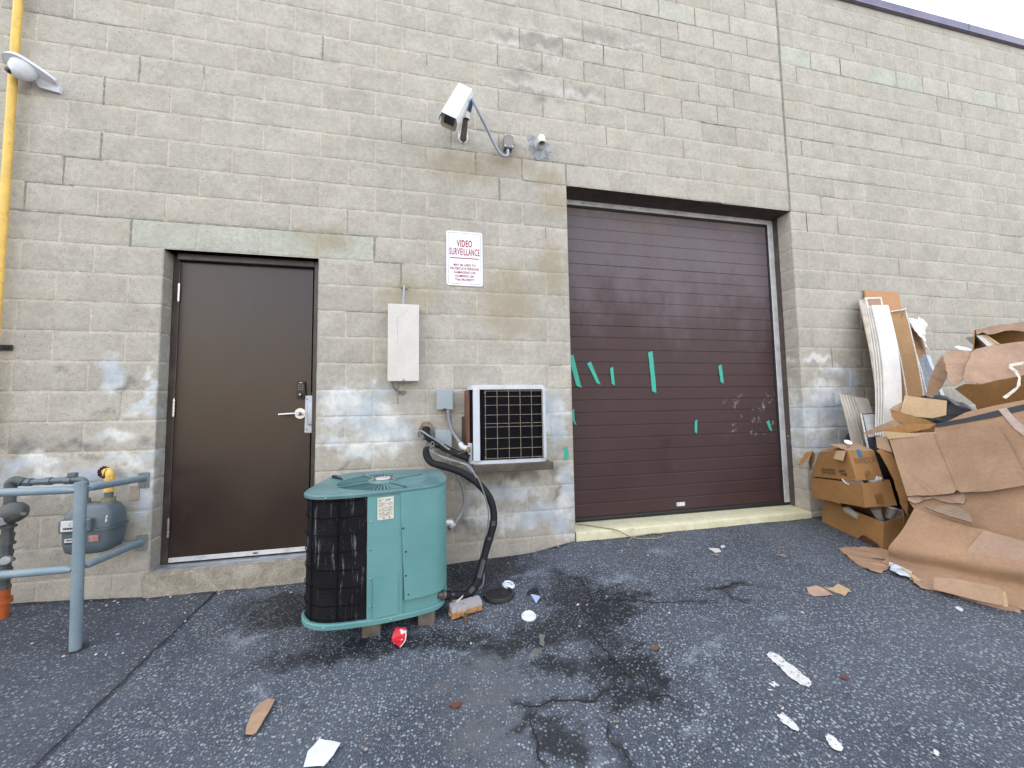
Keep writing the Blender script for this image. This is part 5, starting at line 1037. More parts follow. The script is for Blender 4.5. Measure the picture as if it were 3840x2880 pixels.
# ------------------------------------------------------------------ the cardboard heap: outlines at their own distances (metres)
S1_0 = [(2.197,-0.966,0.296), (2.204,-1.066,0.278), (2.216,-1.232,0.251), (2.225,-1.290,0.248), (2.233,-1.371,0.238), (2.241,-1.441,0.231), (2.253,-1.551,0.219)]
S1_1 = [(2.100,-0.942,0.144), (2.118,-1.064,0.138), (2.150,-1.212,0.148), (2.167,-1.312,0.147), (2.179,-1.390,0.144), (2.192,-1.457,0.146), (2.206,-1.565,0.138)]
S1_2 = [(2.020,-0.920,0.018), (2.045,-1.032,0.027), (2.087,-1.209,0.045), (2.113,-1.332,0.052), (2.130,-1.407,0.059), (2.148,-1.472,0.070), (2.174,-1.574,0.083)]
S1_3 = [(2.009,-0.895,-0.052), (2.028,-1.008,-0.054), (2.069,-1.183,-0.036), (2.095,-1.313,-0.030), (2.112,-1.384,-0.023), (2.133,-1.473,-0.014), (2.151,-1.577,-0.015)]
S1_4 = [(1.968,-0.905,-0.091), (1.983,-0.983,-0.094), (2.030,-1.138,-0.100), (2.205,-1.253,-0.104), (2.253,-1.296,-0.105), (2.201,-1.436,-0.111), (2.256,-1.527,-0.114)]
KFACE = [(2.519,-0.939,0.865), (2.581,-1.074,0.976), (2.619,-1.197,1.023), (2.652,-1.315,1.059), (2.687,-1.434,1.099), (2.383,-1.497,0.187), (2.273,-1.169,0.034), (2.323,-0.863,0.334)]
KSTRIPE = [(2.523,-0.936,0.894), (2.564,-1.081,0.939), (2.603,-1.202,0.988), (2.639,-1.320,1.033), (2.662,-1.398,1.060), (2.650,-1.401,1.024), (2.626,-1.323,0.994), (2.589,-1.206,0.946), (2.554,-1.084,0.908), (2.516,-0.947,0.868)]
KTAPE = [(2.607,-1.219,1.000), (2.616,-1.254,1.011), (2.601,-1.291,0.947), (2.579,-1.374,0.842), (2.560,-1.378,0.786), (2.577,-1.297,0.874)]
FLAP = [(2.394,-0.721,0.763), (2.421,-0.790,0.808), (2.461,-0.973,0.828), (2.492,-1.088,0.862), (2.534,-1.242,0.903), (2.498,-1.311,0.766), (2.459,-1.371,0.621), (2.467,-1.465,0.597), (2.429,-1.378,0.530), (2.389,-1.259,0.474), (2.357,-1.142,0.441), (2.359,-1.124,0.456), (2.348,-1.109,0.431), (2.326,-1.040,0.404), (2.309,-0.979,0.387), (2.282,-0.876,0.361), (2.344,-0.790,0.582)]
FLAPSTRIP = [(2.396,-0.677,0.828), (2.420,-0.830,0.819), (2.451,-0.978,0.834), (2.447,-0.983,0.818), (2.416,-0.858,0.793), (2.384,-0.725,0.766)]
S2 = [(2.311,-0.870,0.311), (2.363,-1.018,0.388), (2.401,-1.120,0.444), (2.475,-1.359,0.538), (2.517,-1.492,0.592), (2.380,-1.519,0.181), (2.362,-1.385,0.198), (2.341,-1.231,0.216), (2.314,-1.002,0.253), (2.303,-0.902,0.272)]
TORNSTRIP = [(2.294,-0.872,0.354), (2.307,-0.914,0.368), (2.319,-0.972,0.376), (2.359,-1.108,0.422), (2.369,-1.136,0.436), (2.358,-1.145,0.400), (2.345,-1.137,0.367), (2.334,-1.086,0.360), (2.326,-1.037,0.363), (2.323,-0.998,0.373), (2.288,-0.914,0.314), (2.287,-0.878,0.328)]
CORR = [(2.188,-1.030,0.321), (2.209,-1.073,0.336), (2.236,-1.131,0.355), (2.242,-1.172,0.355), (2.225,-1.232,0.323), (2.208,-1.254,0.298), (2.192,-1.255,0.280), (2.185,-1.111,0.301)]
SIDE = [(2.365,-0.646,0.669), (2.392,-0.664,0.686), (2.434,-0.694,0.682), (2.457,-0.718,0.567), (2.481,-0.754,0.315), (2.468,-0.755,0.173), (2.440,-0.729,0.257), (2.430,-0.709,0.435), (2.413,-0.691,0.514), (2.381,-0.660,0.639)]
T1 = [(2.443,-0.646,0.825), (2.483,-0.768,0.880), (2.519,-0.944,0.895), (2.501,-0.917,0.856), (2.467,-0.802,0.816), (2.443,-0.713,0.793)]
T2 = [(2.552,-0.642,0.998), (2.586,-0.696,0.976), (2.621,-0.754,0.946), (2.652,-0.805,0.922), (2.676,-0.853,0.885), (2.566,-0.717,0.874), (2.543,-0.666,0.921)]
T3 = [(2.429,-0.515,0.798), (2.453,-0.610,0.860), (2.478,-0.710,0.914), (2.484,-0.767,0.880), (2.454,-0.639,0.822), (2.435,-0.560,0.787)]
T4 = [(2.421,-0.614,0.777), (2.434,-0.680,0.781), (2.401,-0.731,0.661), (2.394,-0.637,0.687)]
PLATE = [(2.865,-0.558,1.115), (2.953,-0.778,1.063), (2.873,-0.809,0.947), (2.817,-0.752,0.922), (2.778,-0.668,0.935), (2.756,-0.585,0.967)]
PLATE2 = [(2.768,-0.501,0.991), (2.818,-0.522,1.035), (2.859,-0.550,1.064), (2.785,-0.565,0.967)]
E1 = [(3.165,-0.530,1.112), (3.212,-0.529,1.234), (3.266,-0.534,1.337), (3.328,-0.542,1.430), (3.356,-0.547,1.461), (3.383,-0.553,1.481), (3.371,-0.566,1.355), (3.355,-0.573,1.267), (3.305,-0.566,1.191), (3.247,-0.555,1.132), (3.204,-0.546,1.092)]
E2 = [(3.184,-0.660,1.461), (3.207,-0.675,1.486), (3.231,-0.706,1.498), (3.268,-0.789,1.472), (3.230,-0.792,1.396), (3.200,-0.783,1.349), (3.142,-0.786,1.235), (3.120,-0.773,1.208), (3.083,-0.735,1.180), (3.106,-0.712,1.250), (3.147,-0.686,1.360)]
HMAIN = [(3.244,-0.801,1.474), (3.264,-0.818,1.493), (3.304,-0.871,1.509), (3.340,-0.923,1.518), (3.396,-1.017,1.518), (3.450,-1.108,1.516), (3.338,-1.138,1.267), (3.274,-1.052,1.242), (3.204,-0.955,1.222), (3.170,-0.915,1.202), (3.146,-0.883,1.193), (3.124,-0.837,1.203), (3.113,-0.799,1.226), (3.145,-0.796,1.291), (3.174,-0.794,1.348), (3.218,-0.802,1.423)]
HUNDER = [(3.075,-0.766,1.166), (3.083,-0.825,1.204), (3.129,-0.891,1.195), (3.163,-0.980,1.222), (3.207,-1.082,1.246), (3.248,-1.176,1.267), (3.348,-1.121,1.081), (3.309,-1.024,1.054), (3.262,-0.895,1.011), (3.229,-0.808,0.984), (3.197,-0.814,1.034)]
CLEARTAPE = [(3.283,-1.056,1.356), (3.244,-1.003,1.343), (3.230,-1.002,1.316), (3.227,-1.030,1.278), (3.214,-1.052,1.227), (3.181,-1.054,1.162), (3.146,-1.033,1.120), (3.114,-1.008,1.087), (3.118,-1.026,1.073), (3.161,-1.055,1.124), (3.193,-1.068,1.170), (3.222,-1.062,1.231), (3.238,-1.042,1.285), (3.241,-1.015,1.323), (3.274,-1.059,1.334)]
RIM = [(3.406,-0.756,1.673), (3.462,-0.846,1.690), (3.535,-0.967,1.693), (3.586,-1.052,1.693), (3.573,-1.052,1.610), (3.522,-0.967,1.613), (3.497,-0.919,1.634), (3.477,-0.885,1.635), (3.451,-0.846,1.620), (3.429,-0.811,1.619), (3.421,-0.790,1.642), (3.401,-0.762,1.626)]
STICKS = [(3.415,-0.752,1.622), (3.443,-0.798,1.623), (3.466,-0.861,1.533), (3.430,-0.804,1.520)]
WHITETUBE = [(3.236,-0.694,1.520), (3.251,-0.712,1.530), (3.267,-0.751,1.514), (3.273,-0.783,1.489), (3.266,-0.783,1.475), (3.243,-0.728,1.495)]
BOXBACK = [(3.813,-0.555,1.722), (3.955,-0.785,1.749), (4.009,-0.878,1.739), (3.974,-0.878,1.521), (3.922,-0.785,1.545), (3.782,-0.554,1.534)]
BOTPLANK = [(1.869,-1.236,-0.030), (1.901,-1.304,-0.009), (1.948,-1.479,0.008), (1.912,-1.502,-0.034), (1.884,-1.508,-0.065), (1.861,-1.427,-0.075), (1.820,-1.256,-0.086)]
BOTEND = [(1.936,-1.486,-0.001), (1.938,-1.497,-0.000), (1.887,-1.525,-0.060), (1.881,-1.512,-0.064)]
FOLDCORNER = [(1.897,-1.043,-0.048), (1.901,-1.058,-0.046), (1.888,-1.153,-0.078), (1.885,-1.167,-0.083), (1.873,-1.139,-0.091)]
def kraft(name, col, stain=.25, lines=0, dark=(.12, .07, .035)):
    g = NG(name); n = g.noise(3.2, 6, .6); n2 = g.noise(60, 5, .6); n3 = g.noise(18, 8, .7, g.map((1, 1, .3)))
    c = g.scale(g.mix(1., col, col), g.rng(n, .3, .7, .86, 1.12)); c = g.scale(c, g.rng(n2, .3, .7, .93, 1.07))
    c = g.mix(g.math('MULTIPLY', g.rng(n3, .54, .70), stain), c, tuple(q*.62 for q in col))
    c = g.mix(g.math('MULTIPLY', g.rng(g.noise(2.1, 8, .75), .56, .68), stain*.8), c, tuple(min(1, q*1.22) for q in col))
    h = g.noise(7, 4); h = g.math('ADD', h, g.math('MULTIPLY', n2, .10))
    if lines:
        sp_ = g.n('ShaderNodeSeparateXYZ'); g.put(sp_.inputs[0], g.co); fr_ = g.math('PINGPONG', g.math('MULTIPLY', sp_.outputs[2], lines), .5); h = g.math('ADD', h, g.math('MULTIPLY', fr_, .5)); c = g.scale(c, g.rng(fr_, 0, .5, .75, 1.12))
    g.bump(h, .45, .008); return g.out(c, .82, 0, .25)
kr_a = kraft('kraft_board', (.345, .222, .142)); kr_b = kraft('kraft_board_grey', (.355, .24, .162)); kr_c = kraft('kraft_board_tan', (.42, .30, .18), .12)
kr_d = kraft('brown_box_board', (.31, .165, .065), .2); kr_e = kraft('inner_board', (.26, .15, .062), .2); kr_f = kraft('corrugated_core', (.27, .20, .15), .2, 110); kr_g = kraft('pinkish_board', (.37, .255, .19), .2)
wht = plain('white_board', (.66, .65, .62), .5, var=.06, dirt=.2, dirtcol=(.45, .42, .38)); edge_w = plain('white_edge', (.62, .60, .55), .6, var=.2, scale=60)
dkint = plain('black_band', (.022, .026, .042), .6)

# ------------------------------------------------------------------ tape on the roller door and the wall
tapem = plain('green_masking_tape', (.035, .38, .28), .6, var=.10, scale=18, bump=.1)
TL_ = ['long green tape strip at the left edge of the roller door, folded at its foot', 'slanting green tape strip, second from the left on the roller door', 'short green tape strip, third from the left on the roller door', 'longest green tape strip, near the middle of the roller door', 'short green tape strip high on the right half of the roller door', 'curled green tape strip at the left edge of the roller door above the sill', 'short green tape strip low in the middle right of the roller door', 'short green tape strip beside the white marks at the right edge of the roller door']
for P, lb_ in zip(TAPES, TL_):
    tag(sheet('tape_strip', P, tapem, thick=.0006, cuts=2, amp=.0016, freq=12), lb_, 'tape', 'green tape strips')
tag(sheet('tape_strip', TAPEW, tapem, thick=.0006, cuts=2, amp=.003, freq=14), 'green tape strip stuck on the block wall between the shelf and the roller door', 'tape', 'green tape strips')

# ------------------------------------------------------------------ litter on the ground
def ground_sheet(name, pts, mat, lb_, cat, h=.004, amp=.004, jag=0., thick=.003, cuts=3, group=None):
    P = [(p[0], p[1], gz(p[0], p[1])+h+amp*.6) for p in pts]
    return tag(sheet(name, P, mat, thick=thick, cuts=cuts, amp=amp, freq=14, jag=jag), lb_, cat, group)
ground_sheet('cardboard_scrap', CARDPIECE, kr_b, 'curved brown cardboard scrap lying alone on the asphalt at the lower left', 'cardboard', amp=.014, jag=.002)
ground_sheet('paper_sheet', PAPER, plain('white_paper', (.64, .68, .76), .6, var=.04), 'white sheet of paper on the asphalt at the bottom edge', 'paper', amp=.010, thick=.001)
ground_sheet('paper_scrap', TRI, plain('pale_blue_card', (.36, .46, .66), .6, var=.05), 'pale blue triangular scrap on the oily asphalt near the black pail lid', 'paper', thick=.001)
ground_sheet('plastic_scrap', SCRAP, plain('black_scrap', (.016, .018, .026), .5), 'crumpled black scrap just behind the blue triangle', 'scrap', amp=.010, jag=.002)
ground_sheet('cardboard_scrap', LEAFA, kr_g, 'torn greyish cardboard scrap, left one of the pair on the open asphalt', 'cardboard', amp=.008, jag=.004)
ground_sheet('cardboard_scrap', LEAFB, kr_c, 'torn yellowish cardboard scrap, right one of the pair on the open asphalt', 'cardboard', amp=.010, jag=.004)
ground_sheet('flat_stone', GREY[:5], plain('grey_slate', (.115, .115, .115), .85), 'flat grey fragment in front of the white cup lids', 'stone', amp=.003, jag=.003)
ground_sheet('flat_stone', [GREY[5], GREY[6], GREY[7], GREY[8]], plain('grey_slate_pale', (.13, .13, .125), .85), 'narrow grey fragment behind the flat grey fragment on the oily asphalt', 'stone', amp=.003, jag=.003)
ground_sheet('flat_cardboard', FLATCARD, kr_a, 'flat torn cardboard sheet on the asphalt below the lowest brown box', 'cardboard', amp=.009, jag=.004, thick=.005)
ground_sheet('plastic_bag', BAG, plain('pale_plastic', (.48, .54, .62), .35, var=.2, scale=40), 'crumpled pale plastic at the front corner of the cardboard heap', 'bag', h=.012, amp=.028, jag=.004, cuts=4, thick=.001)
ground_sheet('paper_scrap', SLIVER, plain('white_scrap', (.55, .57, .6), .6), 'small white sliver on the asphalt in front of the cardboard heap', 'paper', thick=.001)
for i, (x, y, s_, lb_, m) in enumerate(((-.10, -1.30, .030, 'small curled brown leaf on the cracked asphalt', (.14, .085, .05)), (-1.07, -1.33, .030, 'small red brown twig on the asphalt at the lower centre', (.13, .045, .03)), (.58, -1.66, .022, 'small dark red chip right of the painted dashes', (.10, .04, .04)), (.92, -.52, .025, 'tiny tan chip of cardboard in front of the door sill', (.27, .19, .13)), (1.40, -.64, .034, 'small tan cardboard chip between the door sill and the heap', (.26, .19, .15)))):
    P = [(x+s_*math.cos(a)*(1.3 if k % 2 else .6), y+s_*math.sin(a)*.6) for k, a in enumerate([j*math.pi/3.5 for j in range(7)])]
    ground_sheet('leaf_scrap', P, plain('scrap_colour', m, .8, var=.2), lb_, 'debris', amp=.008, thick=.001, cuts=2)
# pebbles and crumbs of paint
pm_ = [plain('pale_pebble', (.50, .50, .50), .8, var=.2), plain('grey_pebble', (.24, .24, .245), .85, var=.2), plain('brown_pebble', (.20, .15, .11), .85, var=.2)]
pr = random.Random(11); base_p = []
for k in range(3):
    mb = MB(); bmesh.ops.create_icosphere(mb.bm, subdivisions=2, radius=1)
    for v in mb.bm.verts: v.co *= 1+.35*mn.noise(v.co*1.3+Vector((k*7, 0, 0)))
    base_p.append(mb.mesh('pebble'))
for i in range(150):
    if i < 60: x, y = pr.uniform(-3.4, -.1), -abs(pr.gauss(0, .06))-.015
    elif i < 100: x, y = pr.uniform(-3.5, -2.6), pr.uniform(-.7, -.03)
    else: x, y = pr.uniform(-2.4, 1.4), pr.uniform(-1.6, -.05)
    if -1.95 < x < -1.05 and -.95 < y: continue
    s_ = pr.uniform(.003, .0075); o = bpy.data.objects.new('pebble', base_p[i % 3]); C.objects.link(o)
    if not o.data.materials: o.data.materials.append(pm_[i % 3])
    o.location = (x, y, gz(x, y)+s_*.35+.004); o.scale = (s_*1.3, s_, s_*.6); o.rotation_euler = (0, 0, pr.uniform(0, 6))
    tag(o, 'loose pebble or crumb lying on the asphalt', 'pebble', 'loose pebbles on the asphalt')

def cup_lid(x, y, rz, tiltx, lb_, hole=False):
    z = gz(x, y)+.006; t = thing('cup_lid', lb_, 'cup lid', (x, y, z), 'white cup lids'); M = Matrix.Translation((x, y, z)) @ Matrix.Rotation(rz, 4, 'Z') @ Matrix.Rotation(tiltx, 4, 'X')
    mb = MB(); mb.lathe([(0, .012), (.026, .012), (.029, .017), (.034, .017), (.0365, .008), (.038, .006), (.0435, .006), (.0445, .002), (.0435, -.002), (.038, -.001), (.036, .003), (.031, .013), (.028, .010), (0, .009)], (0, 0, 0), (0, 0, 1), 32)
    bmesh.ops.transform(mb.bm, matrix=M, verts=mb.bm.verts); mb.build('lid', plain('white_lid', (.66, .70, .77), .35, var=.04), t)
    if hole:
        mb = MB(); mb.box(-.006, .006, -.022, -.018, .0115, .0135); mb.box(.010, .016, -.012, .016, .0115, .0135); bmesh.ops.transform(mb.bm, matrix=M, verts=mb.bm.verts); mb.build('sip_hole', black, t, sm=False)
cup_lid(-.621, -.826, .3, .06, 'white plastic cup lid lying on the oily asphalt in front of the black pail lid')
cup_lid(-.668, -.452, 1.2, .14, 'white plastic cup lid leaning behind the rim of the black pail lid', True)
t = thing('pail_lid', 'round black pail lid lying on the wet asphalt beside the hose', 'pail lid', (-.752, -.548, gz(-.75, -.55)+.004))
mb = MB(); mb.lathe([(0, .008), (.006, .0085), (.010, .007), (.086, .007), (.090, .016), (.097, .017), (.101, .012), (.103, .0), (.100, -.002), (0, -.002)], (-.752, -.548, gz(-.75, -.55)+.004), (-.03, .03, 1), 44); mb.build('lid', rubber, t)
mb = MB(); mb.lathe([(.088, .0165), (.092, .0185), (.096, .0165)], (-.752, -.548, gz(-.75, -.55)+.0045), (-.03, .03, 1), 44); mb.build('rim_bead', plain('worn_black_rim', (.035, .035, .037), .45), t)
# crushed red paper cups
redm = NG('red_cup'); n = redm.noise(26, 2); redm_ = redm.out(redm.mix(redm.rng(n, .60, .62), (.50, .012, .030), (.62, .56, .54)), .45)
cupin = plain('cup_inside', (.50, .42, .30), .6)
def crushed(pts, lb_, m, m2, off):
    z0 = min(gz(p[0], p[1]) for p in pts); t = thing('paper_cup', lb_, 'paper cup', pts[0], 'crushed paper cups')
    P = [Vector(p) for p in pts]; obj('cup_wall', sheet_mesh('cup_wall', P, thick=.0015, cuts=3, amp=.012, freq=16), m, t)
    obj('cup_back', sheet_mesh('cup_back', [p+Vector(off) for p in P], thick=.0015, cuts=3, amp=.010, freq=14, seed=3), m2, t)
    mb = MB(); k = len(P); mb.tube(catmull([P[1]+Vector((0, 0, .004)), P[2]+Vector((0, 0, .004)), P[3]+Vector((0, 0, .002))], 5), .003, 8); mb.build('rolled_rim', plain('white_rim', (.6, .58, .55), .5), t)
gq = lambda x, y, h: (x, y, gz(x, y)+h)
crushed([gq(-1.390, -.845, .006), gq(-1.340, -.905, .006), gq(-1.316, -.865, .014), gq(-1.316, -.825, .044), gq(-1.372, -.805, .042)], 'crushed bright red paper cup on the asphalt in front of the condenser', redm_, redm_, (.0, .012, .006))
crushed([gq(-1.085, -.665, .010), gq(-1.072, -.700, .012), gq(-1.035, -.665, .060), gq(-.992, -.640, .085), gq(-1.055, -.625, .080)], 'torn cream and red paper cup behind the wood offcut beside the condenser', cupin, redm_, (.012, .014, .0))
# wood offcut and pipe stub
g = NG('split_wood'); n = g.noise(14, 8, .7, g.map((.4, 3, 3), (0, 0, .25))); zs = g.n('ShaderNodeSeparateXYZ'); g.put(zs.inputs[0], g.co)
wc = g.mix(g.rng(n, .35, .65), (.32, .14, .045), (.46, .27, .12)); wc = g.mix(g.rng(g.math('ADD', zs.outputs[2], g.math('MULTIPLY', n, .03)), -.125, -.112), wc, (.36, .345, .36)); g.bump(n, .4, .004); woodm = g.out(wc, .75)
t = thing('wood_offcut', 'short grey topped wood offcut with a raw orange side beside the condenser', 'wood', (-.965, -.70, -.17))
mb = MB(); zt_ = -.112; c4 = [(-1.062, -.735), (-.878, -.690), (-.890, -.610), (-1.078, -.655)]
N_ = 14; top_ = []; bot_ = []
for (a, b) in ((0, 1), (1, 2), (2, 3), (3, 0)):
    n_ = N_ if a % 2 == 0 else 5
    for i in range(n_):
        tt = i/n_; x = c4[a][0]+(c4[b][0]-c4[a][0])*tt; y = c4[a][1]+(c4[b][1]-c4[a][1])*tt
        top_.append(mb.bm.verts.new((x+rnd.uniform(-.002, .002), y+rnd.uniform(-.002, .002), zt_+rnd.uniform(-.002, .002)))); bot_.append(mb.bm.verts.new((x+rnd.uniform(-.004, .004), y+rnd.uniform(-.006, .004), gz(x, y)+.012+.010*abs(mn.noise(Vector((x*30, y*30, 0)))))))
mb.bm.faces.new(top_); mb.bm.faces.new(bot_[::-1])
for i in range(len(top_)): j = (i+1) % len(top_); mb.bm.faces.new((bot_[i], bot_[j], top_[j], top_[i]))
mb.build('wood', woodm, t, sm=False)
mb = MB(); mb.lathe([(0, .001), (.004, .001)], (-.995, -.690, zt_+.001), (0, 0, 1), 10); mb.build('nail_hole', black, t)
t = thing('pipe_stub', 'short upright brown metal stub at the foot of the wood offcut', 'pipe', (-.985, -.772, -.18))
mb = MB(); mb.cyl((-.985, -.765, -.19), (-.984, -.752, -.135), .0105, 14, .0095); mb.build('stub', plain('brown_stub', (.10, .075, .045), .6, .3), t)
# cord on the sill
cordm = plain('dirty_cord', (.26, .23, .18), .8, var=.2, scale=50)
cpts = [(.05, .17, .022), (.16, .10, .022), (.26, .02, .018), (.36, -.02, .004), (.43, -.045, -.03), (.50, -.075, -.058)]
cpts += [(x, y, gz(x, y)+.008) for x, y in ((.60, -.115), (.70, -.125), (.765, -.085), (.775, -.045), (.72, .0-.02), (.62, -.03), (.52, -.045), (.44, -.10), (.40, -.15), (.372, -.19))]
t = thing('cord', 'thin dirty cord trailing off the cream sill in a loop onto the asphalt', 'cord', (.4, -.05, -.05))
mb = MB(); mb.tube(catmull(cpts, 6), .0042, 8); mb.build('cord_line', cordm, t)
mb = MB()
for i in range(6): a = -1.9+i*.18; mb.tube([(.376, -.183, gz(.37, -.18)+.008), (.376+.035*math.cos(a), -.183+.035*math.sin(a), gz(.37, -.2)+.006+.004*(i % 2))], .0022, 5)
mb.build('frayed_end', cordm, t)

# ------------------------------------------------------------------ three brown boxes in a stack by the door jamb
def carton(name, lb_, bot, top, mat, inner, flaps=(), th=.005, closed=False, tape=True):
    """open carton: four bottom and four top corners (front-left, corner, right, back-left), crushed a little"""
    b = [Vector(p) for p in bot]; tp = [Vector(p) for p in top]; cen = sum(b+tp, Vector())/8
    t = thing(name, lb_, 'box', b[1], 'stacked brown cartons')
    bm = bmesh.new()
    def quad(a, b_, c_, d, nx=12, nz=6, amp=.004, sd=0):
        R = []
        for j in range(nz+1):
            row = []
            for i in range(nx+1):
                u, v = i/nx, j/nz; p = (a*(1-u)+b_*u)*(1-v)+(d*(1-u)+c_*u)*v
                k = math.sin(math.pi*u)*1.0; n = (b_-a).cross(d-a).normalized()
                row.append(bm.verts.new(p+n*(mn.noise(p*6+Vector((sd, 0, 0)))*amp*k + mn.noise(p*17)*amp*.3*k)))
            R.append(row)
        for p, q in zip(R, R[1:]):
            for i in range(nx): bm.faces.new((p[i], p[i+1], q[i+1], q[i]))
    for i in range(4):
        j = (i+1) % 4; quad(b[i], b[j], tp[j], tp[i], sd=i)
    quad(b[0], b[1], b[2], b[3], nz=12)
    bmesh.ops.remove_doubles(bm, verts=bm.verts, dist=.0005); bmesh.ops.recalc_face_normals(bm, faces=bm.faces[:])
    bmesh.ops.solidify(bm, geom=bm.faces[:], thickness=th)
    me = bpy.data.meshes.new('carton_body'); bm.to_mesh(me); bm.free(); smooth(me, 35); body = obj('carton_body', me, mat, t)
    for k, (P, m, j) in enumerate(flaps): obj('flap', sheet_mesh('flap', P, thick=.004, cuts=3, amp=.005, jag=j, seed=k), m, t)
    return t, body
b3 = [(2.405, -.130, -.052), (2.232, -.725, -.078), (2.600, -.700, -.075), (2.78, -.10, -.05)]; t3 = [(2.42, -.155, .160), (2.262, -.728, .128), (2.60, -.690, .150), (2.78, -.12, .170)]
c3, _ = carton('cardboard_box', 'bottom brown carton of the stack with clear glasses showing over its rim', b3, t3, kr_d, kr_e)
mb = MB(); P = [(2.31, -.46, .0)]; b2_ = [(2.290, -.150, .182), (2.145, -.687, .238), (2.445, -.706, .240), (2.60, -.13, .20)]; t2_ = [(2.272, -.165, .372), (2.140, -.680, .422), (2.490, -.640, .425), (2.62, -.14, .385)]
c2, _ = carton('cardboard_box', 'middle brown carton of the stack, open, holding white crockery', b2_, t2_, kr_d, kr_e)
b1_ = [(2.262, -.180, .386), (2.168, -.625, .432), (2.440, -.628, .438), (2.56, -.15, .40)]; t1_ = [(2.235, -.285, .614), (2.172, -.572, .664), (2.430, -.585, .662), (2.52, -.25, .62)]
c1, _ = carton('cardboard_box', 'top brown carton of the stack with RANDOM written on its end', b1_, t1_, kr_d, kr_e,
   flaps=(([(2.228, -.300, .616), (2.180, -.545, .662), (2.30, -.50, .690), (2.34, -.28, .640)], kr_d, 0), ([(2.172, -.572, .666), (2.430, -.585, .664), (2.50, -.42, .70), (2.22, -.40, .70)], kr_a, .002),
          ([(2.172, -.560, .664), (2.196, -.470, .650), (2.140, -.480, .592), (2.108, -.575, .588)], kr_c, 0), ([(2.266, -.180, .430), (2.245, -.25, .60), (2.29, -.19, .62), (2.32, -.12, .50)], kr_d, .002),
          ([(2.285, -.13, .600), (2.262, -.205, .604), (2.125, -.215, .500), (2.120, -.180, .492)], kr_d, .003)))
def face_frame(a, b, d): U = (Vector(b)-Vector(a)).normalized(); N = U.cross((Vector(d)-Vector(a))).normalized(); return Vector(a), U, N.cross(U)
O_, Uf, Vf = face_frame(b1_[0], b1_[1], t1_[0]); Ln = (Vector(b1_[1])-Vector(b1_[0])).length
for s_, dx, dz in (('E70190164A02', .205, .062), ('2017 FE 02', .205, .036), ('2042', .345, .060), ('1938', .352, .034)):
    text('lettering', s_, .027, O_+Uf*dx+Vf*dz, Uf, Vf, inkblk, c1, width=.135 if len(s_) > 5 else .062, bold=.0004, lift=.007)
O_, Uf, Vf = face_frame(b1_[1], b1_[2], t1_[1])
text('lettering', 'RANDOM', .075, O_+Uf*.150+Vf*.128, Uf, Vf, plain('pencil', (.10, .065, .035), .8), c1, width=.215, bold=-.0012, lift=.007)
Nf = Uf.cross(Vf)
def on_face(a, b, o=.0068): return O_+Uf*a+Vf*b+Nf*o
obj('blue_tape', sheet_mesh('blue_tape', [on_face(.090, .245), on_face(.125, .245), on_face(.135, .185), on_face(.100, .183)], thick=.0006, cuts=2, amp=.001), plain('blue_tape', (.02, .17, .36), .5), c1)
obj('packing_tape', sheet_mesh('packing_tape', [on_face(.10, .0), on_face(.17, .0), on_face(.165, .055), on_face(.14, .075), on_face(.105, .055)], thick=.0004, cuts=1, amp=.001), plain('brown_tape', (.22, .12, .05), .3), c1)
O_, Uf, Vf = face_frame(b2_[1], b2_[2], t2_[1]); Nf = Uf.cross(Vf)
obj('packing_tape', sheet_mesh('packing_tape', [on_face(.115, .02), on_face(.175, .02), on_face(.165, .10), on_face(.11, .10)], thick=.0004, cuts=1, amp=.001), plain('brown_tape', (.20, .095, .03), .3), c2)
O_, Uf, Vf = face_frame(b3[0], b3[1], t3[0]); Nf = Uf.cross(Vf)
obj('water_stain', sheet_mesh('water_stain', [on_face(.40, .0, .0066), on_face(.60, .0, .0066), on_face(.595, .018, .0066), on_face(.53, .040, .0066), on_face(.47, .050, .0066), on_face(.43, .035, .0066)], thick=.0004, cuts=2, amp=.0006, jag=.004), plain('wet_card', (.075, .03, .015), .7), c3)
# glasses in the bottom carton, crockery in the middle one
glm = bpy.data.materials.new('clear_glass'); glm.use_nodes = True; p_ = glm.node_tree.nodes['Principled BSDF']; p_.inputs['Roughness'].default_value = .06; p_.inputs['Alpha'].default_value = .13; p_.inputs['Base Color'].default_value = (.62, .64, .64, 1)
gp = [(.022, .0), (.024, .002), (.028, .045), (.034, .100), (.0325, .100), (.026, .045), (.021, .008), (0, .008)]
for i, (x, y, z, ax, lb_) in enumerate(((2.355, -.645, .105, (-.25, .15, 1), 'clear glass tumbler leaning left over the rim of the bottom carton'), (2.445, -.640, .115, (.35, -.1, 1), 'clear glass tumbler tipped right in the bottom carton'), (2.300, -.525, .105, (-.1, .9, .5), 'clear glass lying behind the front rim of the bottom carton'), (2.520, -.645, .100, (.9, .2, .3), 'clear glass lying at the right corner of the bottom carton'))):
    mb = MB(); mb.lathe([(0, 0)]+gp, (x, y, z), ax, 26); tag(mb.build('glass_tumbler', glm), lb_, 'glass', 'glasses in the bottom carton')
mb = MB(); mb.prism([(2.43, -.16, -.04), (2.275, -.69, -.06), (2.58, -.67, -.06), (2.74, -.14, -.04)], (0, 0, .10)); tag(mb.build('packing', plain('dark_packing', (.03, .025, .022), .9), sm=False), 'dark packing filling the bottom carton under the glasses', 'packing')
cer = plain('white_ceramic', (.68, .70, .74), .2, var=.02)
mb = MB(); mb.lathe([(0, 0), (.04, .0), (.065, .012), (.068, .014), (.064, .016), (.04, .005), (0, .005)], (2.235, -.545, .398), (-.25, -.45, 1), 32); tag(mb.build('plate', cer), 'white plate poking over the rim of the middle carton', 'plate')
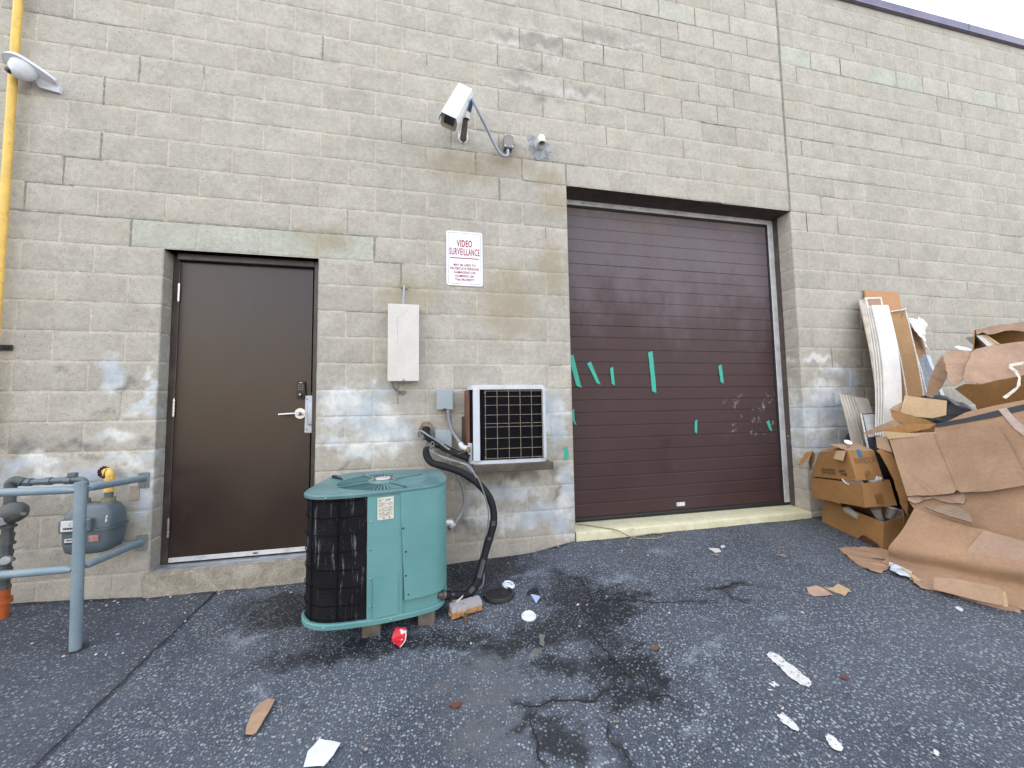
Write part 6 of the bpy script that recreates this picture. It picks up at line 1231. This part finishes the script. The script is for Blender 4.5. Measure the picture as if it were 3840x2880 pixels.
mb = MB(); mb.lathe([(0, 0), (.026, 0), (.032, .03), (.034, .075), (.031, .075), (.029, .03), (.022, .006), (0, .006)], (2.33, -.585, .408), (.9, -.3, .35), 24); tag(mb.build('mug', plain('grey_ceramic', (.40, .44, .46), .3)), 'pale grey cup lying in the middle carton', 'cup')
mb = MB(); mb.lathe([(0, 0), (.022, 0), (.03, .04), (.033, .07), (.030, .07), (.027, .04), (0, .006)], (2.405, -.590, .385), (.3, -.2, 1), 22); tag(mb.build('mug', cer), 'white cup at the right corner of the middle carton', 'cup')
mb = MB(); mb.lathe([(0, 0), (.015, .0), (.028, .008), (.029, .010), (.015, .004), (0, .004)], (2.36, -.44, .712), (-.2, -.6, .8), 26); tag(mb.build('plate', cer), 'white dish lying on the flap of the top carton', 'plate')

# ------------------------------------------------------------------ the heap itself
def lofted(name, rows, mat, parent=None, th=.006, amp=.006, sub=5, sd=0):
    R = [catmull(r, sub) for r in rows]; cols = [catmull([r[i] for r in R], sub) for i in range(len(R[0]))]
    bm = bmesh.new(); V = [[bm.verts.new(p+Vector((mn.noise(p*6+Vector((sd, 0, 0))), mn.noise(p*6+Vector((0, sd+3, 0))), mn.noise(p*6+Vector((0, 0, sd+9)))))*amp) for p in c_] for c_ in cols]
    for a, b in zip(V, V[1:]):
        for i in range(len(a)-1): bm.faces.new((a[i], a[i+1], b[i+1], b[i]))
    bmesh.ops.recalc_face_normals(bm, faces=bm.faces[:]); bmesh.ops.solidify(bm, geom=bm.faces[:], thickness=th)
    me = bpy.data.meshes.new(name); bm.to_mesh(me); bm.free(); smooth(me, 60); return obj(name, me, mat, parent)
HG = 'cardboard heap against the wall'
# lowest sheet sagging to the ground
t = thing('cardboard_sheet', 'lowest big cardboard sheet of the heap, sagging onto the asphalt', 'cardboard', S1_4[0], HG)
S1_4 = [(x, y, gz(x, y)+.008) for x, y, z in [(1.958, -.900, 0), (1.963, -.990, 0), (1.975, -1.150, 0), (1.995, -1.270, 0), (2.01, -1.35, 0), (2.040, -1.480, 0), (2.06, -1.62, 0)]]
S1_2 = [(x-.026, y-.006, z+.014) for x, y, z in S1_2]; S1_3 = [(x+.018, y, z+.002) for x, y, z in S1_3]
lofted('sheet', [S1_0, S1_1, S1_2, S1_3, S1_4], kr_a, t, amp=.004)
S1PANEL = [(2.212,-1.296,0.250), (2.220,-1.377,0.240), (2.228,-1.447,0.233), (2.239,-1.553,0.220), (2.189,-1.567,0.134), (2.165,-1.468,0.124), (2.133,-1.357,0.102), (2.109,-1.250,0.094)]
obj('overlap_panel', sheet_mesh('overlap_panel', S1PANEL, thick=.005, amp=.004, freq=3), kr_g, t)
obj('torn_ridge', sheet_mesh('torn_ridge', CORR, thick=.012, amp=.004, jag=.002), kr_f, t)
obj('folded_corner', sheet_mesh('folded_corner', FOLDCORNER, thick=.005, amp=.004), kr_c, t)
# big lower carton
t = thing('cardboard_box', 'largest lower carton of the heap with a black printed stripe near its top edge', 'box', (2.45, -1.0, .4), HG)
obj('front_face', sheet_mesh('front_face', KFACE, thick=.006, amp=.007, freq=3), kr_a, t)
obj('black_stripe', sheet_mesh('black_stripe', [Vector(p)+Vector((-.006, -.002, 0)) for p in KSTRIPE], thick=.0015, amp=.002, freq=3, cuts=2), dkint, t)
obj('packing_tape', sheet_mesh('packing_tape', [Vector(p)+Vector((-.006, -.002, 0)) for p in KTAPE], thick=.0008, amp=.003, freq=3, cuts=2), plain('pinkish_tape', (.42, .33, .29), .3), t)
obj('side_face', sheet_mesh('side_face', SIDE, thick=.006, amp=.006, jag=.002), kr_d, t)
obj('back_face', sheet_mesh('back_face', [(3.12, -.45, .02), (3.30, -1.40, .06), (3.42, -1.30, .95), (3.15, -.45, .85)], thick=.006, amp=.008), kr_e, t)
obj('bottom_face', sheet_mesh('bottom_face', [(2.50, -.75, .06), (2.62, -1.50, .06), (3.30, -1.40, .06), (3.12, -.45, .06)], thick=.006, amp=.006), kr_e, t)
obj('end_face', sheet_mesh('end_face', [(2.50, -.70, .05), (3.12, -.45, .02), (3.15, -.45, .80), (2.56, -.68, .78)], thick=.006, amp=.006), kr_e, t)
obj('end_face', sheet_mesh('end_face', [(2.690, -1.440, 1.095), (2.386, -1.503, .187), (2.55, -1.49, .05), (3.30, -1.40, .05), (3.42, -1.30, .95)], thick=.006, amp=.006), kr_a, t)
obj('top_face', sheet_mesh('top_face', [(2.60, -1.09, .965), (2.66, -1.315, 1.035), (2.692, -1.434, 1.08), (3.42, -1.30, .95), (3.16, -.85, .88)], thick=.006, amp=.006), kr_a, t)
obj('lower_front', sheet_mesh('lower_front', S2, thick=.006, amp=.006, freq=3), kr_a, t)
obj('torn_strip', sheet_mesh('torn_strip', TORNSTRIP, thick=.005, amp=.012, jag=.005), kr_g, t)
t = thing('cardboard_sheet', 'folded two panel cardboard flap hanging over the largest carton', 'cardboard', (2.38, -1.0, .6), HG)
def fold(p):
    d = -(p.y-(-.973-(.828-p.z)/.397*.136))
    return Vector((-.022+.045*min(d, .3), 0, 0)) if d > 0 else Vector((-.022+.10*-d, 0, 0))
obj('panel', sheet_mesh('panel', FLAP, thick=.006, amp=.008, freq=3, jag=.003, jagset=(9, 10, 11, 12, 13, 14), cuts=4, bend=fold), kr_b, t)
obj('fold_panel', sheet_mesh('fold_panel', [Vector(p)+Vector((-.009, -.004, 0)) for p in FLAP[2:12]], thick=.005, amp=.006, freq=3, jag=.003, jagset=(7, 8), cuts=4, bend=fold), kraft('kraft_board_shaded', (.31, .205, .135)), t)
obj('folded_edge', sheet_mesh('folded_edge', FLAPSTRIP, thick=.006, amp=.003), kr_c, t)
obj('top_flap', sheet_mesh('top_flap', T1, thick=.005, amp=.006, jag=.003), kr_d, t)
obj('corner_flap', sheet_mesh('corner_flap', T4, thick=.005, amp=.004), kr_b, t)
t = thing('cardboard_flap', 'torn carton flap with a shadowed brown inside above the stacked boxes', 'cardboard', (2.6, -.75, .92), HG)
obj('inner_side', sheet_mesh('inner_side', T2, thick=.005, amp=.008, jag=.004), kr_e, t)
obj('outer_side', sheet_mesh('outer_side', T3, thick=.005, amp=.006, jag=.003), kr_b, t)
t = thing('cardboard_sheet', 'clean tan rectangular cardboard piece lying on the torn flap', 'cardboard', (2.86, -.65, 1.0), HG)
obj('sheet', sheet_mesh('sheet', PLATE, thick=.005, amp=.004, freq=3), kr_c, t)
tag(sheet('cardboard_sheet', PLATE2, kr_b, thick=.005, amp=.005, jag=.003), 'small cardboard piece tucked behind the clean tan piece', 'cardboard', HG)
# upper carton, crushed
t = thing('cardboard_box', 'crushed upper carton of the heap with a loose strand of clear tape', 'box', (3.2, -.85, 1.2), HG)
obj('front_face', sheet_mesh('front_face', HMAIN, thick=.006, amp=.022, freq=4, jag=.004, jagset=(7, 8, 9, 10, 11), cuts=4), kr_g, t)
obj('end_face', sheet_mesh('end_face', E2, thick=.006, amp=.014, freq=5, jag=.004), kr_g, t)
obj('end_flap', sheet_mesh('end_flap', E1, thick=.006, amp=.010, freq=5, jag=.004), kr_b, t)
obj('under_face', sheet_mesh('under_face', HUNDER, thick=.006, amp=.010, freq=4), kr_e, t)
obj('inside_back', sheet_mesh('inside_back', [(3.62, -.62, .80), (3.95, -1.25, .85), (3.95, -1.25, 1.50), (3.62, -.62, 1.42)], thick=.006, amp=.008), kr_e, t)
obj('bottom_face', sheet_mesh('bottom_face', [(3.05, -.66, .82), (3.25, -1.15, .86), (3.90, -1.25, .86), (3.62, -.62, .82)], thick=.006, amp=.008), kr_e, t)
obj('clear_tape', sheet_mesh('clear_tape', [Vector(p)+Vector((-.024, -.008, 0)) for p in CLEARTAPE], thick=.0006, amp=.006, freq=20, cuts=3), plain('shiny_clear_tape', (.50, .47, .43), .15, var=.3, scale=50, spec=.8), t)
tag(sheet('plastic_sleeve', [Vector(p)+Vector((-.01, -.01, .004)) for p in WHITETUBE], plain('white_plastic_film', (.58, .60, .66), .35, var=.2, scale=30), thick=.004, amp=.010, freq=14), 'white plastic packet lying on the top edge of the crushed carton', 'plastic', HG)
t = thing('cardboard_box', 'open carton at the very top right of the heap with a dark inside', 'box', (3.5, -.85, 1.65), HG)
obj('rim_flap', sheet_mesh('rim_flap', RIM, thick=.006, amp=.008, jag=.004), kr_g, t)
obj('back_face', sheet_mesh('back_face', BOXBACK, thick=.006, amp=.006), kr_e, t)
obj('left_face', sheet_mesh('left_face', [RIM[0], (3.395, -.735, 1.50), (3.79, -.55, 1.52), BOXBACK[0]], thick=.006, amp=.004), kr_d, t)
obj('top_face', sheet_mesh('top_face', [Vector(RIM[0])+Vector((0, 0, -.004)), RIM[1], RIM[2], RIM[3], BOXBACK[2], BOXBACK[0]], thick=.006, amp=.006), kr_a, t)
obj('bottom_face', sheet_mesh('bottom_face', [(3.36, -.74, 1.49), (3.46, -1.10, 1.50), (3.95, -.90, 1.50), (3.78, -.55, 1.49)], thick=.006, amp=.004), kr_e, t)
a_, b_, c_, d_ = [Vector(p) for p in STICKS]
for k in range(5):
    f0, f1 = k/5, (k+.86)/5; t = tag(None or MB().prism([a_.lerp(b_, f0), a_.lerp(b_, f1), d_.lerp(c_, f1), d_.lerp(c_, f0)], (.30, .22, .03)).build('trim_board', [wht, wht, plain('grey_board', (.45, .43, .40), .5), kr_c, plain('yellow_board', (.50, .36, .20), .6)][k], sm=False),
        ['white trim board, leftmost in the open top carton', 'white trim board, second from the left in the open top carton', 'grey trim board in the middle of the open top carton', 'tan trim board, fourth in the open top carton', 'yellowish trim board, rightmost in the open top carton'][k], 'board', 'boards in the top carton')
tag(sheet('cardboard_strip', BOTPLANK, kr_b, thick=.010, amp=.003, freq=4), 'flattened carton strip leaning at the front foot of the heap', 'cardboard', HG)
tag(sheet('cardboard_strip', BOTEND, kr_c, thick=.006, amp=.003), 'narrow upright cardboard tab at the end of the flattened strip', 'cardboard', HG)
t = thing('cardboard_sheet', 'flat cardboard sheet under the front foot of the heap at the right edge', 'cardboard', (2.0, -1.48, -.10), HG)
obj('sheet', sheet_mesh('sheet', [(x, y, gz(x, y)+.006) for x, y in ((1.80, -1.20), (1.88, -1.28), (1.935, -1.44), (1.99, -1.515), (2.04, -1.49), (2.07, -1.60), (2.6, -1.6), (2.6, -1.0), (2.0, -.95))], thick=.005, amp=.004, jag=.005), kr_b, t)
# added dark lumps standing in for shade inside the gaps
fillm = plain('gap_black', (.012, .012, .014), .4)
for (c_, r, lb_) in (((3.05, -.30, .50), (.42, .26, .42), 'added dark lump standing in for shade in the gap behind the stacked cartons'), ((3.55, -.36, .75), (.35, .30, .36), 'added dark lump standing in for the shaded cavity under the crushed upper carton')):
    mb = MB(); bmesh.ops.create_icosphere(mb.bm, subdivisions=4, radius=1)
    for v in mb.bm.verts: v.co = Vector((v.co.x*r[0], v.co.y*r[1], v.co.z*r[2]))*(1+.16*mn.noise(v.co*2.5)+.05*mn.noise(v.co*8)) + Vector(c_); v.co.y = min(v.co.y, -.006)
    tag(mb.build('dark_filler', fillm), lb_, 'bag')

# ------------------------------------------------------------------ boards leaning on the wall
def leaner(name, TLc, TRc, BRc, BLc, th, mat, bow=0., n=16, parent=None):
    bm = bmesh.new(); R = []
    a, b, c_, d = [Vector(p) for p in (TLc, TRc, BRc, BLc)]
    for j in range(n+1):
        v = j/n; row = []
        for i in range(5): u = i/4; p = a.lerp(d, v).lerp(b.lerp(c_, v), u); p.y -= bow*math.sin(math.pi*v); row.append(bm.verts.new(p))
        R.append(row)
    for p, q in zip(R, R[1:]):
        for i in range(4): bm.faces.new((p[i], p[i+1], q[i+1], q[i]))
    bmesh.ops.recalc_face_normals(bm, faces=bm.faces[:]); bmesh.ops.solidify(bm, geom=bm.faces[:], thickness=th)
    me = bpy.data.meshes.new(name); bm.to_mesh(me); bm.free(); smooth(me, 30); return obj(name, me, mat, parent)
LG = 'boards leaning on the wall'
tanm = plain('tan_fibreboard', (.42, .215, .09), .7, var=.08)
tag(leaner('board', (3.31, -.022, 2.250), (3.775, -.022, 2.250), (3.62, -.30, .5), (3.16, -.30, .5), .014, tanm), 'tall orange tan fibreboard, tallest panel leaning on the wall', 'board', LG)
tag(leaner('board', (3.150, -.075, 2.125), (3.27, -.075, 2.13), (2.92, -.40, .70), (2.80, -.40, .70), .012, plain('worn_white_edge_board', (.46, .41, .35), .6, var=.25, dirt=.4, dirtcol=(.25, .16, .09)), .03), 'narrow worn panel behind the left edge of the white trim stack', 'board', LG)
t = thing('picture_frame', 'empty white edged frame end sticking up behind the white trim stack', 'frame', (3.30, -.09, 2.1), LG)
for nm, P in (('top_bar', [(3.215, -.085, 2.150), (3.440, -.085, 2.165), (3.440, -.085, 2.145), (3.215, -.085, 2.130)]), ('side_bar', [(3.215, -.085, 2.150), (3.235, -.085, 2.150), (3.13, -.30, 1.1), (3.11, -.30, 1.1)]), ('side_bar', [(3.425, -.085, 2.150), (3.440, -.085, 2.150), (3.22, -.30, 1.1), (3.20, -.30, 1.1)])):
    mb = MB(); mb.prism(P, (0, .012, .0)); mb.build(nm, edge_w, t, sm=False)
mb = MB(); mb.prism([(3.225, -.080, 2.142), (3.430, -.080, 2.150), (3.21, -.295, 1.1), (3.12, -.295, 1.1)], (0, .004, 0)); mb.build('backing', kr_b, t, sm=False)
for k in range(4):
    dx, dy = -.006*k, .014*k; dz = -.004*k
    tag(leaner('trim_board', (3.205+dx, -.145+dy, 2.050+dz), (3.425+dx*.3, -.145+dy, 2.062+dz), (2.965+dx*.4, -.44+dy, .70), (2.755+dx, -.44+dy, .70), .009, wht, .05-.004*k),
        ['white trim board, front one of the stack leaning on the wall', 'white trim board, second in the leaning stack, showing only its left edge', 'white trim board, third in the leaning stack, showing only its left edge', 'white trim board, rear one of the leaning stack'][k], 'board', LG)
t = thing('cardboard_strip', 'tall brown cardboard strip with white edges leaning beside the white trim stack', 'cardboard', (3.6, -.1, 1.5), LG)
leaner('strip', (3.500, -.10, 1.995), (3.715, -.10, 2.035), (3.335, -.42, .78), (3.13, -.42, .70), .006, kr_d if False else kraft('tan_strip_board', (.33, .20, .095), .1), .02, parent=t)
leaner('white_edge', (3.490, -.108, 1.992), (3.502, -.108, 1.997), (3.135, -.43, .70), (3.126, -.43, .70), .008, edge_w, .02, parent=t)
leaner('white_edge', (3.716, -.106, 2.036), (3.724, -.106, 2.036), (3.343, -.425, .78), (3.337, -.425, .78), .006, edge_w, .02, parent=t)
mb = MB(); mb.tube(catmull([(3.495, -.112, 1.998), (3.56, -.116, 2.012), (3.63, -.116, 2.020), (3.72, -.110, 2.040)], 5), .007, 8); mb.build('top_edge', edge_w, t)
mb = MB(); mb.tube(catmull([(3.47, -.125, 1.84), (3.52, -.14, 1.855), (3.57, -.135, 1.875), (3.66, -.12, 1.99)], 6), .0035, 6); mb.build('twine', plain('brown_twine', (.22, .13, .06), .8), t)
leaner('white_edge', (3.745, -.085, 1.84), (3.760, -.085, 1.84), (3.44, -.40, .78), (3.43, -.40, .78), .006, edge_w, .03, parent=t)
tag(leaner('board', (3.72, -.05, 1.86), (3.99, -.05, 1.86), (3.93, -.20, .95), (3.62, -.20, .95), .008, kraft('brown_panel', (.30, .17, .085), .15), .0), 'brown cardboard panel behind the torn white sheet', 'board', LG)
tag(sheet('torn_sheet', [(3.785, -.10, 1.965), (3.860, -.115, 1.955), (3.935, -.09, 1.93), (3.955, -.09, 1.985), (4.005, -.085, 1.955), (4.035, -.085, 1.90), (3.985, -.10, 1.82), (3.965, -.12, 1.70), (3.97, -.13, 1.60), (3.90, -.14, 1.655), (3.845, -.13, 1.745), (3.80, -.12, 1.85)], wht, thick=.004, amp=.02, freq=6, jag=.006, cuts=4), 'torn white sheet curling at the right of the leaning boards', 'paper', LG)
blm = NG('blue_grey_wrap'); n = blm.noise(9, 7, .7); blm.bump(n, .6, .02); blm_ = blm.out(blm.mix(blm.rng(n, .35, .65), (.045, .065, .10), (.14, .17, .22)), .25)
t = thing('wrapped_bundle', 'blue grey plastic wrapped bundle between the leaning boards and the crushed carton', 'bundle', (3.85, -.2, 1.3), LG)
mb = MB(); mb.prism([(3.80, -.09, 1.555), (3.965, -.095, 1.560), (3.90, -.28, .85), (3.66, -.28, .85)], (.02, .08, 0)); bmesh.ops.subdivide_edges(mb.bm, edges=mb.bm.edges[:], cuts=6, use_grid_fill=True); [setattr(v, 'co', v.co+Vector((0, .02*mn.noise(v.co*9), .004*mn.noise(v.co*14)))) for v in mb.bm.verts]; mb.build('bundle', blm_, t)
mb = MB(); mb.prism([(3.967, -.095, 1.562), (4.075, -.07, 1.560), (4.02, -.24, .85), (3.905, -.28, .85)], (.015, .06, 0)); mb.build('white_side', plain('pale_wrap', (.42, .47, .54), .35, var=.12), t, sm=False)
plm_ = NG('grey_vinyl_plank'); n = plm_.noise(9, 7, .65, plm_.map((1, 1, .12))); plank = plm_.out(plm_.mix(plm_.rng(n, .35, .65), (.34, .31, .265), (.46, .425, .37)), .6)
for k in range(6):
    x0 = 2.735+k*.022 if k < 5 else 2.845; w_ = .019 if k < 5 else .165
    tag(leaner('vinyl_plank', (x0, -.125-.010*k, 1.150-.006*k), (x0+w_, -.125-.010*k, 1.150-.006*k-(.02 if k == 5 else 0)), (x0+w_-.185, -.40-.01*k, .30), (x0-.185-.01*(5-k), -.40-.01*k, .30), .006, plank, .02),
        ['grey vinyl plank at the left end of the short fan of planks', 'grey vinyl plank, second from the left in the short fan', 'grey vinyl plank, third from the left in the short fan', 'grey vinyl plank, fourth from the left in the short fan', 'grey vinyl plank, fifth in the short fan', 'grey vinyl plank facing front, widest of the short fan'][k], 'plank', 'grey planks leaning on the wall')
t = thing('sample_board', 'pale wood sample board with a black border beside the grey planks', 'board', (2.85, -.3, .85), LG)
leaner('board', (2.735, -.30, .955), (3.085, -.30, .968), (2.98, -.42, .62), (2.62, -.42, .60), .010, dkint, 0, parent=t)
leaner('wood_face', (2.742, -.313, .948), (3.000, -.313, .958), (2.945, -.375, .765), (2.690, -.375, .745), .004, plain('pale_grey_wood', (.42, .43, .43), .55, var=.12, scale=18), 0, parent=t)
leaner('white_edge', (2.728, -.305, .957), (2.737, -.305, .957), (2.625, -.425, .60), (2.615, -.425, .60), .010, edge_w, 0, parent=t)
